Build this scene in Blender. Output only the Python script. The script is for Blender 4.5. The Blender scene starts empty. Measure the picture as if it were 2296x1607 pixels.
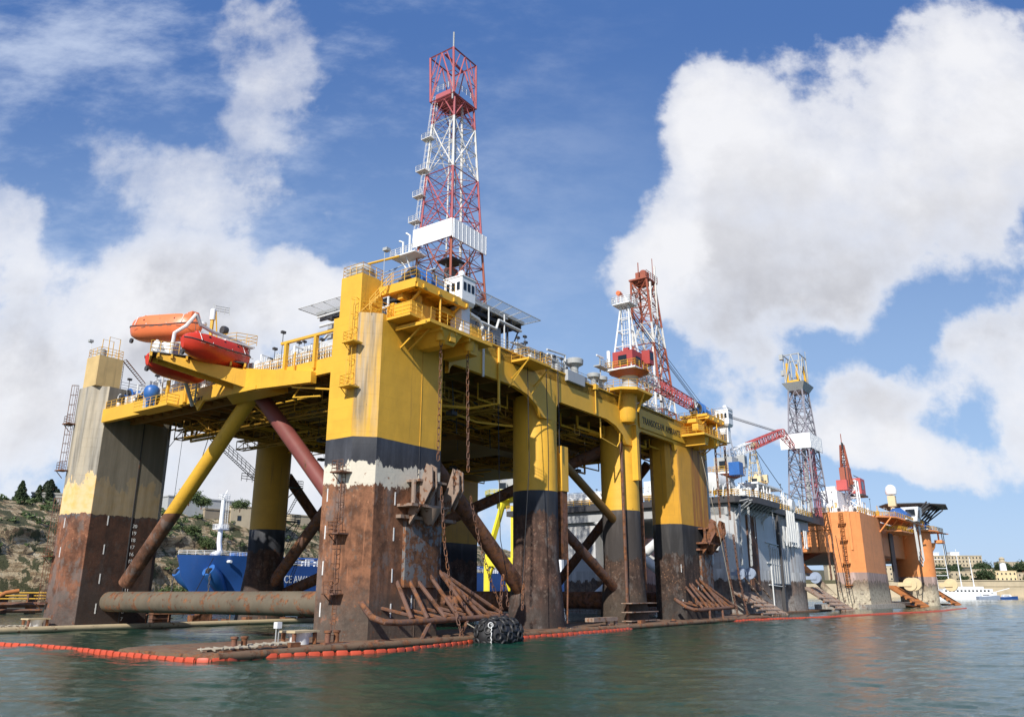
import bpy, math, random
from mathutils import Vector, Matrix, noise
random.seed(7)
S = bpy.context.scene
# ---------------------------------------------------------------- camera
PITCH = math.atan(526/1775)
cam = bpy.data.cameras.new('camera'); camo = bpy.data.objects.new('camera', cam)
S.collection.objects.link(camo); S.camera = camo
cam.sensor_width = 36; cam.lens = 36*1775/2296; cam.clip_end = 20000; cam.clip_start = .5
camo.location = (0, 0, 4.5); camo.rotation_euler = (math.pi/2+PITCH, 0, 0)
S.render.resolution_x = 1024; S.render.resolution_y = 716
# ---------------------------------------------------------------- sun, exposure
SUN_AZ = (-.352, -.936); SUN_EL = math.radians(35)      # towards the sun
sl = bpy.data.lights.new('sun', 'SUN'); sl.energy = 5; sl.angle = math.radians(.53); sl.color = (1, .95, .87)
so = bpy.data.objects.new('sun', sl); S.collection.objects.link(so)
sd = Vector((SUN_AZ[0]*math.cos(SUN_EL), SUN_AZ[1]*math.cos(SUN_EL), math.sin(SUN_EL)))
so.rotation_euler = sd.to_track_quat('Z', 'Y').to_euler()
S.view_settings.view_transform = 'Standard'; S.view_settings.look = 'None'
S.view_settings.exposure = .06; S.view_settings.gamma = 1
S.render.engine = 'CYCLES'
S.cycles.max_bounces = 6

# ---------------------------------------------------------------- node helper
class NT:
    def __init__(s, tree):
        s.t = tree; s.n = tree.nodes; s.l = tree.links
    def put(s, inp, v):
        if hasattr(v, 'is_output') or hasattr(v, 'is_linked'): s.l.new(v, inp)
        elif v is not None:
            if inp.type == 'RGBA' and len(v) == 3: v = (*v, 1)
            inp.default_value = v
    def node(s, typ, ins=None, **kw):
        n = s.n.new(typ)
        for k, v in kw.items(): setattr(n, k, v)
        for k, v in (ins or {}).items(): s.put(n.inputs[k], v)
        return n
    def math(s, op, a, b=None, c=None, clamp=False):
        n = s.n.new('ShaderNodeMath'); n.operation = op; n.use_clamp = clamp
        s.put(n.inputs[0], a)
        if b is not None: s.put(n.inputs[1], b)
        if c is not None: s.put(n.inputs[2], c)
        return n.outputs[0]
    def mix(s, f, a, b, blend='MIX'):
        n = s.n.new('ShaderNodeMix'); n.data_type = 'RGBA'; n.blend_type = blend
        s.put(n.inputs[0], f); s.put(n.inputs[6], a); s.put(n.inputs[7], b)
        return n.outputs[2]
    def noise(s, vec, scale, detail=4, rough=.55, out='Fac'):
        n = s.n.new('ShaderNodeTexNoise'); s.put(n.inputs['Vector'], vec)
        n.inputs['Scale'].default_value = scale; n.inputs['Detail'].default_value = detail
        n.inputs['Roughness'].default_value = rough
        return n.outputs[out]
    def ss(s, v, lo, hi, a=0., b=1.):
        n = s.n.new('ShaderNodeMapRange'); n.interpolation_type = 'SMOOTHSTEP'
        s.put(n.inputs[0], v); s.put(n.inputs[1], lo); s.put(n.inputs[2], hi)
        n.inputs[3].default_value = a; n.inputs[4].default_value = b
        return n.outputs[0]
    def mapv(s, vec, scale=(1, 1, 1), loc=(0, 0, 0), rot=(0, 0, 0)):
        n = s.n.new('ShaderNodeMapping'); s.put(n.inputs[0], vec)
        n.inputs[1].default_value = loc; n.inputs[2].default_value = rot; n.inputs[3].default_value = scale
        return n.outputs[0]

# ---------------------------------------------------------------- sky
W = bpy.data.worlds.new('World'); S.world = W; W.use_nodes = True
w = NT(W.node_tree); w.n.clear()
# cloud banks: (bearing tangent, height tangent, half width, half height, turn)
BANKS = [(0.50, 0.575, 0.28, 0.20, 0, 1.25), (0.676, 0.715, 0.20, 0.17, 0, 1), (0.30, 0.67, 0.085, 0.12, 0, 1), (0.214, 0.425, 0.115, 0.105, 0, 1.1), (0.35, 0.41, 0.17, 0.07, 0, 1), (0.76, 0.62, 0.2, 0.18, 0, 1.2), (0.276, 0.28, 0.085, 0.085, 0, .9), (0.64, 0.305, 0.20, 0.055, 24, 1.05), (0.445, 0.215, 0.08, 0.065, 0, 1.05), (0.521, 0.16, 0.10, 0.045, 0, 1), (0.66, 0.203, 0.055, 0.055, 0, .9), (0.337, 0.185, 0.08, 0.04, 0, .8),
 (-0.37, 0.80, 0.10, 0.12, 0, .66), (-.33, .68, .07, .09, 0, .5), (-0.41, 0.60, 0.10, 0.08, 0, .54), (-0.555, 0.60, 0.18, 0.06, -35, .56), (-0.43, 0.50, 0.13, 0.09, 0, .66), (-0.42, 0.375, 0.18, 0.085, 0, 1.1), (-0.275, 0.373, 0.07, 0.072, 0, .95), (-0.685, 0.43, 0.10, 0.13, 0, .9), (-0.72, 0.53, 0.06, 0.08, 0, .7), (-0.58, 0.27, 0.24, 0.08, 0, .75), (-0.331, 0.165, 0.22, 0.12, 0, 1.1), (-0.01, 0.106, 0.12, 0.05, 0, .8), (-.70, .15, .2, .12, 0, .8)]
g = bpy.data.node_groups.new('cloud_field', 'ShaderNodeTree')
g.interface.new_socket('Vector', in_out='INPUT', socket_type='NodeSocketVector')
g.interface.new_socket('Value', in_out='OUTPUT', socket_type='NodeSocketFloat')
G = NT(g); gi = g.nodes.new('NodeGroupInput'); go = g.nodes.new('NodeGroupOutput'); vin = gi.outputs[0]
w1 = G.node('ShaderNodeVectorMath', {0: G.noise(vin, 4, 6, .6, 'Color'), 1: (.5, .5, .5)}, operation='SUBTRACT').outputs[0]
w1 = G.node('ShaderNodeVectorMath', {0: w1, 3: .17}, operation='SCALE').outputs[0]
vw = G.node('ShaderNodeVectorMath', {0: vin, 1: w1}, operation='ADD').outputs[0]
acc = None
for (x, y, rx, ry, r, k) in BANKS:
    a = math.radians(r)
    m = G.node('ShaderNodeMapping', {0: vw}, vector_type='TEXTURE')
    m.inputs[1].default_value = (x, y, 0); m.inputs[2].default_value = (0, 0, a); m.inputs[3].default_value = (rx, ry, 1)
    ln = G.node('ShaderNodeVectorMath', {0: m.outputs[0]}, operation='LENGTH').outputs['Value']
    v = G.ss(ln, 0.25, 1.5, k, 0.)
    acc = v if acc is None else G.math('MAXIMUM', acc, v) if k > 1.15 else G.math('ADD', acc, v)
acc = G.math('MINIMUM', acc, 1.25)
nz = G.noise(vin, 5.0, 10, .575)
nb = G.noise(vin, 17, 8, .62)
f = G.math('ADD', acc, G.math('MULTIPLY_ADD', nz, 2.6, -1.3))
f = G.math('ADD', f, G.math('MULTIPLY_ADD', nb, .62, -.31))
g.links.new(f, go.inputs[0])
tc = w.node('ShaderNodeTexCoord').outputs['Generated']
sp = w.node('ShaderNodeSeparateXYZ', {0: tc})
ay = w.math('MAXIMUM', w.math('ABSOLUTE', sp.outputs[1]), .22)
p = w.math('DIVIDE', sp.outputs[0], ay); q = w.math('DIVIDE', w.math('ABSOLUTE', sp.outputs[2]), ay)
vec = w.node('ShaderNodeCombineXYZ', {0: p, 1: q, 2: 0.}).outputs[0]
def field(v):
    n = w.n.new('ShaderNodeGroup'); n.node_tree = g; w.put(n.inputs[0], v); return n.outputs[0]
d0 = field(vec)
d1 = field(w.node('ShaderNodeVectorMath', {0: vec, 1: (-.04, .13, 0)}, operation='ADD').outputs[0])
relief = w.math('SUBTRACT', w.noise(vec, 9, 7, .62), w.noise(w.mapv(vec, loc=(-.020, .022, 0)), 9, 7, .62))
alpha = w.ss(d0, .41, .86)
hard = w.ss(d0, .55, 1.5)
under = w.ss(d1, .35, 1.2)                 # how much cloud lies above: thick cloud shades its own base
shade = w.math('MULTIPLY', w.math('MULTIPLY', under, hard), w.math('MULTIPLY', w.ss(q, .68, .34, .10, .92), w.ss(q, .20, .33, .45, 1.)))
shade = w.math('ADD', shade, w.math('MULTIPLY', relief, .7), clamp=True)
ccol = w.mix(shade, (.87, .875, .91), (.52, .53, .58))
sky = w.node('ShaderNodeTexSky'); sky.sky_type = 'NISHITA'; sky.sun_disc = False
sky.sun_elevation = SUN_EL; sky.sun_rotation = math.atan2(SUN_AZ[0], SUN_AZ[1])
sky.air_density = 1.0; sky.dust_density = .6; sky.ozone_density = 2.5
skyc = w.mix(1., sky.outputs[0], (.092, .092, .092), 'MULTIPLY')
skyc = w.mix(.8, skyc, w.mix(w.ss(q, -.05, .85), (.42, .62, .93), (.080, .190, .50)))
# thin veil of high cirrus
vn = w.noise(w.mapv(vec, (1.6, 3.2, 1), rot=(0, 0, .5)), 2.0, 8, .62)
veil = w.math('MULTIPLY', w.ss(vn, .44, .72), w.ss(p, .35, -.5, .0, .62))
low = w.ss(q, .22, .0, 0., .16)
c1 = w.mix(w.math('MAXIMUM', veil, low), skyc, (.72, .80, .95))
wisp = w.math('SUBTRACT', 1., w.math('MULTIPLY', w.math('MULTIPLY', w.ss(p, -.1, -.3), w.ss(q, .40, .56)), w.math('MULTIPLY_ADD', w.noise(vec, 8, 8, .65), 1.5, -.35)), clamp=True)
alpha = w.math('MULTIPLY', alpha, wisp)
c2 = w.mix(w.math('MULTIPLY', alpha, w.math('MULTIPLY_ADD', hard, .25, .74)), c1, ccol)
bg = w.node('ShaderNodeBackground', {'Color': c2, 'Strength': 1.0})
wo = w.node('ShaderNodeOutputWorld', {0: bg.outputs[0]})
W.cycles.sampling_method = 'MANUAL'; W.cycles.sample_map_resolution = 512

# ---------------------------------------------------------------- materials
MAT = {}
def newmat(name):
    m = bpy.data.materials.new(name); m.use_nodes = True
    t = NT(m.node_tree); b = m.node_tree.nodes['Principled BSDF']; MAT[name] = m
    co = t.node('ShaderNodeTexCoord').outputs['Object']
    return m, t, b, co
def finish(t, b, col, rough, h=None, bump=.3, dist=.05, metal=0.):
    t.put(b.inputs['Base Color'], col); t.put(b.inputs['Roughness'], rough); t.put(b.inputs['Metallic'], metal)
    if h is not None:
        t.put(b.inputs['Normal'], t.node('ShaderNodeBump', {'Height': h, 'Strength': bump, 'Distance': dist}).outputs[0])
def rustcol(t, co, a=(.25, .10, .04), b_=(.075, .036, .022), sc=.9):
    n = t.noise(co, sc, 8, .7); n2 = t.noise(co, sc*6, 5, .7)
    c = t.mix(t.ss(n, .36, .62), b_, a)
    c = t.mix(t.ss(t.noise(co, sc*2.3, 9, .75), .55, .64), c, (.15, .105, .08))
    return t.mix(t.math('MULTIPLY', t.ss(n2, .54, .7), t.ss(t.noise(co, sc*.5, 4), .42, .62)), c, (.36, .19, .10))
def paint(name, col, rust=.15, dirt=.4, streak=.5, rough=.52, sc=.5, bump=.25):
    m, t, b, co = newmat(name)
    n = t.noise(co, sc, 6, .6)
    c = t.mix(t.math('MULTIPLY', t.ss(n, .35, .75), dirt), col, tuple(x*.62 for x in col))
    c = t.mix(t.math('MULTIPLY', t.noise(co, sc*5, 4, .6), .25*dirt+.03), c, tuple(min(1, x*1.2+.02) for x in col))
    st = t.noise(t.mapv(co, (1.4, 1.4, .07)), 1.1, 6, .65)
    c = t.mix(t.math('MULTIPLY', t.ss(st, .56, .74), streak*.55), c, (.17, .10, .05))
    r = t.noise(co, sc*2.2, 8, .72)
    rf = t.ss(t.math('ADD', r, t.math('MULTIPLY', st, .35)), .93-rust*.42, .99-rust*.42)
    c = t.mix(rf, c, rustcol(t, co, sc=1.5))
    finish(t, b, c, t.math('MULTIPLY_ADD', rf, .35, rough), t.math('ADD', t.math('MULTIPLY', rf, -.5), t.noise(co, 3, 4)), bump, .04)
    return m
paint('yellow paint', (.80, .44, .04), .12, .35, .55)
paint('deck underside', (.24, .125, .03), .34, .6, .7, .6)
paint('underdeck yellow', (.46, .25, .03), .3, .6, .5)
paint('yellow rail', (.74, .42, .04), .22, .3, .2)
paint('white paint', (.78, .79, .78), .05, .2, .25)
paint('pipe white', (.66, .67, .66), .12, .3, .3)
paint('white clean', (.85, .86, .86), .0, .12, .12)
paint('grey paint', (.42, .44, .46), .10, .35, .35)
paint('grey rig paint', (.45, .46, .46), .20, .5, .5)
paint('dark steel', (.06, .058, .06), .25, .5, .3, .55)
paint('red paint', (.40, .055, .05), .2, .35, .3)
paint('red brace paint', (.21, .058, .048), .34, .5, .5)
paint('mast pink', (.46, .12, .13), .25, .35, .3)
paint('mast rust', (.36, .10, .055), .30, .5, .4)
paint('mast white', (.72, .70, .66), .18, .35, .4)
paint('blue paint', (.035, .14, .42), .06, .35, .3, .4)
paint('hull blue', (.022, .085, .30), .05, .45, .3, .4, .15)
paint('hull red', (.28, .07, .06), .2, .4, .4)
paint('lifeboat red', (.62, .045, .02), .0, .3, .08, .30)
paint('lifeboat orange', (.85, .21, .075), .0, .3, .10, .35)
paint('rust heavy', (.21, .095, .06), .75, .6, .5, .8)
paint('rust tube', (.16, .085, .06), .65, .6, .3, .8)
paint('rust orange', (.42, .15, .04), .45, .5, .3, .8)
paint('weathered steel', (.30, .22, .17), .55, .6, .6, .7)
paint('pontoon top', (.19, .12, .07), .62, .8, .1, .85)
paint('pontoon cream', (.52, .42, .26), .38, .7, .1, .85)
paint('orange paint', (.82, .31, .10), .08, .35, .45)
paint('galvanised', (.42, .43, .42), .10, .3, .3, .45)
paint('derrick grey', (.30, .29, .33), .14, .4, .2)
paint('crane red', (.55, .10, .09), .06, .3, .2)
paint('gantry yellow', (.78, .66, .03), .03, .2, .1)
paint('boom float', (.60, .085, .035), .0, .4, .0, .5, 2)
paint('stone pale', (.50, .42, .29), .0, .6, .5, .9, .12)
paint('stone dark', (.34, .28, .20), .0, .7, .5, .9, .2)
paint('cream paint', (.70, .57, .34), .10, .4, .5)
paint('cable black', (.02, .02, .022), .0, .3, 0, .6)
paint('rubber', (.022, .022, .024), .0, .6, 0, .55, 2)
paint('rope', (.36, .32, .25), .0, .4, 0, .9)
paint('letter black', (.015, .015, .015), .0, .3, 0)
paint('letter white', (.78, .78, .76), .0, .3, 0)
paint('lifebuoy orange', (.8, .25, .05), 0, .2, 0)
def glass():
    m, t, b, co = newmat('window glass'); finish(t, b, (.018, .024, .03), .08)
glass()
def mesh_net():
    m, t, b, co = newmat('net wire')
    finish(t, b, (.30, .32, .36), .5)
    wv = t.node('ShaderNodeTexChecker', {'Vector': co, 'Scale': 4.}).outputs[1]
    b.inputs['Alpha'].default_value = 1
    tr = t.node('ShaderNodeBsdfTransparent'); mx = t.node('ShaderNodeMixShader', {0: .30, 1: tr.outputs[0], 2: b.outputs[0]})
    out = t.n['Material Output']; t.l.new(mx.outputs[0], out.inputs[0])
mesh_net()
def hull_mat(name, top, z_top, band, z_band, z_rust, rust=(.20, .088, .052), low=(.075, .062, .05), z_low=5.5, primer=None, rag=1.6, streak=.5, stain=None, dark=0.):
    """paint above the load line, dark band, ragged primer, bare rust, weed-stained foot"""
    m, t, b, co = newmat(name)
    s = t.node('ShaderNodeSeparateXYZ', {0: co}); z = s.outputs[2]
    edge = t.noise(t.mapv(co, (1, 1, .55)), .75, 9, .72)
    zr = t.math('ADD', z, t.math('MULTIPLY_ADD', edge, rag*2.6, -rag*1.3))
    zf = t.math('ADD', z, t.math('MULTIPLY_ADD', edge, .1, -.05))
    # rust
    rc = rustcol(t, co, rust, tuple(x*.34 for x in rust), .55)
    rs = t.noise(t.mapv(co, (1.1, 1.1, .09)), 1.3, 8, .7); rc = t.mix(t.math('MULTIPLY', t.ss(rs, .50, .64), .7), rc, tuple(x*.35 for x in rust)); rc = t.mix(t.math('MULTIPLY', t.ss(rs, .42, .34), .5), rc, tuple(min(1, x*1.7) for x in rust))
    fl = t.ss(t.noise(co, 1.9, 10, .78), .585, .61); msk = t.ss(t.noise(co, .28, 5, .6), .44, .60); rc = t.mix(t.math('MULTIPLY', t.math('MULTIPLY', fl, msk), .75), rc, tuple(x*1.7+.015 for x in rust))
    grey = t.ss(t.noise(t.mapv(co, (1, 1, .5)), .35, 8, .7), .52, .60)
    rc = t.mix(t.math('MULTIPLY', grey, .55), rc, (.17, .155, .145))
    lf = t.ss(t.math('ADD', z, t.math('MULTIPLY', edge, 4.)), z_low+4.5, z_low)
    lc = t.mix(t.ss(t.noise(co, 1.6, 8, .7), .4, .7), low, tuple(x*1.6 for x in low))
    lc = t.mix(t.ss(t.noise(co, 2.6, 9, .78), .58, .66), lc, tuple(x*2.6 for x in low)); lc = t.mix(t.ss(t.noise(co, .9, 9, .75), .54, .60), lc, rc)
    c = t.mix(t.math('MULTIPLY', lf, .85), rc, lc)
    if primer:
        pf = t.ss(zr, z_rust, z_rust+.06)
        c = t.mix(pf, c, t.mix(t.ss(t.noise(co, 1.3, 8, .7), .58, .66), primer, rust))
        zb = z_band
    else: zb = z_rust
    bc = t.mix(t.ss(t.noise(t.mapv(co, (1, 1, .15)), 1., 6), .4, .8), band, tuple(x*1.9+.01 for x in band))
    c = t.mix(t.ss(zr, zb, zb+.08), c, bc)
    n = t.noise(co, .3, 6, .6)
    tcx = t.mix(t.math('MULTIPLY', t.ss(n, .40, .62), .34), top, tuple(x*.70 for x in top))
    st = t.noise(t.mapv(co, (1.5, 1.5, .05)), 1., 7, .65)
    tcx = t.mix(t.math('MULTIPLY', t.ss(st, .56, .70), streak), tcx, (.20, .095, .035))
    seam = t.node('ShaderNodeTexBrick', {'Vector': t.mapv(co, (1, 1, 1), rot=(math.pi/2, 0, 0)), 'Scale': .22, 'Mortar Size': .0035, 'Color1': (0, 0, 0, 1), 'Color2': (0, 0, 0, 1), 'Mortar': (1, 1, 1, 1)}).outputs[0]
    tcx = t.mix(t.math('MULTIPLY', seam, .13), tcx, (.3, .17, .04))
    spots = t.ss(t.math('ADD', t.noise(t.mapv(co, (1, 1, .45)), 1.8, 9, .75), t.math('MULTIPLY', t.ss(z, 25., z_top, 0., .07), 1.)), .70, .735)
    tcx = t.mix(spots, tcx, (.15, .06, .025))
    if stain:                                   # long grey-white wash down the face (x0,x1,y0,y1 in rig metres)
        x0, x1, y0, y1, scol, amt, zlo = stain
        mk = t.math('MULTIPLY', t.math('MULTIPLY', t.ss(s.outputs[0], x0-.15, x0+.1), t.ss(s.outputs[0], x1+.1, x1-.15)), t.math('MULTIPLY', t.ss(s.outputs[1], y0-.15, y0+.1), t.ss(s.outputs[1], y1+.1, y1-.15)))
        sn = t.noise(t.mapv(co, (1.2, 1.2, .07)), .9, 7, .6)
        mk = t.math('MULTIPLY', mk, t.math('MULTIPLY', t.ss(sn, .30, .62), t.ss(t.math('ADD', z, t.math('MULTIPLY', edge, 8.)), zlo+1., zlo+8.)))
        sc2 = t.mix(t.ss(t.noise(t.mapv(co, (1.6, 1.6, .1)), 1.3, 6), .4, .62), scol, tuple(x*.35 for x in scol))
        tcx = t.mix(t.math('MULTIPLY', mk, amt), tcx, sc2)
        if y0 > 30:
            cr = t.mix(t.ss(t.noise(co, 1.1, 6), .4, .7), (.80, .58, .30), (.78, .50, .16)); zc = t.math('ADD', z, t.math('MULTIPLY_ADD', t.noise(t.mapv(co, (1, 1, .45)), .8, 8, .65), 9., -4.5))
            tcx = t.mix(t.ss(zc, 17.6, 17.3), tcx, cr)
            tcx = t.mix(t.math('MULTIPLY', t.ss(s.outputs[0], .02, .1), .8), tcx, t.mix(t.ss(sn, .35, .65), (.115, .105, .08), (.23, .20, .15)))  # left column inner face: streaky grime, with the face's shade also in the colour
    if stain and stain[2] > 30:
        c = t.mix(t.math('MULTIPLY', t.ss(s.outputs[0], .02, .1), .72), c, (.032, .02, .016))  # rust on that inner face darkened too, dirt and shade painted together
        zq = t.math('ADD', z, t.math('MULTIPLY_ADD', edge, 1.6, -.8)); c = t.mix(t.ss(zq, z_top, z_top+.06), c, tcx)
    else: c = t.mix(t.ss(zf, z_top, z_top+.05), c, tcx)
    h = t.math('ADD', t.math('MULTIPLY', t.noise(co, 2.5, 8, .7), t.ss(z, z_top, z_top-1, .12, 1.)), t.math('ADD', t.math('MULTIPLY', seam, -.3), t.math('MULTIPLY', t.noise(t.mapv(co, (1, 1, .6)), .55, 3, .5), 1.6)))
    finish(t, b, c, t.ss(z, z_top-2, z_top, .88, .58), h, .5, .06)
    return m
YEL = (.80, .44, .04)
hull_mat('near column paint', YEL, 17.7, (.035, .037, .045), 15.3, 13.6, primer=(.70, .64, .52), rust=(.29, .125, .062), stain=(-1.7, .05, -.05, 1.7, (.42, .41, .38), .85, 18.), z_low=4.2)
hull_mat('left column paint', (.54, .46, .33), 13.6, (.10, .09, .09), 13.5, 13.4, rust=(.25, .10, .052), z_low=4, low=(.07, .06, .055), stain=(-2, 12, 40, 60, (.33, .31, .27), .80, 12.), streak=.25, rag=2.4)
hull_mat('middle column paint', YEL, 15.9, (.022, .025, .033), 13.2, 13.2, rust=(.105, .055, .038), z_low=3.5, low=(.04, .031, .026), streak=.6)
hull_mat('third column paint', YEL, 15.4, (.045, .038, .035), 9, 9, rust=(.075, .042, .028), low=(.05, .038, .027), z_low=4.5, streak=.75)
hull_mat('far column paint', (.70, .35, .028), 14.6, (.03, .028, .028), 10, 10, rust=(.06, .034, .024), low=(.035, .03, .027), streak=1., z_low=3.5, stain=(70.5, 78.4, -.3, 5.2, (.36, .105, .018), .85, 12.5))
hull_mat('rear column paint', (.62, .33, .03), 13.6, (.022, .024, .03), 10.5, 10.5, rust=(.10, .048, .03), z_low=5, low=(.05, .04, .035), streak=.8)
hull_mat('brace paint', (.76, .43, .04), 13.2, (.15, .07, .04), 12.6, 12.6, rust=(.22, .095, .05), z_low=3, streak=.3)
hull_mat('grey column paint', (.58, .585, .58), 9., (.46, .45, .43), 7, 7, rust=(.24, .17, .13), low=(.28, .26, .23), z_low=3.5, streak=.75)
hull_mat('orange column paint', (.82, .31, .10), 10., (.33, .235, .20), 7.5, 7.5, rust=(.27, .19, .13), low=(.46, .40, .29), z_low=5.5, rag=3., streak=.4)

# ---------------------------------------------------------------- mesh builder
LINK = S.collection.objects.link
class MB:
    def __init__(s): s.v = []; s.f = []
    def add(s, vs, fs):
        o = len(s.v); s.v += [tuple(x) for x in vs]; s.f += [tuple(i+o for i in f) for f in fs]
    def box(s, x0, x1, y0, y1, z0, z1):
        s.add([(x0, y0, z0), (x1, y0, z0), (x1, y1, z0), (x0, y1, z0), (x0, y0, z1), (x1, y0, z1), (x1, y1, z1), (x0, y1, z1)],
              [(0, 3, 2, 1), (4, 5, 6, 7), (0, 1, 5, 4), (1, 2, 6, 5), (2, 3, 7, 6), (3, 0, 4, 7)])
    def bar(s, p, q, r, n=5, r2=None):
        p = Vector(p); q = Vector(q); d = q-p
        if d.length < 1e-5: return
        z = d.normalized(); x = z.orthogonal().normalized(); y = z.cross(x); r2 = r if r2 is None else r2
        vs = []
        for c, rr in ((p, r), (q, r2)):
            for i in range(n):
                a = 2*math.pi*(i+.5)/n; vs.append(c+x*math.cos(a)*rr+y*math.sin(a)*rr)
        s.add(vs, [(i, (i+1) % n, n+(i+1) % n, n+i) for i in range(n)]+[tuple(range(n-1, -1, -1)), tuple(range(n, 2*n))])
    def tube(s, pts, r, n=6, radii=None):
        pts = [Vector(p) for p in pts]; m = len(pts); vs = []; x = None
        for i, p in enumerate(pts):
            d = (pts[min(i+1, m-1)]-pts[max(i-1, 0)]).normalized()
            if x is None: x = d.orthogonal().normalized()
            x = (x-d*x.dot(d)).normalized(); y = d.cross(x); rr = radii[i] if radii else r
            for k in range(n):
                a = 2*math.pi*k/n; vs.append(p+x*math.cos(a)*rr+y*math.sin(a)*rr)
        fs = [(i*n+k, i*n+(k+1) % n, (i+1)*n+(k+1) % n, (i+1)*n+k) for i in range(m-1) for k in range(n)]
        s.add(vs, fs+[tuple(range(n-1, -1, -1)), tuple(range((m-1)*n, m*n))])
    def prism(s, poly, z0, z1, top=None):
        n = len(poly); top = top or poly
        s.add([(x, y, z0) for x, y in poly]+[(x, y, z1) for x, y in top],
              [(i, (i+1) % n, n+(i+1) % n, n+i) for i in range(n)]+[tuple(range(n-1, -1, -1)), tuple(range(n, 2*n))])
    def loft(s, rings, cap=True):
        n = len(rings[0]); vs = [v for r in rings for v in r]; m = len(rings)
        fs = [(i*n+k, i*n+(k+1) % n, (i+1)*n+(k+1) % n, (i+1)*n+k) for i in range(m-1) for k in range(n)]
        if cap: fs += [tuple(range(n-1, -1, -1)), tuple(range((m-1)*n, m*n))]
        s.add(vs, fs)
    def lathe(s, c, prof, n=14, axis='z'):
        rings = []
        for r, h in prof:
            ring = []
            for k in range(n):
                a = 2*math.pi*k/n; u, v = r*math.cos(a), r*math.sin(a)
                ring.append((c[0]+u, c[1]+v, c[2]+h) if axis == 'z' else (c[0]+h, c[1]+u, c[2]+v) if axis == 'x' else (c[0]+v, c[1]+h, c[2]+u))
            rings.append(ring)
        s.loft(rings)
    def rail(s, pts, h=1.1, step=1.6, r=.035, closed=False, rows=3):
        pts = [Vector(p) for p in pts]
        if closed: pts.append(pts[0])
        for a, b in zip(pts, pts[1:]):
            n = max(1, int((b-a).length/step+.5))
            for i in range(n+1):
                p = a.lerp(b, i/n); s.bar(p, p+Vector((0, 0, h)), r, 4)
            for k in range(rows):
                z = Vector((0, 0, h*(k+1)/rows)); s.bar(a+z, b+z, r, 4)
    def ladder(s, p, q, wdir, w_=.45, step=.35, r=.03, cage=True, out=(0, 0, 0)):
        p = Vector(p); q = Vector(q); wd = Vector(wdir)*w_/2; o = Vector(out)
        s.bar(p-wd, q-wd, r, 4); s.bar(p+wd, q+wd, r, 4)
        n = int((q-p).length/step)
        for i in range(n+1):
            c = p.lerp(q, i/max(n, 1)); s.bar(c-wd, c+wd, r*.7, 4)
        if cage:
            for k in (-1, 0, 1):
                s.bar(p+o+wd*k*1.4-(o*.25 if k else o*0), q+o+wd*k*1.4-(o*.25 if k else o*0), r*.7, 4)
            n = int((q-p).length/1.1)
            for i in range(n+1):
                c = p.lerp(q, i/max(n, 1)); s.tube([c-wd, c-wd*1.5+o*.6, c+o, c+wd*1.5+o*.6, c+wd], r*.8, 4)
    def lattice(s, p, q, w0, w1, r=.06, nb=8, up=(0, 0, 1), h0=None, h1=None):
        """square truss boom from p to q"""
        p = Vector(p); q = Vector(q); d = (q-p).normalized(); sx = d.cross(Vector(up)).normalized(); sy = sx.cross(d)
        h0 = h0 or w0; h1 = h1 or w1
        def ring(t):
            a = (w0+(w1-w0)*t)/2; b = (h0+(h1-h0)*t)/2; c = p.lerp(q, t)
            return [c-sx*a-sy*b, c+sx*a-sy*b, c+sx*a+sy*b, c-sx*a+sy*b]
        R = [ring(i/nb) for i in range(nb+1)]
        for i in range(nb):
            for k in range(4):
                s.bar(R[i][k], R[i+1][k], r, 4)
                s.bar(R[i][k], R[i][(k+1) % 4], r*.6, 4)
                a, b = (k, (k+1) % 4) if i % 2 else ((k+1) % 4, k)
                s.bar(R[i][a], R[i+1][b], r*.6, 4)
        for k in range(4): s.bar(R[nb][k], R[nb][(k+1) % 4], r*.6, 4)
    def chain(s, pts, pitch=.55, r=.055, wd=.17):
        pts = [Vector(p) for p in pts]; L = [0]
        for a, b in zip(pts, pts[1:]): L.append(L[-1]+(b-a).length)
        n = int(L[-1]/pitch); k = 0
        for i in range(n):
            t = (i+.5)*pitch
            while L[k+1] < t: k += 1
            a, b = pts[k], pts[k+1]; c = a.lerp(b, (t-L[k])/(L[k+1]-L[k])); d = (b-a).normalized()
            x = d.cross(Vector((.3, .9, .1))).normalized(); y = d.cross(x)
            u = x if i % 2 else y; h = pitch*.62
            loop = [c+d*(h-wd)+u*wd, c+d*h, c+d*(h-wd)-u*wd, c-d*(h-wd)-u*wd, c-d*h, c-d*(h-wd)+u*wd]
            for j in range(6): s.bar(loop[j], loop[(j+1) % 6], r, 4)
    def build(s, name, mat, parent=None, base=None, label=None, smooth=True):
        me = bpy.data.meshes.new(name); b = base or (0, 0, 0)
        me.from_pydata([(x-b[0], y-b[1], z-b[2]) for x, y, z in s.v], [], s.f)
        me.validate(); me.update()
        import bmesh
        bm = bmesh.new(); bm.from_mesh(me); bmesh.ops.recalc_face_normals(bm, faces=bm.faces); bm.to_mesh(me); bm.free()
        if smooth:
            me.polygons.foreach_set('use_smooth', [True]*len(me.polygons)); me.set_sharp_from_angle(angle=math.radians(38))
        me.materials.append(MAT[mat]); o = bpy.data.objects.new(name, me); LINK(o)
        if parent is not None: o.parent = parent
        if label: o['label'] = label
        return o
def tag(o, label, cat, group=None, kind=None):
    if label: o['label'] = label
    if cat: o['category'] = cat
    if group: o['group'] = group
    if kind: o['kind'] = kind
    return o
ORG = Vector((-11.91, 68.997, 0)); ANG = math.radians(54.9)
FR = Matrix.Translation(ORG) @ Matrix.Rotation(ANG, 4, 'Z')     # rig frame: x along the pontoon, y across to the far pontoon
ID = Matrix.Identity(4)
def wp(b, a, z=0): return FR @ Vector((b, a, z))
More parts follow.
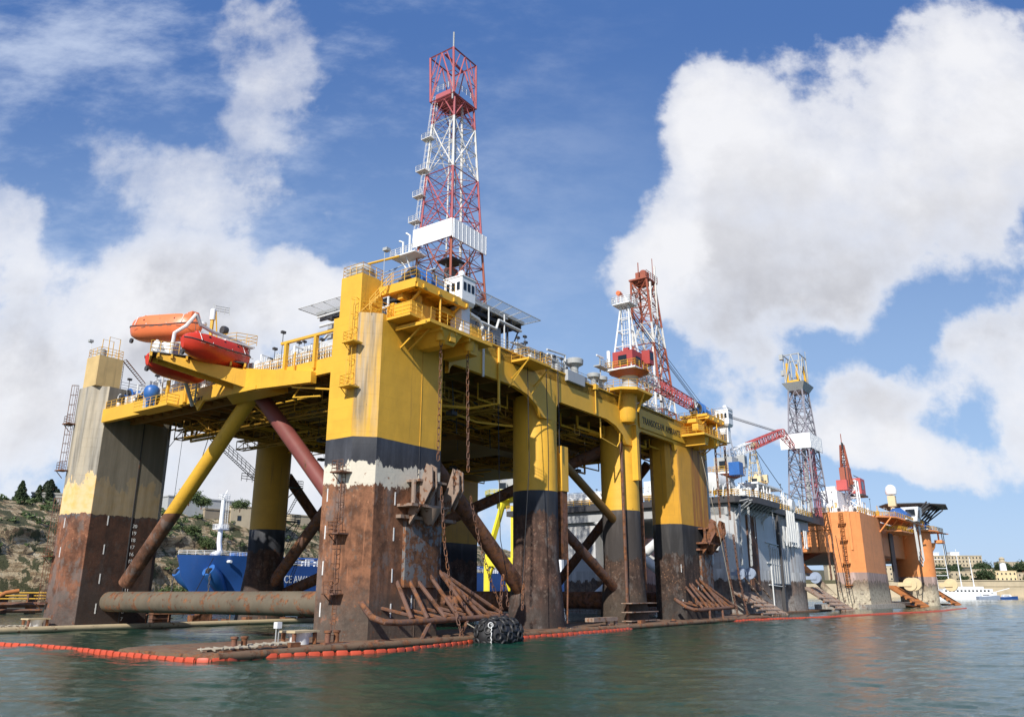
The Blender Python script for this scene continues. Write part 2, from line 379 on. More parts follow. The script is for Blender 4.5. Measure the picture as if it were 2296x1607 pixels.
class Thing:
    def __init__(s, name, label, cat, base=(0, 0, 0), group=None, frame=FR):
        s.o = bpy.data.objects.new(name, None); LINK(s.o); s.o.empty_display_size = .5
        s.o.matrix_world = frame @ Matrix.Translation(base); s.base = base
        tag(s.o, label, cat, group)
    def part(s, name, mb, mat, parent=None, label=None):
        return mb.build(name, mat, parent or s.o, s.base, label)
def single(name, mb, mat, label, cat, base=(0, 0, 0), group=None, kind=None, frame=FR):
    o = mb.build(name, mat, None, base); o.matrix_world = frame @ Matrix.Translation(base)
    return tag(o, label, cat, group, kind)
def lettering(text, mat, parent, base, p, xdir, zdir, size, name='lettering', extr=.02, ystretch=1., width=None):
    cu = bpy.data.curves.new(name, 'FONT'); cu.body = text; cu.size = 1; cu.extrude = extr/size; cu.align_x = 'LEFT'
    o = bpy.data.objects.new(name+'_curve', cu); LINK(o)
    dg = bpy.context.evaluated_depsgraph_get(); me = bpy.data.meshes.new_from_object(o.evaluated_get(dg))
    bpy.data.objects.remove(o); X = Vector(xdir).normalized(); Z = Vector(zdir).normalized(); N = X.cross(Z)
    P = Vector(p)-Vector(base); xs = width/max(v.co.x for v in me.vertices) if width else size
    for v in me.vertices: v.co = P+X*v.co.x*xs+Z*v.co.y*size*ystretch+N*v.co.z*size
    me.materials.clear(); me.materials.append(MAT[mat]); o = bpy.data.objects.new(name, me); LINK(o); o.parent = parent
    return o

WZ = .4
# ---------------------------------------------------------------- water
def water():
    """one sheet: a graded grid of real wind waves near the harbour, flat far out"""
    import numpy as np
    m, t, b, co = newmat('sea water')
    h = t.math('ADD', t.noise(t.mapv(co, (.7, 1, 1), rot=(0, 0, .3)), 7, 4, .6), t.math('MULTIPLY', t.noise(co, 19, 3, .6), .4))
    col = t.mix(t.noise(co, .03, 4, .5), (.006, .056, .034), (.005, .040, .030))
    finish(t, b, col, .07, h, .6, .045)
    b.inputs['IOR'].default_value = 1.33
    NR, NC = 1000, 480
    y = np.concatenate([9*np.exp(np.linspace(0, math.log(900/9), NR-12)), np.geomspace(960, 9000, 12)])
    u = np.linspace(-1, 1, NC); Y, U = np.meshgrid(y, u, indexing='ij'); X = U*(Y*.82+16)
    rg = np.random.RandomState(3); Z = np.zeros_like(X); step = np.maximum(np.gradient(y)[:, None]*np.ones_like(X), 2*(Y*.82+16)/NC)
    N = 64
    for k in range(N):
        lam = .34*(7.5/.34)**((k+rg.rand())/N); th = math.radians(62)+rg.randn()*.62; kk = 2*math.pi/lam
        slope = .031*(1 if lam < 1.6 else .75 if lam < 3 else .42); wgt = np.clip((lam/step-1.6)/1.6, .22, 1)
        Z += wgt*slope/kk*np.sin(kk*(X*math.cos(th)+Y*math.sin(th))+rg.rand()*6.283)
    gust = .85+.3*np.sin(X*.045+Y*.021+1)*np.sin(Y*.033-X*.017+.4)+.2*np.sin(X*.013-Y*.05)
    fade = np.clip((1-np.abs(U))/.03, 0, 1)*np.clip((Y-9)/1.5, 0, 1)*np.clip((1400-Y)/600, 0, 1); Z = Z*gust*fade
    co_ = np.stack([X, Y, Z], -1).reshape(-1, 3); nv = len(co_); idx = np.arange(NR*NC).reshape(NR, NC)
    q = np.stack([idx[:-1, :-1], idx[:-1, 1:], idx[1:, 1:], idx[1:, :-1]], -1).reshape(-1, 4)
    xe = lambda yy: yy*.82+16
    ex = np.array([[-9000, -900, 0], [9000, -900, 0], [9000, 9, 0], [-9000, 9, 0], [-9000, 9000, 0], [9000, 9000, 0]], float)
    e0 = nv; q2 = np.array([[e0, e0+1, e0+2, e0+3], [e0+3, idx[0, 0], idx[-1, 0], e0+4], [idx[0, -1], e0+2, e0+5, idx[-1, -1]]])
    co_ = np.concatenate([co_, ex]); q = np.concatenate([q, q2]); me = bpy.data.meshes.new('water')
    me.vertices.add(len(co_)); me.vertices.foreach_set('co', co_.astype(np.float32).ravel())
    me.loops.add(q.size); me.loops.foreach_set('vertex_index', q.ravel().astype(np.int32)); me.polygons.add(len(q))
    me.polygons.foreach_set('loop_start', np.arange(0, q.size, 4, dtype=np.int32)); me.polygons.foreach_set('use_smooth', [True]*len(q)); me.update(); me.validate()
    me.materials.append(m); o = bpy.data.objects.new('water', me); LINK(o); o.location = (0, 0, WZ); o['kind'] = 'structure'
water()

# ================================================================ RIG 1 : yellow semi-submersible
rig = bpy.data.objects.new('drilling_rig', None); LINK(rig); rig.matrix_world = FR
tag(rig, 'big yellow semi-submersible drilling rig with rusty legs, nearest of the three rigs', 'oil rig')
def P(name, mb, mat, label=None, parent=None): return mb.build(name, mat, parent or rig, None, label)
def corner_col(name, mat, b0, b1, a0, a1, c, label, z0=.6, z1=29.3, near=True):
    """chamfered box column; the chamfer is at the (b0, near side) corner"""
    if near: poly = [(b0, a0+c), (b0+c, a0), (b1-1, a0), (b1, a0+1), (b1, a1-1), (b1-1, a1), (b0+1, a1), (b0, a1-1)]
    else: poly = [(b0, a0+1), (b0+1, a0), (b1-1, a0), (b1, a0+1), (b1, a1-1), (b1-1, a1), (b0+c, a1), (b0, a1-c)]
    mb = MB(); mb.prism(poly, z0, z1)
    return P(name, mb, mat, label)
c_near = corner_col('column', 'near column paint', -1.5, 9.7, 0, 5.9, 1.5, 'nearest corner column, yellow over a black band and bare rust')
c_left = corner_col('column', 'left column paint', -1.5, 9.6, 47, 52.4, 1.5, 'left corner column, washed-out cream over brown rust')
c_far = corner_col('column', 'far column paint', 64.2, 77.8, 0, 4.6, 1.5, 'far corner column, yellow with red rust runs over a dark foot')
c_farl = corner_col('column', 'rear column paint', 62.5, 77.5, 47.5, 53.5, 1.5, 'rear corner column seen between the near columns')
def round_col(mat, b, a, r, label, flare=1.5, z1=27.2):
    mb = MB(); rings = []
    for z, fx, fy in ((.6, flare, 1.15), (2.5, 1+(flare-1)*.78, 1.12), (6, 1+(flare-1)*.33, 1.05), (8.3, 1.0, 1.), (z1, 1, 1)):
        rings.append([(b+r*fx*math.cos(k*math.pi/16), a+r*fy*math.sin(k*math.pi/16), z) for k in range(32)])
    mb.loft(rings); return P('column', mb, mat, label)
R2 = 2.65
k2 = round_col('middle column paint', 29.3, R2, R2, 'round column with a black band, second along the near pontoon')
k3 = round_col('third column paint', 51., R2, R2, 'round column streaked with rust, third along the near pontoon')
k2l = round_col('rear column paint', 29.3, 51.3, R2, 'round column on the far pontoon beside the blue ship')
k3l = round_col('rear column paint', 51., 51.3, R2, 'round column on the far pontoon, mostly hidden')
# towers on the near and left corner columns
def tower(a0, a1, b1, par):
    mb = MB(); mb.box(-1.503, b1, a0, a1, 29.3, 33.2); t = P('column_top', mb, 'ochre paint' if par is c_left else 'yellow paint', None, par)
paint('ochre paint', (.66, .47, .20), .06, .5, .6)
tower(1.45, 4.2, 1.3, c_near); tower(47.6, 50.6, 1.6, c_left)
mb = MB(); mb.rail([(-1.4, 1.5, 33.2), (1.2, 1.5, 33.2), (1.2, 4.1, 33.2), (-1.4, 4.1, 33.2)], closed=True, step=1.0)
mb.rail([(-1.4, 1.6, 29.3), (-.1, .1, 29.3), (1.3, .1, 29.3)], step=1.)
P('handrail', mb, 'yellow rail', None, c_near)
mb = MB(); mb.rail([(-1.4, 47.7, 33.2), (1.5, 47.7, 33.2), (1.5, 50.5, 33.2), (-1.4, 50.5, 33.2)], closed=True, step=1.0)
for y in (48.3, 49.9): mb.tube([(1.2, y, 33.2), (1.2, y, 36), (-.2, y, 36), (-.2, y, 33.2)], .05, 4)
P('handrail', mb, 'yellow rail', None, c_left)
mb = MB(); mb.box(-1.2, .9, 1.9, 3.9, 33.2, 34.0); mb.lathe((-.1, 2.9, 33.9), [(1.15, 0), (1.1, .4), (.8, .75), (.3, .95)], 14)
mb.lathe((-.3, 49.6, 33.2), [(.55, 0), (.55, 1.2), (.35, 1.4)], 12)
P('vent_hood', mb, 'galvanised')
mb = MB(); mb.bar((1.0, 1.2, 33.2), (1.0, 1.2, 36.2), .04, 4); mb.box(.8, 1.35, .75, 1.3, 36.2, 36.5); P('floodlight', mb, 'galvanised')
mb = MB(); mb.bar((-1.2, 50.4, 33.2), (-1.2, 50.9, 35.6), .04, 4); mb.box(-1.5, -1.0, 50.7, 51.2, 35.5, 35.8); P('floodlight', mb, 'galvanised')
mb = MB(); mb.bar((1.2, 1.6, 34), (4.6, 1.2, 36.3), .05, 4); mb.bar((1.2, 1.6, 33.2), (3, 1.4, 35.2), .04, 4); P('boom_arm', mb, 'galvanised')
# weld seams, draught strakes, plate edges
mb = MB(); mb.box(5.62, 5.70, -.035, .02, .7, 29.2)
for z in (14.6,): mb.box(5.7, 9.2, -.05, .02, z, z+.06)
P('weld_seam', mb, 'near column paint', None, c_near)
def marks(par, pts):
    for (x, y, z, ax) in pts:
        mb = MB()
        if ax == 'b': mb.box(x-.06, x+.06, y-.03, y+.03, z, z+1.15)
        else: mb.box(x-.03, x+.03, y-.06, y+.06, z, z+1.15)
        mb.build('draught_strake', 'letter white', par)
marks(c_near, [(2.6, -.01, z, 'b') for z in (12., 8.9, 5.4, 2.5)]+[(-1.51, 4.2, z, 'a') for z in (12.2, 9.0, 6.0, 2.6)]+[(5.2, -.01, 3.2, 'b')])
marks(c_left, [(2.2, 46.99, z, 'b') for z in (12.4, 9.0, 5.6, 2.2)]+[(-1.51, 49.8, z, 'a') for z in (12., 8.6)])
marks(c_far, [(64.5, -.01, z, 'b') for z in (7.5, 2.5)]+[(70.5, -.01, z, 'b') for z in (5, 2.)])
for i, n in enumerate(range(20, 6, -1)):                       # draught figures on the left column
    lettering(str(n), 'letter white', c_left, (0, 0, 0), (5.4, 46.985, 12.3-i*.845), (1, 0, 0), (0, 0, 1), .62, 'draught_figure', .01)
mb2 = MB()
mb2.box(5.15, 5.28, 46.93, 47.05, .8, 28.8); P('weld_seam', mb2, 'dark steel', None, c_left)
# pontoons
def pontoon(a0, a1, mat, label):
    mb = MB(); n = 8; secs = []
    for x, k in ((-17.5, .72), (-16.2, .95), (-15, 1), (93, 1), (95, .8)):
        am = (a0+a1)/2; hw = (a1-a0)/2*k; ring = []
        for (u, z) in ((-1, -1.5), (-1, .15), (-.965, .45), (-.9, .62), (.9, .62), (.965, .45), (1, .15), (1, -1.5)):
            ring.append((x, am+hw*u, z+.18))
        secs.append(ring)
    mb.loft(secs); return P('pontoon', mb, mat, label)
pn = pontoon(-4.0, 8.6, 'pontoon top', 'near rusty pontoon awash along the waterline')
pl = pontoon(45.2, 58, 'pontoon cream', 'far pontoon with a pale streaked edge')
mb = MB(); mb.tube([(-17, -3.9, .62), (-8, -4.0, .66), (14, -4.0, .66), (90, -4.0, .66)], .30, 10); P('rubbing_strake', mb, 'pontoon top', None, pn)
mb = MB(); mb.tube([(-17, 45.3, .62), (-6, 45.2, .72), (20, 45.2, .72), (90, 45.2, .7)], .34, 10); P('rubbing_strake', mb, 'pontoon cream', None, pl)
# deck side beams, end beams, underside
def arch_beam(along_b, c, pts_cols, z_top, z_bot, th, span, mat='yellow paint'):
    """side plate with rounded haunches at the columns (pts_cols: column edge intervals)"""
    bot = []; x = span[0]
    for (l, r) in pts_cols:
        if l > x:
            for i in range(6): t = i/5*math.pi/2; bot.append((x+1.1*(1-math.cos(t)), z_bot-1.1+1.1*math.sin(t)))
            if l < span[1]: bot += [(l-5.6, z_bot-.02), (l-3, z_bot-.5), (l-1., z_bot-1.5), (l-.2, z_bot-2.4)]
            else: bot += [(l-1.1, z_bot), (l-.4, z_bot-.3), (l-.05, z_bot-1.1)]
        dz = 2.6 if 10 < l < span[1]-.5 else 1.1
        bot.append((l+.01, z_bot-dz)); bot.append((r-.01, z_bot-dz)); x = r
    mb = MB(); top = [(span[1], z_top), (span[0], z_top)]
    import itertools
    pts = bot
    # strips between the lower outline and the top edge
    for (x0, z0), (x1, z1) in zip(pts, pts[1:]):
        if x1-x0 < 1e-4: continue
        for k in (0,):
            V = [(x0, z0), (x1, z1), (x1, z_top), (x0, z_top)]
            if along_b: vs = [(u, c, z) for u, z in V]+[(u, c+th, z) for u, z in V]
            else: vs = [(c, u, z) for u, z in V]+[(c+th, u, z) for u, z in V]
            mb.add(vs, [(0, 1, 2, 3), (7, 6, 5, 4), (0, 4, 5, 1), (3, 2, 6, 7)])
    return mb
mb = arch_beam(True, 0.0, [(9.6, 9.7), (26.9, 30.1), (48.4, 52.2), (65.0, 65.1)], 30.7, 26.9, .5, (9.7, 65.0))
P('deck_side_beam', mb, 'yellow paint', 'long yellow side beam on the near side')
mb = MB(); mb.box(1.3, 77.8, .0, .5, 29.3, 30.75); mb.box(65, 77.8, 0.02, .6, 26, 29.3); mb.box(9.7, 77.8, -.12, .0, 30.62, 30.78); P('deck_edge_girder', mb, 'yellow paint')
mb = MB(); mb.box(-.05, .4, 5.9, 47.6, 24.7, 26.25); mb.box(.4, 7.2, 5.9, 47.2, 25.75, 26.2)
mb.add([(-.06, 26.6, 24.7), (-.06, 28.4, 24.7), (-.06, 27.6, 23.7), (.2, 26.6, 24.7), (.2, 28.4, 24.7), (.2, 27.6, 23.7)], [(0, 1, 2), (5, 4, 3), (0, 3, 4, 1), (1, 4, 5, 2), (2, 5, 3, 0)])
P('deck_end_beam', mb, 'yellow paint')
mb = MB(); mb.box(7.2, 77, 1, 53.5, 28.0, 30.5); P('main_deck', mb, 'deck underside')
mb = MB()
for b in [9, 14, 19, 24, 29.3, 35, 40, 45, 51, 56, 61, 66, 72, 76.8]: mb.box(b-.2, b+.2, .6, 53.4, 26.6 if b in (9, 29.3, 51, 72) else 27.1, 28.02)
for a in [4, 9, 14, 20, 26, 32, 38, 44, 50, 53.3]: mb.box(7, 77, a-.15, a+.15, 26.9 if a in (4, 50) else 27.25, 28.03)
for a in range(8, 47, 2): mb.box(.4, 7.2, a-.08, a+.08, 25.2, 25.76)
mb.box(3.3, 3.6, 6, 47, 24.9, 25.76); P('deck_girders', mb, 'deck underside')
mb = MB(); rr = random.Random(3)
for b0, b1, a0, a1, z in ((33, 47, 18, 34, 24.6), (50, 60, 12, 24, 25.4), (12, 22, 22, 30, 25.8), (38, 44, 34, 44, 25.), (60, 74, 30, 46, 25.4)):
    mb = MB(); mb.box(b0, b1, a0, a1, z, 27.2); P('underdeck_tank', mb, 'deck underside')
mb = MB()
for i in range(120):                                     # pipes slung under the deck
    b = rr.uniform(8, 72); a = rr.uniform(2, 50); z = rr.uniform(25.2, 26.6); L = rr.uniform(4, 14)
    if rr.random() < .5: mb.tube([(b, a, 27.2), (b, a, z), (min(b+L, 76), a, z), (min(b+L, 76), a, 27)], rr.choice((.09, .13, .2)), 5)
    else: mb.tube([(b, a, 27.2), (b, a, z), (b, min(a+L, 53), z), (b, min(a+L, 53), 27)], rr.choice((.09, .13, .2)), 5)
mb.tube([(18, -.15, 30.5), (18, -.15, 24.2), (17, 3, 23.9), (8, 9, 23.9)], .17, 6)
mb.tube([(9, 10, 25), (20, 8, 24.6), (22, 6, 23.6), (26.5, 4, 23.6)], .15, 6)
mb.tube([(41.5, .3, 26.8), (41.5, .3, 24.2), (46, 0.3, 23.6), (46.8, .3, 24.4), (46.8, -.2, 30.6)], .1, 6)
mb.tube([(2, 12, 26), (0.2, 12, 23), (.2, 8, 22.6)], .1, 5)
mb.tube([(-.3, 11.6, 27.5), (-.3, 11.6, 23.9), (.5, 7, 23.2)], .1, 5)
P('underdeck_pipework', mb, 'yellow rail')
mb = MB()
for i in range(34):
    b = rr.uniform(6, 70); a = rr.uniform(3, 48); z = rr.uniform(23., 26.2); mb.bar((b, a, 27.2), (b+rr.uniform(-.6, .6), a, z), rr.choice((.05, .09)), 4)
    if rr.random() < .4: mb.box(b-.5, b+.5, a-.4, a+.4, z-.3, z+.1)
for i in range(12):
    b = rr.uniform(10, 60); a = rr.uniform(4, 40); mb.bar((b, a, 25.6), (b+rr.uniform(6, 14), a+rr.uniform(-8, 8), 25.2), .12, 5)
P('underdeck_hangers', mb, 'dark steel')
mb = MB()
for a in (6, 16, 30, 42): mb.lattice((8, a, 25.6), (62, a, 25.6), 1.4, 1.4, .12, 20)
for b in (12, 22, 40, 56): mb.lattice((b, 3, 25.3), (b, 50, 25.3), 1.2, 1.2, .11, 18)
P('underdeck_truss', mb, 'underdeck yellow')
# braces
paint('old tube paint', (.155, .125, .085), .55, 1., .2, .8, .4)
def brace(p, q, r, mat, label):
    mb = MB(); mb.bar(p, q, r, 20); P('brace', mb, mat, label)
brace((3.5, 22.6, 25.8), (3.5, 43.5, 5.6), .84, 'brace paint', 'yellow diagonal brace rising from the left column')
brace((3.5, 22.2, 25.8), (3.5, 8, 12.4), .82, 'red brace paint', 'dull red diagonal brace under the deck end')
brace((3.7, 5, 3.55), (3.7, 48, 3.55), 1.15, 'old tube paint', 'thick horizontal tube between the two pontoons')
brace((29.3, 4, 3.6), (29.3, 50, 3.6), 1.15, 'rust heavy', None)
brace((51, 4, 3.6), (51, 50, 3.6), 1.15, 'rust heavy', None)
brace((72, 4, 3.6), (72, 50, 3.6), 1.15, 'rust heavy', None)
brace((9, 3, 18.5), (28.5, 3, 3.5), .85, 'rust heavy', None)
brace((32, 2.6, 22), (49, 2.6, 14), .55, 'deck underside', None)
brace((30.5, 2.6, 14.5), (49.5, 2.6, 4.5), .62, 'rust tube', None)
brace((51, 3, 25), (31, 50, 4), .8, 'rust tube', None)
brace((29.3, 28, 26.5), (29.3, 49, 6), .85, 'rust tube', None)
brace((29.3, 24, 26.5), (29.3, 5, 5), .85, 'rust tube', None)
brace((50, 51, 4), (66, 51, 22), .8, 'deck underside', None)
brace((32, 51, 22), (50, 51, 5), .8, 'rust heavy', None)
brace((76, 10, 26), (76, 30, 5), .8, 'rust tube', None)
# cantilevered lifeboat platform: two arms from the end beam converging on the outer deck
def slab(mb, pts, z0, z1, w0, w1=None):
    (x0, y0), (x1, y1) = pts; d = Vector((x1-x0, y1-y0, 0)).normalized(); n = Vector((-d.y, d.x, 0)); w1 = w1 or w0
    mb.prism([(x0-n.x*w0, y0-n.y*w0), (x1-n.x*w1, y1-n.y*w1), (x1+n.x*w1, y1+n.y*w1), (x0+n.x*w0, y0+n.y*w0)], z0, z1)
mb = MB()
def arm(mb, p, q, zt0, zb0, zt1, zb1, w_):
    (x0, y0), (x1, y1) = p, q; d = Vector((x1-x0, y1-y0, 0)).normalized(); n = Vector((-d.y, d.x, 0))*w_
    mb.add([(x0-n.x, y0-n.y, zb0), (x1-n.x, y1-n.y, zb1), (x1+n.x, y1+n.y, zb1), (x0+n.x, y0+n.y, zb0), (x0-n.x, y0-n.y, zt0), (x1-n.x, y1-n.y, zt1), (x1+n.x, y1+n.y, zt1), (x0+n.x, y0+n.y, zt0)],
           [(0, 3, 2, 1), (4, 5, 6, 7), (0, 1, 5, 4), (1, 2, 6, 5), (2, 3, 7, 6), (3, 0, 4, 7)])
arm(mb, (-.4, 18.4), (-8.2, 22.9), 26.6, 24.7, 27.4, 26.9, .16); arm(mb, (.3, 20.6), (-7.6, 24.6), 26.6, 24.9, 27.4, 26.9, .16)
arm(mb, (-.5, 20.4), (-.3, 8.6), 27.2, 24.6, 25.0, 23.9, .35); arm(mb, (-.6, 17.2), (2.6, 17.6), 25.6, 24.3, 25.7, 24.6, 1.5)
mb.prism([(-.9, 16.6), (2.2, 15.8), (2.2, 24.5), (-.9, 21.5)], 24.35, 24.75)
for t in (.05, .2, .35, .5, .65, .8, .93, 1.):
    x = .1-8.3*t; y = 19.6+4.4*t; n = Vector((-.47, -.88, 0)); slab(mb, [(x+n.x*1.5, y+n.y*1.5), (x-n.x*1.5, y-n.y*1.5)], 26.95, 27.35, .09)
P('lifeboat_platform', mb, 'yellow paint')
mb = MB(); slab(mb, [(-.2, 19.6), (-8.3, 24)], 27.38, 27.48, 1.25); P('platform_grating', mb, 'dark steel')
mb = MB(); mb.rail([(-8.9, 22.9, 27.5), (-7.7, 25.1, 27.5), (-5.4, 24, 27.5)], step=1.); mb.rail([(-8.9, 22.9, 27.5), (-6.6, 21.7, 27.5)], step=.8)
mb.rail([(.5, 24.5, 29.7), (.5, 19, 29.7), (-1.5, 19.8, 29.7), (-2.5, 23.6, 29.7)], step=1.3)
for (x0, y0, x1, y1, z) in ((-.1, 28, -.1, 47, 26.2), (-.1, 6.2, -.1, 18, 26.2)): mb.rail([(x0, y0, z), (x1, y1, z)], step=1.2)
mb.rail([(-.15, 20.6, 26.1), (-.15, 26.4, 26.1)], step=1.)
P('handrail', mb, 'yellow rail')
mb = MB(); mb.bar((-3.4, 26.2, 27.6), (-.3, 28.2, 24.3), .22, 6); mb.bar((-2.0, 25.2, 27), (-.2, 28, 24.6), .12, 6); P('platform_strut', mb, 'grey paint')
mb = MB(); mb.box(-1.0, .2, 23.4, 25.8, 29.4, 29.6); mb.box(-3, .6, 19.4, 24.4, 29.5, 29.65); mb.bar((.4, 20, 26.2), (.4, 20, 29.5), .1, 5); mb.bar((.4, 24, 26.2), (.4, 24, 29.5), .1, 5); P('upper_boat_deck', mb, 'white paint')
# name on the end beam and side plates
lettering('TRAN', 'letter black', rig, (0, 0, 0), (-.08, 33.0, 25.05), (0, -1, 0), (0, 0, 1), 1.0, 'name_lettering', .02, 1., 2.6)
lettering('SEA', 'letter black', rig, (0, 0, 0), (-.08, 29.4, 25.5), (0, -1, 0), (0, 0, 1), .85, 'name_lettering', .02, 1., 1.7)
lettering('PORT', 'letter black', rig, (0, 0, 0), (-.08, 28.5, 24.78), (0, -1, 0), (0, 0, 1), .6, 'name_lettering', .02, 1., 1.7)
mb = MB(); mb.box(52.3, 69, -.22, -.12, 27.35, 30.1); nbd = P('name_board', mb, 'yellow rail')
lettering('TRANSOCEAN  AMIRANTE', 'letter black', rig, (0, 0, 0), (53.2, -.24, 28.05), (1, 0, 0), (0, 0, 1), 1.45, 'name_lettering', .02, 1.0, 13.4)
# haunch bracket and pedestal for the crane
mb = MB(); mb.lathe((49.7, -.2, 27.2), [(1.2, 0), (1.5, .6), (1.6, 4)], 18)
mb.box(51.6, 52.3, -.7, .2, 19.5, 27.3)
mb.prism([(45.6, .5), (45.6, -1.5), (47.2, -3.3), (52, -3.3), (54.2, -1.5), (54.2, .5)], 31.1, 31.45)
for p, q in (((46, -1.4, 31.1), (48, .0, 29)), ((53.4, -1.6, 31.1), (51, 0, 29)), ((49.7, -3.1, 31.1), (49.7, -2, 28.6))): mb.bar(p, q, .16, 5)
mb.v = [(x-1.5, y, z) for x, y, z in mb.v]; P('crane_pedestal', mb, 'yellow paint')
mb = MB(); mb.rail([(45.6, .5, 31.45), (45.6, -1.5, 31.45), (47.2, -3.3, 31.45), (52, -3.3, 31.45), (54.2, -1.5, 31.45), (54.2, .5, 31.45)], step=1.3); mb.v = [(x-1.5, y, z) for x, y, z in mb.v]; P('handrail', mb, 'yellow rail')
# a box trunk beside the second column, pipe down columns
mb = MB(); mb.box(31.4, 32.9, .2, 1.6, 16.2, 21.6); P('cable_trunk', mb, 'yellow paint', None, k2)
mb = MB(); mb.box(31.5, 32.7, .3, 1.4, 8.3, 16.2); mb.tube([(53.9, 1, 5), (53.9, 1, 27)], .4, 8); mb.tube([(32, .2, 1.2), (32.4, .2, 8.3)], .1, 5); P('cable_trunk', mb, 'rust heavy', None, k2)
mb = MB(); mb.tube([(48.0, .7, 1), (48.0, .7, 27)], .22, 6); P('riser_pipe', mb, 'rust tube', None, k3)
# winch platforms over a corner column (ob: offset along the pontoon)
def winch_platform(ob, sgn, par):
    X = lambda b: ob+sgn*b
    mb = MB()
    def bx(b0, b1, *r): mb.box(min(X(b0), X(b1)), max(X(b0), X(b1)), *r)
    bx(0, 7.8, -3.4, 1.3, 31.9, 32.3); bx(.2, 7.6, -3.45, -3.0, 31.45, 31.9); bx(.0, .5, -3.3, 1.2, 31.45, 31.9); bx(.6, 6.8, -1.2, -.6, 30.9, 31.9)
    bx(.8, 4.2, -2.2, .9, 28.9, 30.6); bx(5.2, 9.5, -2.2, .9, 30.7, 31.3)
    bx(1.4, 11, -4.0, 0, 28.3, 28.62); bx(-.1, 1.5, -2.9, 0, 28.75, 28.98)
    bx(4.6, 5.4, -3.8, 0.2, 27.3, 28.3); bx(8.2, 9.4, -3.4, 0.2, 27.0, 28.3)
    for k in (1.9, 3.0): mb.bar((X(k), -2.6, 28.3), (X(k), -.02, 26.6), .11, 5)
    for k in (1.2, 6.8): mb.bar((X(k), -3.2, 31.7), (X(k), -.6, 29.8), .14, 5)
    mb.prism([(min(X(4.4), X(5.6)), -3.4), (max(X(4.4), X(5.6)), -3.4), (max(X(4.4), X(5.6)), 0), (min(X(4.4), X(5.6)), 0)], 27.0, 28.3, [(min(X(3.4), X(6.4)), -3.8), (max(X(3.4), X(6.4)), -3.8), (max(X(3.4), X(6.4)), 0), (min(X(3.4), X(6.4)), 0)])
    mb.bar((X(3.6), -3.3, 31.3), (X(3.6), -3.3, 28.6), .1, 6); mb.lathe((X(2.2), -1.6, 30.5), [(.3, 0), (.5, .3), (.5, 1)], 10); bx(8.0, 10.6, -2.9, -1.9, 29.2, 30.2)
    for k in (1, 3.2, 5.4, 7.4): bx(k-.1, k+.1, -3.6, -.4, 31.55, 31.9); bx(k-.1, k+.1, -3.9, -.2, 28.0, 28.3)
    bx(1.6, 9.8, -.1, .9, 28.62, 30.7)
    for k in (4.2, 8.5): mb.lathe((X(k), -3.0, 28.), [(.5, -.7), (.62, -.2), (.62, .4)], 10)
    o = P('winch_platform', mb, 'yellow paint')
    mb = MB()
    mb.rail([(X(0), 1, 32.3), (X(0), -3.4, 32.3), (X(5.6), -3.4, 32.3)], step=1.3)
    mb.rail([(X(-.1), -2.9, 28.98), (X(1.5), -2.9, 28.98)], step=.9); mb.rail([(X(1.5), -4, 28.62), (X(11), -4, 28.62), (X(11), 0, 28.62)], step=1.2)
    mb.rail([(X(-.1), 0, 28.98), (X(-.1), -2.9, 28.98)], step=.9); mb.rail([(X(9.4), -2.4, 31.3), (X(9.4), .8, 31.3)], step=1)
    mb.ladder((X(.3), -.1, 30.2), (X(-1.2), 1.1, 29.4), (0, 1, 0), .7, .3, cage=False)
    mb.build('handrail', 'yellow rail', o)
    return o
wp_near = winch_platform(.6, 1, c_near); wp_far = winch_platform(78.2, -1, c_far)
# stairs down from the upper platform to the column top
mb = MB(); mb.ladder((.6, .4, 31.9), (-1.2, 1.5+.2, 29.4), (.6, .8, 0), .8, .28, .04, cage=False); mb.rail([(-1.2, .6, 29.4), (.6, -.3, 32.3)], step=1); P('stairway', mb, 'yellow rail')
paint('chafe steel', (.19, .18, .175), .70, .7, .7, .7)
mb = MB()
for x, y in ((79.0, 1.2), (80.2, 1.6), (81.3, 2.2), (79.4, 3)): mb.bar((x, y, 9), (x, y, 27.2), .62, 12)
P('riser_tube', mb, 'galvanised')
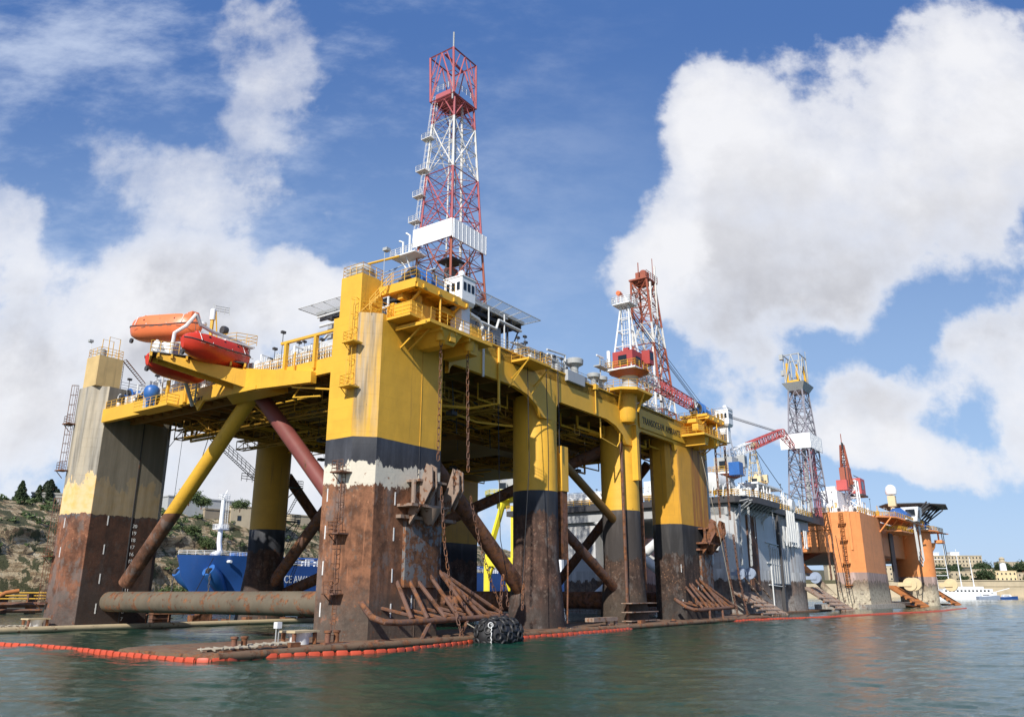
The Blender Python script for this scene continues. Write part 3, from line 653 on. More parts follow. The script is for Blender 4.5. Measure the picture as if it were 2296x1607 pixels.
# fairlead brackets for the chains
def fairlead(ob, mat, par):
    mb = MB()
    mb.box(ob+2.3, ob+7.4, -1.8, 0, 11.9, 12.15); mb.box(ob+3.4, ob+7.2, -1.6, 0, 14.2, 14.4)
    for c in (ob+4.2, ob+8.0):
        for dx in (-.3, .3):
            mb.add([(c+dx, -.1, 12), (c+dx, -1.5, 11.8), (c+dx, -2.7, 13.7), (c+dx, -2.6, 15.4), (c+dx, -1.9, 15.8), (c+dx, -1.3, 14.2),
                    (c+dx+.14, -.1, 12), (c+dx+.14, -1.5, 11.8), (c+dx+.14, -2.7, 13.7), (c+dx+.14, -2.6, 15.4), (c+dx+.14, -1.9, 15.8), (c+dx+.14, -1.3, 14.2)],
                   [(0, 1, 2, 3, 4, 5), (11, 10, 9, 8, 7, 6)]+[(i, 6+i, 6+(i+1) % 6, (i+1) % 6) for i in range(6)])
        mb.lathe((c-.16, -2.0, 13.9), [(.5, 0), (.4, .2), (.5, .45)], 14, 'x')
        mb.add([(c-.6, -.02, 12), (c-1, -2.0, 12), (c-.9, -.6, 10.4), (c-.4, -.02, 12), (c-.75, -2., 12), (c-.65, -.6, 10.4)], [(0, 1, 2), (5, 4, 3), (0, 3, 4, 1), (1, 4, 5, 2), (2, 5, 3, 0)])
    mb.box(ob+5.4, ob+6.0, -1.2, 0, 12.1, 14.3); mb.lathe((ob+3.1, -1.2, 12.1), [(.22, 0), (.22, 2.2)], 8); mb.lathe((ob+6.6, -1.2, 12.1), [(.25, 0), (.25, 2.2)], 8)
    mb.lathe((ob+5.7, -.9, 10.4), [(.3, 0), (1.2, 1.5)], 12)
    mb.box(ob+2.2, ob+10, -.6, 0, 10.9, 11.2)
    P('fairlead', mb, mat)
    mb = MB(); mb.prism([(ob+3.2, .05), (ob+3.2, -.35), (ob+7.6, -.35), (ob+8.6, .05)], 5, 11.); P('chafe_plate', mb, 'chafe steel')
fairlead(.6, 'weathered steel', c_near); fairlead(68.5, 'rust heavy', c_far)
# anchor racks
def rack(ob, par, label):
    mb = MB()
    mb.tube([(ob-.7, .1, 3.7), (ob-1.2, -.9, 3.2), (ob-1.5, -1.9, 2.65), (ob-1.0, -2.8, 2.3), (ob+.7, -3, 2.2), (ob+8, -3.0, 2.3), (ob+15.6, -3, 2.4)], .26, 10)
    tops = [(3.4, 5.5), (4.8, 5.9), (5.7, 5.9), (7.3, 6.5), (8.7, 6.8), (9.3, 6.4), (9.5, 6), (9.6, 6.3)]; bots = [1.4+.6, 4.0, 6.4, 8.2, 10.2, 11.7, 13.1, 15.3]
    for i, ((tb, tz), bb) in enumerate(zip(tops, bots)): mb.tube([(ob+tb, .15, tz), (ob+bb, -3, 2.45)], .19, 8)
    for i, bb in enumerate((3, 5.5, 8, 10, 12)): mb.tube([(ob+bb-1.5, .1, 3.3), (ob+bb+1.2, -3, 2.3)], .15, 6)
    mb.tube([(ob+10.5, .5, 3.6), (ob+15.2, -3, 2.4)], .2, 8)
    for bb in (4.4, 9.5): mb.tube([(ob+bb-2.4, -4.0, .7), (ob+bb, -3, 2.2)], .17, 6)
    P('anchor_rack', mb, 'rust tube', label)
rack(0, c_near, 'rusty anchor rack of bent pipes on the nearest column'); rack(62.5, c_far, 'rusty anchor rack on the far corner column')
mb = MB(); mb.box(13.3, 17.2, -3.5, -1.0, .95, 1.55); P('deck_hatch', mb, 'pontoon cream', None, pn)
# column ladders
def col_ladder(par, x, y, segs, wd, out, mat):
    mb = MB()
    for (z0, z1, dy) in segs:
        mb.ladder((x, y+dy, z0), (x, y+dy, z1), wd, .45, .38, .035, True, out); o = Vector(out)
        mb.box(x-.1+min(0, o.x*1.4), x+.1+max(0, o.x*1.4), y+dy-.9, y+dy+.55, z0-.12, z0)
        mb.rail([(x+o.x*1.3, y+dy-.85, z0), (x+o.x*1.3, y+dy+.5, z0)], .95, .6, .03); mb.rail([(x+o.x*1.3, y+dy+.5, z0), (x, y+dy+.5, z0)], .95, .6, .03)
        mb.bar((x, y+dy+.4, z0-.9), (x+o.x*1.3, y+dy+.4, z0-.1), .05, 4)
    mb.build('ladder', mat, par)
col_ladder(c_near, -1.5, 2.0, ((22.2, 26.0, 0), (26.3, 30.6, -.1)), (0, 1, 0), (-.75, 0, 0), 'yellow rail')
col_ladder(c_near, -1.5, 2.3, ((14.6, 15.2, 0), (9.4, 14.6, .0), (4.5, 9.3, .1), ), (0, 1, 0), (-.75, 0, 0), 'rust tube')
mb = MB(); mb.ladder((-1.52, 2.55, .8), (-1.52, 2.45, 4.5), (0, 1, 0), .45, .38, .04, False); mb.build('ladder', 'rust tube', c_near)
col_ladder(c_left, -1.5, 51.9, ((19, 24.6, 0), (24.8, 29.8, 0)), (0, 1, 0), (-.6, .3, 0), 'rust tube')
col_ladder(c_left, -1.5, 51.7, ((3.5, 8.6, 0), (8.8, 15.6, 0)), (0, 1, 0), (-.6, .3, 0), 'rust tube')
mb = MB(); mb.ladder((1.9, 48.2, 29.3), (1.9, 48.2, 33.2), (0, 1, 0), .5, .35, .035, False)
for k in range(3): mb.ladder((2, 48.2-.05*k, 33.4), (5, 47.8, 30.6), (0, 1, 0), .8, .3, .05, False)
mb.build('ladder', 'rust tube', c_left)
# stair landings on the far round column beside the ship
mb = MB()
for z in (8.5, 15., 20.2):
    mb.box(30.5, 33.5, 49.0, 50.4, z, z+.12); mb.rail([(30.5, 49, z), (33.5, 49, z), (33.5, 50.4, z)], 1.1, 1, .04); mb.bar((33, 49.5, z), (31, 50, z-2), .08, 4)
for z0, z1 in ((3, 8.5), (10.5, 15.), (16, 20.2)): mb.ladder((30.9, 48.9, z0), (33.2, 48.9, z1), (0, 1, 0), .6, .3, .05, False)
mb.ladder((29, 54.3, 21), (20, 54.3, 26.5), (0, 1, 0), .6, .4, .06, False); mb.rail([(29, 54.4, 21), (26, 54.4, 21)], 1.2, 1, .05); mb.rail([(29, 54.4, 21.4), (20, 54.4, 26.9)], 1.2, 1, .05)
P('stair_landing', mb, 'dark steel', None, k2l)
# helideck
mb = MB(); mb.box(9.5, 26.5, 2.2, 20.5, 36.0, 36.4); P('helideck', mb, 'galvanised')
mb = MB()
for b in range(10, 27, 2): mb.box(b-.1, b+.1, 2.4, 20.3, 35.4, 36.0)
for a in range(3, 21, 3): mb.box(9.6, 26.4, a-.12, a+.12, 35.1, 35.5)
for (x, y) in ((12, 3), (18, 3), (24, 3), (25.8, 10), (25.8, 18), (10, 10), (10, 18), (18, 18)): mb.bar((x, y, 30.7), (x, y, 35.4), .14, 6)
for (x0, y0, x1, y1) in ((24, 3, 26.3, 3), (18, 3, 22, 3), (10, 18, 10, 14)): mb.bar((x0, y0, 31), (x1, y1, 35.3), .09, 5)
P('helideck_frame', mb, 'dark steel')
mb = MB()
O_ = [(8, .8), (28, .8), (28, 22), (8, 22)]; I_ = [(9.5, 2.2), (26.5, 2.2), (26.5, 20.5), (9.5, 20.5)]
net = MB()
for i in range(4):
    o0, o1, i0, i1 = O_[i], O_[(i+1) % 4], I_[i], I_[(i+1) % 4]
    net.add([(*i0, 36.2), (*i1, 36.2), (*o1, 36.75), (*o0, 36.75)], [(0, 1, 2, 3)])
    mb.bar((*o0, 36.75), (*o1, 36.75), .06, 5)
    for k in range(11):
        t = k/10; a = Vector(i0).lerp(Vector(i1), t); b = Vector(o0).lerp(Vector(o1), t); mb.bar((a.x, a.y, 36.1), (b.x, b.y, 36.75), .05, 4)
P('net_frame', mb, 'pipe white'); P('safety_net', net, 'net wire')
# white tubes and pipe runs hung on the helideck edge
mb = MB()
mb.tube([(9.5, 2, 35.9), (22, 1.6, 35.4)], .12, 6); mb.tube([(12, 1.2, 33.4), (19, 1.0, 33.2), (19.5, 1.0, 34.4), (24, 1, 34.3)], .17, 8)
mb.tube([(8, 1.2, 34.6), (15.5, .8, 33.3), (16.2, .8, 32.6), (15.3, .6, 31.4)], .2, 8)
for x in (14.6, 15.0, 15.5): mb.tube([(x, .5, 30.3), (x, .5, 31.8)], .16, 8)
mb.tube([(15.2, -.12, 31.2), (15.2, -.12, 26.6)], .14, 8)
for x in (11.5, 13.6, 17.6, 20.6): mb.bar((x, 1., 30.7), (x, 1., 35.4), .09, 6)
mb.tube([(8.9, 7, 34.4), (8.9, 19, 34.2)], .17, 8); mb.tube([(8.9, 6, 35.6), (8.9, 19.5, 35.4)], .13, 8); mb.tube([(8.5, 6, 33), (8.5, 17, 32.8), (8.5, 19, 31.4), (8.3, 21, 31.2), (8.3, 22, 29.9)], .16, 8)
for y in (8, 12.5): mb.tube([(8.7, y, 34.3), (8.7, y, 35.5)], .13, 6)
P('pipe_run', mb, 'pipe white')
# accommodation block below the helideck
mb = MB(); mb.box(10.5, 23.5, 3.6, 19.5, 30.75, 35.0); hb = P('deck_house', mb, 'grey paint')
mb = MB()
for x in (12.2, 14.6, 19.5, 21.8): mb.box(x, x+.8, 3.54, 3.62, 32.6, 33.4)
for y in (6, 9, 12, 15): mb.box(10.44, 10.52, y, y+.8, 32.6, 33.4)
mb.box(17, 17.9, 3.53, 3.62, 30.9, 32.9); P('window', mb, 'window glass', None, hb)
# deck machinery along the near edge
CNT = {}; REST = {}
def clutter(seed, b0, b1, a0, a1, z, n, par, hmax=2.6, mats=('pipe white', 'grey paint', 'galvanised'), frame=True):
    """deck gear, every piece a part; past a hundred of one kind on a rig the rest go in one"""
    r = random.Random(seed)
    for i in range(n):
        x = r.uniform(b0, b1); y = r.uniform(a0, a1); mt = r.choice(mats); k = r.random()
        w_ = r.uniform(.3, 1.2); d = r.uniform(.3, 1.1); h = r.uniform(.5, hmax); m = MB()
        if k < .28: nm = 'equipment_box'; m.box(x-w_/2, x+w_/2, y-d/2, y+d/2, z, z+h*.7)
        elif k < .42: nm = 'tank'; m.lathe((x, y, z), [(w_*.4, 0), (w_*.4, h*.7), (w_*.25, h*.8), (.1, h*.85)], 10)
        elif k < .66:
            L = r.uniform(1, 4); nm = 'pipe'; m.tube([(x, y, z), (x, y, z+h), (x+L, y, z+h), (x+L, y, z+h*.3)], r.choice((.06, .1, .15)), 6)
        elif k < .8:
            L = r.uniform(1.5, 5); nm = 'pipe'; m.tube([(x, y, z+h*.6), (x, y+.6, z+h*.6), (x+L, y+.6, z+h*.6), (x+L, y, z+h*.5)], .1, 6)
        elif k < .9: nm = 'motor'; mt = 'dark steel'; m.lathe((x, y, z+h*.3), [(w_*.4, 0), (w_*.45, d*.5), (w_*.4, d)], 10, 'x')
        else: nm = 'lamp_post'; mt = 'dark steel'; m.bar((x, y, z), (x, y, z+h*1.5), .05, 4); m.box(x-.25, x+.25, y-.15, y+.15, z+h*1.5, z+h*1.5+.25)
        key = (par.name, nm); CNT[key] = CNT.get(key, 0)+1
        if CNT[key] <= 98: P(nm, m, mt, None, par)
        else: q = REST.setdefault((par.name, nm, mt), MB()); q.add(m.v, m.f)
def clutter_rest(par, PP):
    for (pn_, nm, mt), m in REST.items():
        if pn_ == par.name: o = PP(nm+'_group', m, mt, None, par); o['kind'] = 'stuff'
rr = random.Random(5)
clutter(14, .6, 5, 6.5, 24, 26.2, 110, rig, 3.0, ('pipe white', 'white clean', 'galvanised'))
clutter(11, 22.5, 34, .7, 4, 30.7, 80, rig, 2.6); clutter(12, 33, 46, .8, 6, 30.7, 42, rig, 1.7)
clutter(13, 54, 68, 1, 8, 30.7, 60, rig, 2.6); clutter(15, .6, 6, 26, 46, 26.2, 120, rig, 3.0, ('pipe white', 'white clean', 'galvanised')); clutter(16, 8, 60, 8, 50, 30.7, 46, rig, 3.)
clutter(17, 68, 76, 2, 12, 30.7, 26, rig, 2.0)
clutter_rest(rig, P)
mb = MB()
for k in range(7):
    y = .9+.35*k; mb.tube([(23 if k < 4 else 26, y, 32.6+.1*k), (33-k*.6, y, 32.4+.1*k), (33.8-k*.6, y, 32), (34.2-k*.6, y, 30.8)], .09, 6)
mb.tube([(30, 1.2, 33.6), (34.3, 1.2, 33.9), (34.3, 1.2, 30.7)], .13, 6); mb.tube([(31, 1.8, 33.4), (34.9, 1.8, 33.7), (34.9, 1.8, 30.7)], .13, 6)
for i in range(13):
    z = 27.0+.24*i+.1*(i % 3); x = .5+.33*i; y1 = 18+2*math.sin(i*2.1); mb.tube([(x, 6.2, z), (x, y1, z), (x, y1+.4, z-.8), (x, y1+.4, 26.2)], .10+.03*(i % 2), 6)
for k in range(16):
    y = 7+.72*k; mb.tube([(.25, y, 26.2), (.25, y, 27.5+.3*(k % 3)), (.25, y+.35, 27.5+.3*(k % 3)), (.25, y+.35, 26.2)], .06, 5)
for y in (30, 31.6, 33, 34.2, 35.4, 38, 40.3, 42.2): mb.tube([(1.0, y, 26.2), (1.0, y, 29), (2.6, y+1, 29.4), (2.6, y+2.2, 29.2), (2.6, y+2.2, 26.2)], .11, 6)
for k in range(5): mb.tube([(1+.5*k, 26, 28+.3*k), (1+.5*k, 46, 27.6+.3*k)], .1, 6)
mb.tube([(-.6, 34.2, 26.4), (-.6, 34.2, 30.0), (-.6, 31.2, 29.8)], .12, 6)
P('pipe_run', mb, 'pipe white')
mb = MB()
for (x, y, z, s) in ((36.1, .9, 30.7, 1.), (41.3, 1.0, 30.7, .75), (43.4, 1.0, 30.7, .75), (46.6, 1.6, 30.7, .6), (57.5, 2, 30.7, .7)):
    mb = MB(); mb.lathe((x, y, z), [(.55*s, 0), (.5*s, 1.7*s), (.6*s, 2.0*s), (1.15*s, 2.3*s), (1.2*s, 2.9*s), (1.0*s, 3.05*s), (.1, 3.1*s)], 18); P('mushroom_vent', mb, 'galvanised')
mb = MB(); mb.rail([(10, .1, 30.75), (45.5, .1, 30.75)], step=1.5); mb.rail([(54.3, .1, 30.75), (69, .1, 30.75)], step=1.5)
mb.rail([(1.2, 53, 30.7), (60, 53, 30.7)], step=3)
P('handrail', mb, 'galvanised')
mb = MB(); mb.box(20.6, 25.2, -2.4, 0, 29.5, 29.75)
for x in (20.7, 25.1): mb.bar((x, -2.3, 29.5), (x, 0, 27.6), .09, 4); mb.bar((x, -2.3, 29.6), (x-.9, -.2, 26.4), .06, 4)
mb.rail([(20.6, 0, 29.75), (20.6, -2.4, 29.75), (25.2, -2.4, 29.75), (25.2, 0, 29.75)], step=1.2)
mb.bar((39.5, -.2, 30.9), (39.5, -.2, 27), .09, 5); mb.box(39.2, 39.8, -.5, 0, 30.2, 30.9)
mb.box(46.4, 47.1, -.5, 0, 30, 31); P('side_balcony', mb, 'yellow rail')
mb = MB(); mb.box(32.2, 36.4, -.45, .0, 29.9, 31.3); P('electrical_cabinet', mb, 'grey paint')
mb = MB()                                                  # radar and light mast
mb.bar((44.2, 1.5, 30.7), (44.2, 1.5, 36), .1, 6); mb.box(43.2, 46.4, 1, 2, 34.6, 34.75); mb.rail([(43.2, 1, 34.7), (44.9, 1, 34.7), (44.9, 2, 34.7)], .9, .7, .04)
mb.bar((44.9, 1.5, 34.7), (47, 1.5, 37), .05, 4); P('radar_mast', mb, 'galvanised')
mb = MB(); mb.box(43.3, 45.2, 1.4, 1.6, 36.1, 36.3); mb.lathe((46.8, 1.5, 35.2), [(.28, 0), (.28, .5), (.22, .5), (.22, .6), (.28, .6), (.28, 2.4), (.1, 2.45)], 10)
mb.lathe((53.6, .2, 36), [(.45, 0), (.45, 2.2), (.2, 2.4)], 12); P('radar_scanner', mb, 'white clean')
# yellow gallows frame on the end deck
mb = MB(); mb.box(-.3, 0, 5.9, 14.0, 28.7, 28.95)
for y in (8.8, 13.2): mb.box(-.35, .05, y-.16, y+.16, 25.4, 28.7)
for y in [29.9, 33.6]: mb.box(-.35, -.1, y-.2, y+.2, 24.9, 28)
P('gallows_frame', mb, 'yellow rail')
mb = MB(); mb.box(-1.9, 0, 30.6, 37.4, 24.4, 24.65); mb.box(-.4, 0, 30, 47, 24.65, 26.3); P('tank_platform', mb, 'yellow rail')
mb = MB(); mb.rail([(-1.9, 37.3, 24.65), (-1.9, 30.7, 24.65), (0, 30.7, 24.65)], step=1.1); P('handrail', mb, 'yellow rail')
mb = MB(); mb.box(-.9, .1, 36.3, 37.2, 24.7, 28.2); P('vent_trunk', mb, 'grey paint')
# hanging wires

# ================================================================ THINGS ON RIG 1
def cable(pts, r, label, cat='cable', mat='cable black', name='cable', group=None):
    mb = MB(); mb.tube(pts, r, 4); return single(name, mb, mat, label, cat, pts[0], group)
cable([(27.2, -.4, 30.9), (26.9, -.8, 19), (26.2, -1., 10.5)], .05, 'thin dark wire hanging down the left side of the second column')
cable([(30.2, -.2, 30.7), (30.3, -.2, 20.5)], .07, 'short black hose down the right side of the second column top', 'hose', name='hose')
cable([(23.4, -.3, 30.9), (22.6, -1, 18), (19, -2.4, 4.4)], .045, 'long wire from the side balcony down to the fender chains')
cable([(18.4, .3, 27), (19, .3, 10), (20.3, .3, 6)], .04, 'thin wire hanging in front of the yellow gantry crane')
cable([(70.8, -1.6, 27), (72.6, -3.4, 12), (75.4, -3.6, 3)], .05, 'pale slack rope falling across the far corner column', 'rope', 'rope', 'rope')
cable([(14.5, 53.3, 26.8), (8.8, 53.3, 18)], .05, 'slanting wire from the deck to the left column')
cable([(19, 53.4, 26.8), (17.2, 53.4, 19)], .05, 'straight wire hanging in the gap right of the left column')
cable([(14.9, 53.6, 26.8), (14.7, 53.6, 17)], .03, 'thinnest wire hanging in the gap right of the left column')
cable([(16, 45, 9), (13, 46, 1.5)], .05, 'mooring wire running down behind the horizontal tube')
# anchor chains
def chain(pts, label, grp=None, pitch=.6, r=.045, mat='rust tube', frame=FR):
    mb = MB(); mb.chain(pts, pitch, r, .13); return single('anchor_chain', mb, mat, label, 'chain', pts[0], grp, frame=frame)
chain([(4.8, -3, 28), (4.8, -3, 15.8)], 'rusty chain from winch platform to the left fairlead on the nearest column')
chain([(8.8, -3, 27.5), (9.1, -3.1, 15.4)], 'rusty chain from winch platform to the right fairlead on the nearest column')
chain([(5.1, -3.2, 13.6), (5.9, -3.1, 8.6), (6.8, -3.3, 4.2), (7.4, -4.2, .5)], 'rusty chain falling from the left fairlead through the anchor rack to the water')
chain([(9.5, -3.1, 13.2), (11, -3.1, 9), (13.2, -3.0, 5.2), (14.6, -3.3, 2.8)], 'rusty chain slanting from the right fairlead down to the black fender')
chain([(14.6, -3.2, 6.2), (14.0, -3.3, 2.6)], 'left strand of the short chains above the fender', None, .5, .05)
chain([(14.7, -3.2, 6.2), (15.6, -3.2, 2.9)], 'right strand of the short chains above the fender', None, .5, .05)
chain([(18.4, -3, 5.4), (18.0, -3.1, 2.6)], 'short chain at the outer end of the near anchor rack', None, .5, .05)
for x, l in ((74., 'left'), (78.4, 'right')):
    chain([(x, -3, 28), (x, -3, 15.8)], 'dark chain above the %s fairlead of the far corner column' % l, None, .7, .08)
    chain([(x+.3, -3.2, 13.6), (x+1.5, -3.2, 7), (x+3., -3.6, 1)], 'rusty chain below the %s fairlead of the far corner column' % l, None, .7, .07)
# lifeboats
def lifeboat(c, d, L, mat, label, tall=1.0, hatch=True):
    D = Vector((*d, 0)).normalized(); N = Vector((-D.y, D.x, 0)); base = c; C = Vector(c)
    T = Thing('lifeboat', label, 'lifeboat', base); W2 = L*.17
    def P3(x, y, z): v = C+D*x+N*y+Vector((0, 0, z)); return (v.x, v.y, v.z)
    def prof(t): return (1-abs(t)**3.2)**.55 if abs(t) < 1 else 0
    lower = MB(); rings = []; upper = MB(); ru = []; belt = MB()
    for i in range(17):
        t = -1+2*i/16; tt = max(min(t, .985), -.985); k = max(prof(tt), .10); x = tt*L/2
        sheer = .16*tt*tt*L*.25
        keel = -L*.17*(1-.55*abs(tt)**4)
        rings.append([P3(x*(1-.06*(j/8 if False else abs(math.cos(math.pi*j/8)*0+1-abs(j-4)/4))*abs(tt)), -W2*k*math.cos(math.pi*j/8), sheer+(keel-sheer)*math.sin(math.pi*j/8)**.75) for j in range(9)])
        ku = max(prof(tt*1.0), .08); hgt = L*.135*tall*(1-abs(tt)**3)**.6 if abs(tt) < .97 else L*.02
        ru.append([P3(x*.97, -W2*.95*ku*math.cos(math.pi*j/8), sheer+.05+max(hgt, .05)*min(1, math.sin(math.pi*j/8)*1.25)) for j in range(9)])
    lower.loft(rings); upper.loft(ru)
    hull = T.part('hull', lower, mat); T.part('canopy', upper, mat)
    pts = [Vector(r[0]) for r in rings]; pts2 = [Vector(r[-1]) for r in rings]
    belt.tube(pts, .07, 5); belt.tube(pts2, .07, 5); T.part('fender_belt', belt, 'dark steel')
    h = MB()
    for x, s in ((L*.30, .32), (-L*.3, .28)):
        q = P3(x, 0, L*.12*tall); h.lathe(q, [(s, 0), (s*.95, .28), (s*.6, .38)], 10)
    T.part('hatch', h, mat)
    for x in (-L*.22, 0, L*.2):
        for s_ in (-1, 1):
            wn = MB(); q = Vector(P3(x, s_*W2*.80, L*.085)); wn.lathe(tuple(q), [(.13, -.05), (.13, .07)], 8, 'y'); T.part('porthole', wn, 'window glass')
    st = MB()
    for s_ in (-1, 1):
        for x in (-.34, -.18, .1, .3): q0 = Vector(P3(L*x, s_*W2*.93, L*.02)); q1 = Vector(P3(L*x, s_*W2*.62, L*.115*tall)); st.bar(q0, q1, .035, 4)
        st.bar(P3(-L*.34, s_*W2*.60, L*.118*tall), P3(L*.32, s_*W2*.60, L*.118*tall), .03, 4)
    for x in (-.3, -.1, .12, .3): st.tube([P3(L*x, -.35, L*.125*tall), P3(L*x, -.35, L*.125*tall+.28), P3(L*x, .35, L*.125*tall+.28), P3(L*x, .35, L*.125*tall)], .03, 4)
    T.part('canopy_frame', st, 'white paint')
    if hatch:
        pt = MB(); q = P3(L*.36, 0, L*.10*tall); pt.prism([(q[0]-.6, q[1]-.5), (q[0]+.6, q[1]-.5), (q[0]+.6, q[1]+.5), (q[0]-.6, q[1]+.5)], q[2], q[2]+.62, [(q[0]-.4, q[1]-.4), (q[0]+.4, q[1]-.4), (q[0]+.4, q[1]+.4), (q[0]-.4, q[1]+.4)]); T.part('steering_cupola', pt, mat)
    mk = MB()
    for k in range(7):
        x = -L*.36+k*L*.12
        for s in (-1, 1): mk.bar(P3(x, s*W2*(.99), -.12), P3(x+L*.06, s*W2*.99, -.12), .03, 4)
    T.part('grab_line', mk, 'rope'); pr = MB(); q = P3(-L*.47, 0, -L*.13); pr.lathe(q, [(.28, -.1), (.28, .12)], 10, 'x'); T.part('rudder', pr, 'dark steel')
    return T
lifeboat((-3.4, 20.2, 28.35), (1, .10), 8.6, 'lifeboat red', 'red enclosed lifeboat hanging on the right of the yellow cantilever platform')
lifeboat((-4.2, 25.7, 27.3), (8, 1.3), 7.8, 'lifeboat red', 'dark red lifeboat slung lowest, underneath and behind the cantilever platform')
lifeboat((-4.1, 28.9, 32.25), (3.3, -7.1), 8.6, 'lifeboat orange', 'faded orange lifeboat, highest of the three, in front of the clouds', 1.25)
T = Thing('lifeboat_davit', 'white curved davit arm standing over the red lifeboat', 'davit', (-6.6, 22.2, 27.5))
mb = MB(); mb.tube([(-6.9, 22.6, 27.5), (-6.9, 22.4, 29.8), (-6.2, 21.6, 30.6), (-5.6, 21, 31.9)], .2, 8); T.part('arm', mb, 'white paint')
mb = MB(); mb.tube([(-5.6, 21.0, 31.9), (-5.0, 21, 30.9), (-3.6, 20.9, 30.5), (-1, 20.9, 30.3), (.6, 21, 30.1)], .2, 8); mb.bar((-1.2, 21.4, 30.2), (-1.2, 21.6, 27.4), .14, 6); mb.bar((.4, 21.2, 30), (.4, 21.4, 26.6), .12, 6); T.part('cradle_beam', mb, 'grey paint')
mb = MB(); mb.bar((-5.6, 21, 31.8), (-6.0, 20.2, 29.2), .03, 4); mb.bar((-.4, 20.9, 30.2), (-.4, 20.4, 29.2), .03, 4); T.part('fall_wire', mb, 'cable black')
T = Thing('davit_winch', 'white lifeboat winch on the tip of the cantilever platform', 'winch', (-7.3, 24, 27.5))
mb = MB(); mb.lathe((-7.8, 24.2, 28.6), [(.35, 0), (.6, .1), (.6, .2), (.3, .25), (.3, .9), (.6, .95), (.6, 1.05)], 12, 'x'); T.part('drum', mb, 'white clean')
mb = MB(); mb.box(-7.9, -6.6, 23.6, 24.8, 27.5, 28.1); mb.box(-6.8, -5.8, 22.8, 24, 27.5, 29.0); T.part('frame', mb, 'white paint')
T = Thing('signal_mast', 'short yellow and white signal mast with lamps behind the orange lifeboat', 'mast', (-1.2, 24.5, 30.7))
mb = MB(); mb.box(-2.6, .2, 23.6, 25.6, 30.55, 30.75); mb.bar((-1.4, 24.6, 30.7), (-1.4, 24.6, 33.6), .2, 6); mb.bar((-.8, 24.2, 30.7), (-1.2, 24.4, 34.2), .08, 5); T.part('post', mb, 'yellow rail')
mb = MB(); mb.lathe((-2.2, 25.2, 32.4), [(.1, 0), (.5, .1), (.5, .35), (.1, .5)], 10); mb.lathe((-1.4, 24.6, 33.2), [(.3, 0), (.3, 1.2), (.15, 1.3)], 10); T.part('radome', mb, 'white clean')
mb = MB(); mb.rail([(-1.2, 24.6, 34.1), (.2, 24, 34.1)], .8, .5, .04); mb.bar((-1.4, 24.6, 34), (-1.4, 24.6, 35.2), .04, 4); T.part('basket', mb, 'galvanised')
mb = MB(); mb.lathe((-.5, 24, 32.2), [(.45, 0), (.5, .3), (.45, .6)], 10, 'x'); T.part('horn', mb, 'dark steel')
# blue tank and blue gear on the left deck
T = Thing('pressure_tank', 'blue pressure vessel with domed top on the small yellow platform', 'tank', (-1.1, 35.3, 24.65))
tx, ty, tz = -1.1, 35.3, 24.65
mb = MB(); mb.lathe((tx, ty, tz+.5), [(.3, 0), (.4, .4), (.78, .95), (.85, 1.2), (.85, 1.8), (.7, 2.1), (.35, 2.3), (.15, 2.35)], 20); T.part('shell', mb, 'blue paint')
mb = MB()
for k in range(4): a = k*math.pi/2+.4; mb.bar((tx+.45*math.cos(a), ty+.45*math.sin(a), tz), (tx+.5*math.cos(a), ty+.5*math.sin(a), tz+1.3), .08, 5)
T.part('leg', mb, 'blue paint')
mb = MB(); mb.tube([(tx, ty, tz+2.7), (tx, ty, tz+3.2), (tx, ty-1.2, tz+3.4), (tx, ty-1.6, tz+2.8)], .07, 6); T.part('pipe', mb, 'pipe white')
def winch(c, s, label, mirror=1):
    x, y, z = c; T = Thing('mooring_winch', label, 'winch', c)
    mb = MB(); mb.lathe((x, y, z+1.15*s), [(1.25*s, 0), (1.3*s, .12*s), (.7*s, .16*s), (.7*s, 1.3*s), (1.25*s, 1.34*s), (1.25*s, 1.5*s)], 22, 'x'); T.part('drum', mb, 'blue paint')
    mb = MB(); mb.lathe((x+1.8*s, y, z+.9*s), [(.8*s, 0), (.95*s, .2*s), (.95*s, 1.0*s), (.6*s, 1.3*s)], 16, 'x'); mb.box(x+1.6*s, x+3.2*s, y-1*s, y+1*s, z, z+.5*s); mb.box(x-.7*s, x-.1*s, y-.5*s, y+.6*s, z, z+1.2*s); T.part('gearbox', mb, 'blue paint')
    mb = MB(); mb.lathe((x-.02*s, y, z+1.15*s), [(1.05*s, 0), (1.08*s, -.10*s), (.9*s, -.10*s), (.88*s, 0)], 22, 'x')
    for k in range(5): a = k*1.2566; mb.bar((x-.12*s, y, z+1.15*s), (x-.12*s, y+1.0*s*math.cos(a), z+1.15*s+1.0*s*math.sin(a)), .09*s, 4)
    T.part('brake_band', mb, 'dark steel')
    mb = MB(); mb.lathe((x-1.4*s, y-.2*s, z+.8*s), [(.35*s, 0), (.4*s, .5*s), (.3*s, .8*s)], 10, 'x'); mb.box(x-1.6*s, x-.6*s, y-.5*s, y+.3*s, z, z+.5*s); T.part('motor', mb, 'dark steel')
winch((2.7, -1.0, 32.3), 1.0, 'large blue mooring winch on the platform over the nearest column')
winch((5.4, -1.2, 32.3), .62, 'smaller blue winch beside the white control cabin on the near platform')
winch((71.5, -1.2, 32.3), 1.0, 'large blue mooring winch on the platform over the far corner column')
winch((74.6, -1.4, 32.3), .7, 'smaller blue winch next to the far white control cabin')
winch((1.2, 44.6, 27), .8, 'blue winch on the left column beside the steep ladder')
winch((.8, 40.2, 26.6), .6, 'small blue winch between the left column and the blue tank')
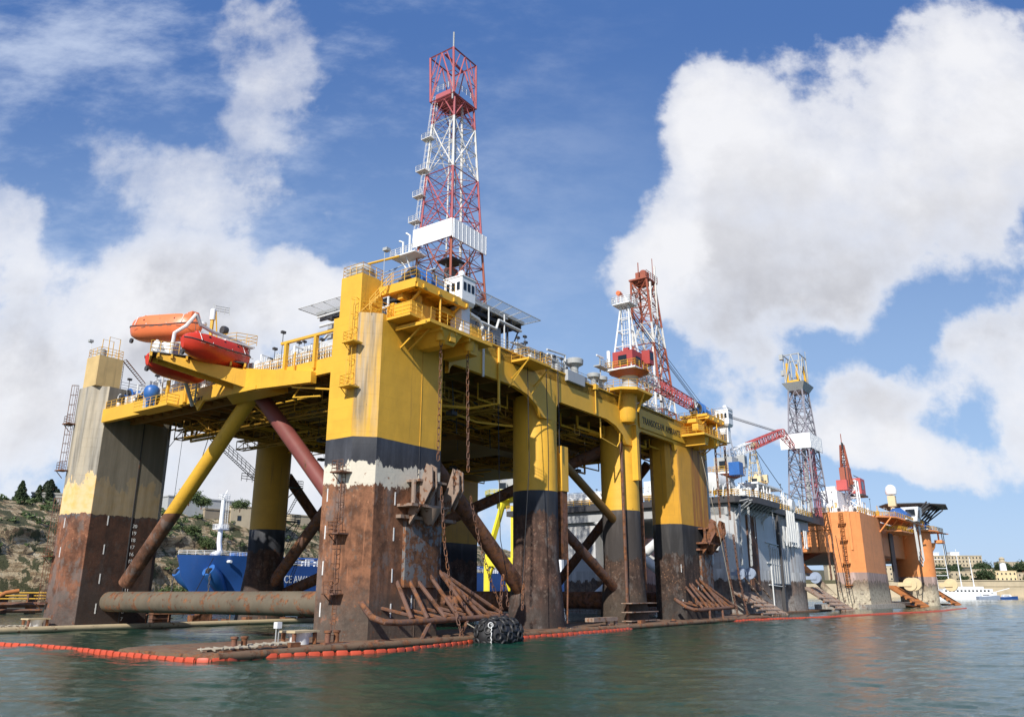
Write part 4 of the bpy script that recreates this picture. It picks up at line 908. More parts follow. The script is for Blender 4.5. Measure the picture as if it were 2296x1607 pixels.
def control_cabin(c, label, g='white winch control cabins'):
    x, y, z = c; T = Thing('control_cabin', label, 'cabin', c)
    mb = MB(); mb.prism([(x, y), (x+2.1, y), (x+2.1, y+2.3), (x, y+2.3)], z+.35, z+2.75)
    mb.prism([(x+.25, y+.25), (x+2.1, y+.25), (x+2.1, y+2.3), (x+.25, y+2.3)], z, z+.35, [(x, y), (x+2.1, y), (x+2.1, y+2.3), (x, y+2.3)])
    b = T.part('cabin_body', mb, 'white clean')
    mb = MB(); mb.box(x+.6, x+1.9, y+.5, y+1.9, z-2.8, z); T.part('pedestal', mb, 'white clean')
    mb = MB(); mb.box(x-.08, x+2.2, y-.08, y+2.4, z+2.75, z+2.87); T.part('roof', mb, 'white clean')
    for k in range(3):
        mb = MB(); mb.box(x-.03, x+.02, y+.3+k*.66, y+.68+k*.66, z+1.35, z+2.2); T.part('window', mb, 'window glass')
        mb = MB(); mb.box(x+.2+k*.64, x+.62+k*.64, y-.03, y+.02, z+1.35, z+2.2); T.part('window', mb, 'window glass')
    mb = MB(); mb.lathe((x+1.0, y+.9, z+2.87), [(.1, 0), (.1, .35), (.35, .5), (.35, .8), (.1, .95)], 10); mb.tube([(x+.3, y+.4, z+2.85), (x+.3, y+.4, z+3.3), (x+.6, y+.4, z+3.3), (x+.6, y+.4, z+2.85)], .04, 5); T.part('antenna', mb, 'white clean')
    mb = MB(); mb.box(x-.4, x-.1, y+1.6, y+1.9, z+.9, z+1.15); mb.box(x-.4, x-.1, y+2.0, y+2.3, z+.9, z+1.15); T.part('floodlight', mb, 'galvanised')
control_cabin((7.2, -3.5, 31.9), 'white winch control cabin on the platform in front of the tall derrick')
control_cabin((80.0, -3.5, 31.9), 'white winch control cabin on the platform over the far corner column')
# derrick
def derrick(T, secs, colors, leg_r, nb=None, faces=True):
    """secs: (z, cx, hx, cy, hy); panels between; colour per panel"""
    legs = {}; br = {}
    for i in range(len(secs)-1):
        z0, cx0, hx0, cy0, hy0 = secs[i]; z1, cx1, hx1, cy1, hy1 = secs[i+1]; col = colors[i]; L = legs.setdefault(col, MB()); B = br.setdefault(col, MB())
        c0 = [(cx0-hx0, cy0-hy0, z0), (cx0+hx0, cy0-hy0, z0), (cx0+hx0, cy0+hy0, z0), (cx0-hx0, cy0+hy0, z0)]
        c1 = [(cx1-hx1, cy1-hy1, z1), (cx1+hx1, cy1-hy1, z1), (cx1+hx1, cy1+hy1, z1), (cx1-hx1, cy1+hy1, z1)]
        for k in range(4):
            L.bar(c0[k], c1[k], leg_r, 6); j = (k+1) % 4
            B.bar(c1[k], c1[j], leg_r*.52, 4)
            m = Vector(c1[k]).lerp(Vector(c1[j]), .5); mb_ = Vector(c0[k]).lerp(Vector(c0[j]), .5)
            if i % 2 == 0: B.bar(c0[k], m, leg_r*.55, 4); B.bar(c0[j], m, leg_r*.55, 4)
            else: B.bar(mb_, c1[k], leg_r*.55, 4); B.bar(mb_, c1[j], leg_r*.55, 4)
            q = Vector(c0[k]).lerp(Vector(c1[k]), .5); q2 = Vector(c0[j]).lerp(Vector(c1[j]), .5)
            B.bar(c0[k], q2, leg_r*.26, 4); B.bar(c0[j], q, leg_r*.26, 4); B.bar(q, c1[j], leg_r*.26, 4)
            B.bar(q, Vector(q).lerp(q2, .27), leg_r*.3, 4); B.bar(q2, q2.lerp(q, .27), leg_r*.3, 4); B.bar(q, q2, leg_r*.28, 4)
    for c, m in legs.items(): T.part('leg_section', m, c)
    for c, m in br.items(): T.part('bracing', m, c)
T = Thing('derrick', 'tall red and white lattice drilling derrick with a wide top cage and white windwall', 'derrick', (39.6, 25.2, 30.7))
zz = [38, 43.2, 49, 54, 59.5, 64.5, 69.5, 74.3, 79, 83.1]; secs = []
for z in zz:
    t = (z-38)/(83.1-38)
    secs.append((z, 39.6, 5.1-2.55*t**.85, 25.2, 4.35-2.15*t**.85))
cols = ['mast rust', 'mast rust', 'mast rust', 'mast rust', 'mast pink', 'mast pink', 'mast white', 'mast white', 'mast pink']
derrick(T, secs, cols, .2)
cage = [(83.1, 39.4, 2.95, 25.2, 2.5), (87.6, 39.5, 3.0, 25.4, 2.52), (92, 39.6, 3.05, 25.6, 2.55)]
T2m = MB()
c0 = None
for i in range(1):
    z0, cx, hx, cy, hy = cage[0]; z1, cx1, hx1, cy1, hy1 = cage[2]
    a = [(cx-hx, cy-hy, z0), (cx+hx, cy-hy, z0), (cx+hx, cy+hy, z0), (cx-hx, cy+hy, z0)]; b = [(cx1-hx1, cy1-hy1, z1), (cx1+hx1, cy1-hy1, z1), (cx1+hx1, cy1+hy1, z1), (cx1-hx1, cy1+hy1, z1)]
    for k in range(4):
        j = (k+1) % 4; A, B_, C_, D_ = Vector(a[k]), Vector(a[j]), Vector(b[j]), Vector(b[k])
        T2m.bar(A, D_, .2, 6); T2m.bar(A, B_, .15, 4); T2m.bar(D_, C_, .17, 4); m = D_.lerp(C_, .5)
        T2m.bar(A, m, .14, 4); T2m.bar(B_, m, .14, 4); T2m.bar(A.lerp(D_, .5), A.lerp(m, .5), .09, 4); T2m.bar(B_.lerp(C_, .5), B_.lerp(m, .5), .09, 4)
        T2m.bar(A.lerp(D_, .5), D_.lerp(m, .6), .09, 4); T2m.bar(B_.lerp(C_, .5), C_.lerp(m, .6), .09, 4)
T.part('crown_cage', T2m, 'mast pink')
mb = MB(); mb.box(37, 42.2, 23, 27.4, 83.2, 83.45); mb.box(36.7, 37.4, 23.6, 26.8, 83.45, 84.3); mb.box(38.8, 40.6, 24.8, 25.8, 83.4, 84.6); mb.bar((37, 25.2, 91.8), (42.2, 25.6, 91.6), .25, 5); T.part('crown_block', mb, 'mast pink')
mb = MB(); mb.rail([(36.6, 22.9, 84.6), (42.2, 22.9, 84.6)], 1.1, 1.2, .05); mb.rail([(36.6, 22.9, 84.6), (36.6, 27.4, 84.6)], 1.1, 1.2, .05); T.part('crown_handrail', mb, 'mast white')
mb = MB(); mb.bar((36.5, 23, 82), (36.6, 23.1, 95), .14, 6); T.part('spire', mb, 'galvanised')
# windwall
mb = MB()
def wall_panel(p, q, z0, z1, t=.08):
    (x0, y0), (x1, y1) = p, q
    d = Vector((x1-x0, y1-y0, 0)).normalized(); n = Vector((-d.y, d.x, 0))*t
    mb.prism([(x0-n.x, y0-n.y), (x1-n.x, y1-n.y), (x1+n.x, y1+n.y), (x0+n.x, y0+n.y)], z0, z1)
wall_panel((35.2, 21.4), (35.2, 29.3), 56.6, 59.6); wall_panel((35.35, 21.3), (43.8, 21.3), 56.4, 59.6)
for k in range(9): mb.box(35.6+k*1.0, 35.66+k*1.0, 21.17, 21.23, 56.4, 59.6)
for k in range(5): mb.box(35.06, 35.12, 22.4+k*1.6, 22.46+k*1.6, 56.6, 59.6)
T.part('windwall', mb, 'white clean')
mb = MB(); mb.box(33.2, 36, 27, 32.2, 54.8, 55.0); mb.rail([(33.2, 32.2, 55), (33.2, 25.5, 55)], 1.1, 1.2, .05); mb.rail([(33.2, 32.2, 55), (36, 32.2, 55)], 1.1, 1.2, .05)
for y in (29.5, 31): mb.bar((34, y, 54.8), (35.2, 29, 51.5), .12, 5)
mb.tube([(35, 29.8, 55), (35, 29.8, 58.8), (35, 30.6, 59.4)], .18, 6); mb.tube([(35, 31.2, 55), (35, 31.2, 58), (35, 32, 58.4)], .18, 6); mb.tube([(43.6, 22.2, 59.6), (43.6, 22.2, 61.6), (43.6, 23, 62.2), (43.6, 23.8, 61.6), (43.6, 23.8, 59)], .1, 6)
mb.tube([(42.6, 22.2, 59.6), (42.6, 22.2, 61.2), (42.6, 23, 61.8)], .1, 6)
T.part('monkey_board', mb, 'white paint')
mb = MB(); mb.ladder((34.8, 29.8, 38), (36.0, 28.6, 56), (0, 1, 0), .7, .5, .06, True, (-.6, .3, 0)); mb.ladder((35.6, 29, 56), (37.2, 27, 84), (0, 1, 0), .6, .5, .05, True, (-.6, .3, 0))
for z, x, y in ((47, 35, 30), (52, 35.3, 29.8), (61, 35.7, 29.2), (65.5, 36, 28.8), (70, 36.1, 28.4), (76, 36.6, 27.9)): mb.box(x-.9, x+.4, y-1, y+.9, z, z+.12); mb.rail([(x-.9, y-1, z), (x-.9, y+.9, z)], 1, .9, .045)
T.part('ladder', mb, 'mast white')
mb = MB(); mb.bar((40.8, 24, 38), (40.8, 24.4, 84), .22, 6); mb.bar((39.4, 26, 38), (39.6, 26, 84), .14, 6); T.part('guide_rail', mb, 'mast white')
mb = MB()
for i in range(9): mb.bar((39.2+.2*i, 25+.15*(i % 3), 58), (39.4+.1*i, 25.2, 83), .03, 4)
mb.box(38.2, 41.4, 23.6, 26.8, 54.6, 54.9); mb.box(39, 40.6, 24.5, 26, 50, 53.6); T.part('travelling_block', mb, 'dark steel')
mb = MB(); r_ = random.Random(4)
for i in range(30): x = r_.uniform(40.5, 43.6); y = r_.uniform(21.6, 24); mb.bar((x, y, 38), (x+r_.uniform(-.4, .4), y+r_.uniform(-.4, .4), r_.uniform(46, 57)), .06, 4)
T.part('drill_pipe_stand', mb, 'rust tube')
mb = MB(); mb.box(33.5, 46, 19.5, 31, 37.4, 38); mb.box(35, 45, 21, 29.5, 30.7, 37.4); T.part('drill_floor', mb, 'mast rust')
mb = MB(); mb.bar((33, 30, 54.6), (31.8, 35.5, 54.2), .2, 6); T.part('boom_stub', mb, 'yellow rail')
# second, slimmer mast near the far corner
T = Thing('flare_mast', 'slim rusty red and white lattice mast behind the pedestal crane', 'mast', (73, 8, 30.7))
secs = [(z, 73.2+.10*(61-z), 1.7+(61-z)*.045, 8.0, 1.5+(61-z)*.04) for z in (30.7, 35, 39.2, 43.4, 47.6, 51.6, 55, 58, 60.4)]
derrick(T, secs, ['mast rust', 'mast white', 'mast rust', 'mast rust', 'mast white', 'mast rust', 'mast rust', 'mast rust'], .2)
mb = MB(); mb.box(71.2, 75.6, 6.2, 9.8, 60.4, 60.7); mb.box(72.4, 74, 7, 9, 60.7, 62.4); mb.rail([(71, 6.2, 60.7), (75.6, 6.2, 60.7)], 1.2, 1, .06); mb.lathe((73.6, 8, 62), [(.7, 0), (.8, .6), (.4, 1.1)], 10); mb.bar((74.6, 6.6, 60), (74.6, 6.6, 65.6), .07, 4); mb.bar((71.6, 8, 60), (71.6, 8, 64), .1, 4); T.part('crown', mb, 'mast rust')
mb = MB(); mb.tube([(75.6, 6.3, 33), (75.2, 6.4, 52), (74.8, 6.2, 53.4), (74.8, 6.3, 64)], .2, 6); mb.tube([(72.2, 6.2, 31), (72.6, 6.3, 60)], .22, 6); T.part('standpipe', mb, 'mast white')
mb = MB(); mb.box(76, 79, 5.5, 8.5, 38.6, 38.8); mb.rail([(76, 5.5, 38.8), (79, 5.5, 38.8), (79, 8.5, 38.8)], 1.1, 1, .05); T.part('landing', mb, 'galvanised')
for ch in T.o.children:
    ch.scale = (1, 1, .93)
# pedestal crane
def pedestal_crane(base, label, jib_dir, jib_len, body, aframe, jib_cols, s=1., frame=FR, jib_z=2.0, tip_dz=0., ped=True, ah=10.):
    x, y, z = base; T = Thing('pedestal_crane', label, 'crane', base, None, frame); D = Vector((*jib_dir, 0)).normalized(); N = Vector((-D.y, D.x, 0)); C = Vector(base)
    def Q(u, v, w_): p = C+D*u*s+N*v*s+Vector((0, 0, w_*s)); return (p.x, p.y, p.z)
    mb = MB(); mb.lathe(base, [(1.35*s, 0), (1.35*s, 1.2*s), (1.15*s, 1.3*s), (1.15*s, 2.2*s), (1.7*s, 2.7*s)], 20); T.part('slew_ring', mb, 'grey paint')
    mb = MB(); mb.lathe((x, y, z+2.5*s), [(1.6*s, 0), (3.2*s, .68*s)], 20); T.part('skirt', mb, 'mast rust')
    mb = MB(); mb.prism([Q(u, v, 0)[:2] for u, v in ((-3, -2.6), (2.8, -2.6), (3.4, 0), (2.8, 2.6), (-3, 2.6))], z+3.2*s, z+3.45*s); T.part('platform', mb, 'white paint')
    mb = MB(); mb.rail([Q(u, v, 3.45) for u, v in ((-3, -2.6), (2.8, -2.6), (3.4, 0), (2.8, 2.6), (-3, 2.6))], 1.1*s, 1.2, .05, True); T.part('handrail', mb, 'yellow rail')
    mb = MB(); mb.prism([Q(u, v, 0)[:2] for u, v in ((-2.4, -1.9), (.6, -2.1), (1.4, -.6), (1.4, 1.6), (-2.4, 1.6))], z+3.45*s, z+6.3*s); mb.box(Q(-1.2, -.4, 0)[0]-.4, Q(-1.2, -.4, 0)[0]+.5, Q(-1.2, -.4, 0)[1]-.4, Q(-1.2, -.4, 0)[1]+.4, z+6.3*s, z+7*s); T.part('machinery_house', mb, body)
    mb = MB(); mb.prism([Q(u, v, 0)[:2] for u, v in ((-2.44, -.9), (-2.44, .6), (-2.3, .6), (-2.3, -.9))], z+4.1*s, z+5.6*s); mb.prism([Q(u, v, 0)[:2] for u, v in ((-1.4, -2.08), (0, -2.16), (0, -1.9), (-1.4, -1.9))], z+4.2*s, z+5.4*s); T.part('window', mb, 'window glass')
    mb = MB(); mb.prism([Q(u, v, 0)[:2] for u, v in ((1.8, -2.9), (3.4, -2.9), (3.4, -1.5), (1.8, -1.5))], z+4.8*s, z+7.1*s); cb = T.part('operator_cab', mb, body)
    mb = MB(); mb.prism([Q(u, v, 0)[:2] for u, v in ((2.0, -2.94), (3.1, -2.94), (3.1, -2.8), (2.0, -2.8))], z+5.6*s, z+6.8*s); T.part('window', mb, 'window glass', cb)
    mb = MB(); tops = [Q(-.6, -.7, ah), Q(-.6, .7, ah)]
    for sgn, tp in ((-1, tops[0]), (1, tops[1])):
        mb.bar(Q(-2.4, sgn*1.7, 3.4), tp, .15*s, 6); mb.bar(Q(1.6, sgn*1.6, 3.4), tp, .15*s, 6)
        for t in (.35, .6, .8): a = Vector(Q(-2.4, sgn*1.7, 3.4)).lerp(Vector(tp), t); b = Vector(Q(1.6, sgn*1.6, 3.4)).lerp(Vector(tp), t); mb.bar(a, b, .11*s, 5)
    for t in (.35, .6, .8):
        for u in (-2.4, 1.6): a = Vector(Q(u, -1.7, 3.4)).lerp(Vector(tops[0]), t); b = Vector(Q(u, 1.7, 3.4)).lerp(Vector(tops[1]), t); mb.bar(a, b, .1*s, 5)
    mb.ladder(Q(-.4, 0, 4), Q(-.5, 0, ah), tuple(N), .5*s, .5, .04, False)
    T.part('gantry_frame', mb, aframe)
    mb = MB(); mb.prism([Q(u, v, 0)[:2] for u, v in ((-1.9, -1.6), (.9, -1.6), (.9, 1.6), (-1.9, 1.6))], z+ah*s, z+ah*s+.15); mb.rail([Q(u, v, ah+.1) for u, v in ((-1.9, -1.6), (.9, -1.6), (.9, 1.6), (-1.9, 1.6))], 1.2*s, .8, .06, True)
    mb.lathe(Q(-.5, -.3, ah+.1), [(.5*s, 0), (.5*s, 1.1*s)], 8); T.part('head_platform', mb, aframe)
    p0 = Vector(Q(2.2, 0, jib_z)); p1 = Vector(Q(jib_len, 0, jib_z+tip_dz)); n = len(jib_cols)
    for i, c in enumerate(jib_cols):
        mb = MB(); a = p0.lerp(p1, i/n); b = p0.lerp(p1, (i+1)/n); mb.lattice(a, b, 1.7*s*(1-.25*i/n), 1.7*s*(1-.25*(i+1)/n), .1*s, 7, (0, 0, 1), 1.6*s, 1.6*s); T.part('jib_section', mb, c)
    mb = MB()
    for k in (-.4, 0, .4): mb.bar(Q(-.4, k, ah+.4), tuple(p1+N*k), .045, 4); 
    mb.bar(Q(-.4, .2, ah+.2), tuple(p0.lerp(p1, .97)), .045, 4); T.part('luffing_wire', mb, 'dark steel')
    return T, Q
T, Q = pedestal_crane((48.2, -.9, 31.5), 'pedestal crane with red house and white A-frame on the near side of the yellow rig', (1, .0), 32, 'red paint', 'white paint', ['white paint', 'crane red', 'crane red', 'white paint'], .88, jib_z=3.9, tip_dz=-1.4, ah=14.5)
mb = MB(); x, y, z = Q(-1.6, .6, 16.6); mb.bar((x, y, z-1.4), (x, y, z), .04, 4); mb.lathe((x, y, z), [(.34, 0), (.38, .4), (.28, 1.0), (.16, 1.5)], 10, 'x'); T.part('windsock', mb, 'lifeboat orange')
# pontoon deck gear
def bollard(c, label, g='double bollards on the near pontoon', mat='rust heavy', s=1.):
    x, y, z = c; T = Thing('bollard', label, 'bollard', c, g)
    for k in (-.45, .45):
        mb = MB(); mb.lathe((x+k*s, y, z), [(.22*s, 0), (.22*s, .75*s), (.3*s, .8*s), (.3*s, .95*s), (.05, .98*s)], 12); T.part('post', mb, mat)
    mb = MB(); mb.box(x-.9*s, x+.9*s, y-.3*s, y+.3*s, z-.02, z+.08*s); T.part('base', mb, mat)
bollard((-4.8, -1.0, .82), 'rusty double bollard just right of the white winch cover on the near pontoon', None); bollard((-13.4, -1.2, .82), 'rusty double bollard near the left tip of the near pontoon', None, s=.9)
def capstan(c, label):
    x, y, z = c; T = Thing('winch_cover', label, 'winch cover', c)
    mb = MB(); mb.box(x-1.2, x+1.2, y-.9, y+.9, z+.85, z+1.0); T.part('lid', mb, 'pontoon cream')
    mb = MB(); mb.lathe((x, y, z), [(.75, 0), (.75, .5), (.95, .85)], 18); T.part('drum', mb, 'white paint')
    mb = MB(); 
    for k in (-1, 1): mb.lathe((x+k*1.0, y-.6, z), [(.16, 0), (.16, .86)], 8); mb.lathe((x+k*1.0, y+.6, z), [(.16, 0), (.16, .86)], 8)
    T.part('post', mb, 'rust heavy')
capstan((-7.0, .2, .82), 'cream topped winch cover beside the foot of the nearest column'); capstan((-3.6, 48.6, .82), 'cream topped winch cover beside the foot of the left column')
def navlight(c, label):
    x, y, z = c; T = Thing('navigation_light', label, 'light post', c)
    mb = MB(); mb.bar((x-.12, y, z), (x-.12, y, z+1.2), .05, 5); mb.bar((x+.12, y, z), (x+.12, y, z+1.2), .05, 5); T.part('post', mb, 'galvanised')
    mb = MB(); mb.box(x-.22, x+.22, y-.2, y+.2, z+1.2, z+1.65); T.part('lamp_box', mb, 'white paint')
navlight((-9.0, .3, .82), 'grey light post on the near pontoon left of the winch cover'); navlight((-10.5, 48.6, .82), 'grey light post on the left pontoon at the frame edge')
def rope_heap(c, seed, label):
    r = random.Random(seed); mb = MB(); pts = []; x, y, z = c
    for i in range(46): t = i/45; pts.append((x+4.2*t+.2*math.sin(i*1.9), y+.7*math.sin(i*.9)+.2*r.random(), z+.10+.14*abs(math.sin(i*1.3))))
    mb.tube(pts, .07, 5); single('mooring_rope', mb, 'rope', label, 'rope', c)
rope_heap((-12.6, -.9, .85), 1, 'pale mooring rope lying loose between bollard and winch cover on the near pontoon'); rope_heap((-16.4, -1.6, .8), 2, 'pale mooring rope heaped at the left tip of the near pontoon'); rope_heap((-9.5, 47.2, .9), 3, 'greenish mooring rope heaped beside the left column')
# quay-side steelwork on the far pontoon, low dark machinery
mb = MB(); r_ = random.Random(9)
for i in range(26): x = r_.uniform(9.6, 60); mb.box(x, x+r_.uniform(.5, 3), 46.3, 47.4, .8, .8+r_.uniform(.3, 1.3))
for x in range(8, 62, 3): mb.bar((x, 45.8, .8), (x, 45.8, 2.0), .07, 4)
mb.bar((8, 45.8, 2.0), (61, 45.8, 2.0), .07, 4); P('pontoon_machinery', mb, 'rust heavy', None, pl)
mb = MB()
for k in range(5): mb.box(9.0, 11.8-.1*k, 45.9, 47.0, .8+.62*k, .9+.62*k)
mb.box(9.1, 11.6, 46.2, 47, .8, 3.2); P('pontoon_steps', mb, 'rust tube', None, pl)
mb = MB()
for k in range(3): mb.box(46.5, 55-.6*k, -.6-.1*k, .8, 1+1.1*k, 1.12+1.1*k)
mb.box(35, 41, -1.6, -.4, 1.3, 1.75); mb.box(38.5, 39, -1.5, -1.2, .8, 1.4); mb.box(40.5, 41, -1.5, -1.2, .8, 1.4)
P('pontoon_machinery', mb, 'weathered steel', None, pn)
mb = MB(); mb.rail([(44, 54, 1), (76, 54, 1)], 1.2, 2.2, .05); mb.rail([(78, 8, 1), (78, 46, 1)], 1.2, 3, .05); P('handrail', mb, 'weathered steel', None, pl)
r_ = random.Random(31)
for i in range(26):
    x = r_.uniform(-16.5, 12) if i < 12 else r_.uniform(20, 62); y = r_.uniform(-3.6, -1.2); mb = MB(); k = i % 4
    if k == 0: mb.box(x, x+r_.uniform(.3, 1.3), y, y+r_.uniform(.2, .5), .8, .8+r_.uniform(.12, .4))
    elif k == 1: mb.tube([(x, y, .86), (x+.8, y+.3, .92), (x+1.9, y-.1, .88), (x+3, y+.4, .9)], .06, 5)
    elif k == 2: mb.lathe((x, y, .8), [(.22, 0), (.24, .1), (.1, .14)], 10)
    else: mb.box(x, x+r_.uniform(1, 2.6), y, y+.12, .8, .92)
    P(('pad_eye', 'loose_hose', 'manhole_cover', 'timber')[k], mb, ('rust heavy', 'cable black', 'rust heavy', 'weathered steel')[k], None, pn)
# rubber fender with tyre net
F = (9.9, -6.2, 1.0); T = Thing('yokohama_fender'.replace('yokohama_', 'floating_'), 'big black floating fender wrapped in tyres and chain net at the pontoon edge', 'fender', F)
mb = MB(); mb.lathe(F, [(.15, -2.5), (.85, -2.25), (1.25, -1.8), (1.4, -1.2), (1.42, 0), (1.4, 1.2), (1.25, 1.8), (.85, 2.25), (.15, 2.5)], 24, 'x'); T.part('body', mb, 'rubber')
def torus(mb, c, nrm, R, r, n=14, m=7):
    nrm = Vector(nrm).normalized(); u = nrm.orthogonal().normalized(); v = nrm.cross(u); c = Vector(c); vs = []
    for i in range(n):
        a = 2*math.pi*i/n; d = u*math.cos(a)+v*math.sin(a)
        for j in range(m): b = 2*math.pi*j/m; vs.append(c+d*(R+r*math.cos(b))+nrm*r*math.sin(b))
    mb.add(vs, [(i*m+j, ((i+1) % n)*m+j, ((i+1) % n)*m+(j+1) % m, i*m+(j+1) % m) for i in range(n) for j in range(m)])
for i, x in enumerate((-1.9, -1.15, -.4, .35, 1.1, 1.85)):
    R = 1.42 if abs(x) < 1.3 else 1.2
    for k in range(7):
        a = math.radians(k*51.4+(25 if i % 2 else 0)); d = (0, -math.cos(a), math.sin(a)) if True else 0
        if d[2] < -.55: continue
        mb = MB(); nx = -.5 if x < -1.5 else .5 if x > 1.5 else 0
        torus(mb, (F[0]+x, F[1]+d[1]*(R+.05), F[2]+d[2]*(R+.05)), (nx, d[1], d[2]), .30, .12); T.part('tyre', mb, 'rubber')
for k in range(6):
    a = k*1.047+.3; mb = MB(); torus(mb, (F[0]-2.35, F[1]+.75*math.cos(a), F[2]+.75*math.sin(a)), (-1, .6*math.cos(a), .6*math.sin(a)), .28, .11); T.part('tyre', mb, 'rubber')
mb = MB()
for k in range(10):
    a = k*.628; mb.tube([(F[0]+x, F[1]+R*math.cos(a+x*.12), F[2]+R*math.sin(a+x*.12)) for x, R in ((-2.4, .6), (-1.9, 1.22), (-1, 1.47), (0, 1.5), (1, 1.47), (1.9, 1.22), (2.4, .6))], .045, 4)
for x, R in ((-1.55, 1.38), (-.75, 1.49), (0, 1.5), (.75, 1.49), (1.5, 1.38)): mb.tube([(F[0]+x, F[1]+R*math.cos(a*.349), F[2]+R*math.sin(a*.349)) for a in range(19)], .045, 4)
T.part('chain_net', mb, 'dark steel')
mb = MB(); r_ = random.Random(2); pts = [(F[0]-2.5+.07*r_.uniform(-1, 1), F[1]-1.0+.07*r_.uniform(-1, 1), 2.0-.09*i) for i in range(18)]; mb.tube(pts, .04, 5); torus(mb, (F[0]-2.45, F[1]-.9, 1.9), (.6, 1, 0), .22, .04); T.part('white_lashing', mb, 'letter white')
cable([(7.4, -4.6, 2.0), (8.2, -6, 1.1), (9.0, -7.2, .5)], .05, 'pale rope stretched from the chain to the black fender', 'rope', 'rope', 'rope')
# containment boom
BP = [(-46.1, 71.9), (-42.0, 68.9), (-35.4, 65.0), (-27.3, 58.2), (-21.0, 53.3), (-19.1, 53.3), (-17.3, 56.0), (-13.6, 58.7), (-8.75, 61.150000000000006), (-4.9, 69.0), (-2.8, 73.6), (0.6, 78.5), (4.7, 84.2), (9.9, 91.5), (14.799999999999999, 100.2), (17.4, 107.8), (22.7, 116.5), (27.7, 121.2), (33.9, 126.9), (44.8, 137.7), (53.8, 145.2), (63.9, 156.4), (79.2, 173.3), (99.3, 194.3), (128.3, 234.1)]
BP = [(x+(.75 if 4 <= i <= 7 else 0), y-(.55 if 4 <= i <= 7 else 0)) for i, (x, y) in enumerate(BP)]
def cat(pts, n=6):
    out = []
    for i in range(len(pts)-1):
        p0, p1, p2, p3 = (Vector(pts[max(i-1, 0)]), Vector(pts[i]), Vector(pts[i+1]), Vector(pts[min(i+2, len(pts)-1)]))
        for k in range(n):
            t = k/n; out.append(.5*((2*p1)+(p2-p0)*t+(2*p0-5*p1+4*p2-p3)*t*t+(3*p1-p0-3*p2+p3)*t**3))
    return out+[Vector(pts[-1])]
BL = cat(BP); T = Thing('oil_boom', 'orange floating oil containment boom curving along the whole row of rigs', 'floating boom', (BP[4][0], BP[4][1], WZ), frame=ID)
L = [0]
for a, b in zip(BL, BL[1:]): L.append(L[-1]+(b-a).length)
t = 0; k = 0; rest = MB(); nfl = 0; r_ = random.Random(6)
def fl(mb, a, b, w_, h, jit=0):
    d = (b-a).normalized(); n = Vector((-d.y, d.x)); z0 = WZ-.12; vs = []
    for q in (a+d*.06, a+d*.16, b-d*.16, b-d*.06):
        s = .8 if (q-a).length < .1 or (b-q).length < .1 else 1
        for (u, z) in ((-1, z0), (-1.05, WZ+h*.45), (-.55, WZ+h), (.55, WZ+h), (1.05, WZ+h*.45), (1, z0)): vs.append((q.x+n.x*u*w_*s, q.y+n.y*u*w_*s, z+.04 if z < WZ else WZ+.05+(z-WZ)*s+jit))
    mb.loft([vs[i*6:(i+1)*6] for i in range(4)])
def at(s):
    import bisect
    i = max(0, min(bisect.bisect(L, s)-1, len(BL)-2)); return BL[i].lerp(BL[i+1], (s-L[i])/(L[i+1]-L[i]))
s = 0; joins = MB()
while s < L[-1]-1.1:
    a = at(s); b = at(s+.92); m_ = MB() if nfl < 96 else rest; h = .34
    fl(m_, a, b, .11, h*.62, r_.uniform(-.03, .03))
    if nfl < 96: T.part('float', m_, 'boom float')
    d = (b-a).normalized(); c = at(s+.96); fl(joins, b-d*.06, c+d*.1, .08, .15); nfl += 1; s += 1.0
rest_o = T.part('far_floats', rest, 'boom float'); rest_o['kind'] = 'stuff'; T.part('connector_webbing', joins, 'boom float')

# ================================================================ RIG 2 : grey rig moored beyond
rig2 = bpy.data.objects.new('drilling_rig', None); LINK(rig2); R2B = (102, 5, 0); rig2.matrix_world = FR @ Matrix.Translation(R2B)
tag(rig2, 'grey semi-submersible drilling rig moored between the yellow and the orange rig', 'oil rig')
def P2(name, mb, mat, label=None, parent=None): return mb.build(name, mat, parent or rig2, R2B, label)
mb = MB(); mb.prism([(102, 6.6), (103.8, 5), (128, 5), (128, 12), (126, 14), (103, 14), (102, 13)], .4, 20.6); P2('column', mb, 'grey column paint', 'flat-faced grey corner column with louvred panel')
mb = MB(); rings = []
for z, k in ((.3, 1), (20.6, 1)): rings.append([(143.5+13.5*math.cos(i*math.pi/14), 12+7.2*math.sin(i*math.pi/14), z) for i in range(28)])
mb.loft(rings); P2('column', mb, 'grey column paint', 'rounded grey column with rust patches at its foot')
for x, y in ((103, 36), (150, 50)): mb = MB(); mb.prism([(x, y), (x+12, y), (x+12, y+8), (x, y+8)], .4, 21.8); P2('column', mb, 'grey column paint')
mb = MB(); mb.prism([(101, 4), (106, 1.2), (120, 1.2), (122, 4.5), (157, 4.5), (160, 8), (160, 58), (101, 58)], 21.4, 22.6); P2('main_deck', mb, 'dark steel')
mb = MB(); mb.box(102, 158, 6, 56, 19.2, 21.4);
mb.bar((104, 3, 21.4), (104, 6, 17), .2, 5); mb.bar((119, 3, 21.4), (119, 6, 17), .2, 5); P2('deck_box', mb, 'grey rig paint')
mb = MB()
for p, q in (((103, 14, 20), (103, 36, 4)), ((103, 36, 20), (103, 15, 4)), ((128, 9, 6), (136, 9, 17)), ((108, 14, 4), (108, 40, 20))): mb2 = MB(); mb2.bar(p, q, 1.0, 14); P2('brace', mb2, 'white paint' if p[0] == 103 else 'grey rig paint')
mb = MB(); mb.bar((104, 12, 3), (104, 40, 3), 1.1, 14); P2('brace', mb, 'rust heavy')
mb = MB(); mb.prism([(98, 3), (160, 3), (162, 6), (162, 16), (98, 16), (96, 8)], -.6, .75); P2('pontoon', mb, 'pontoon top')
mb = MB()
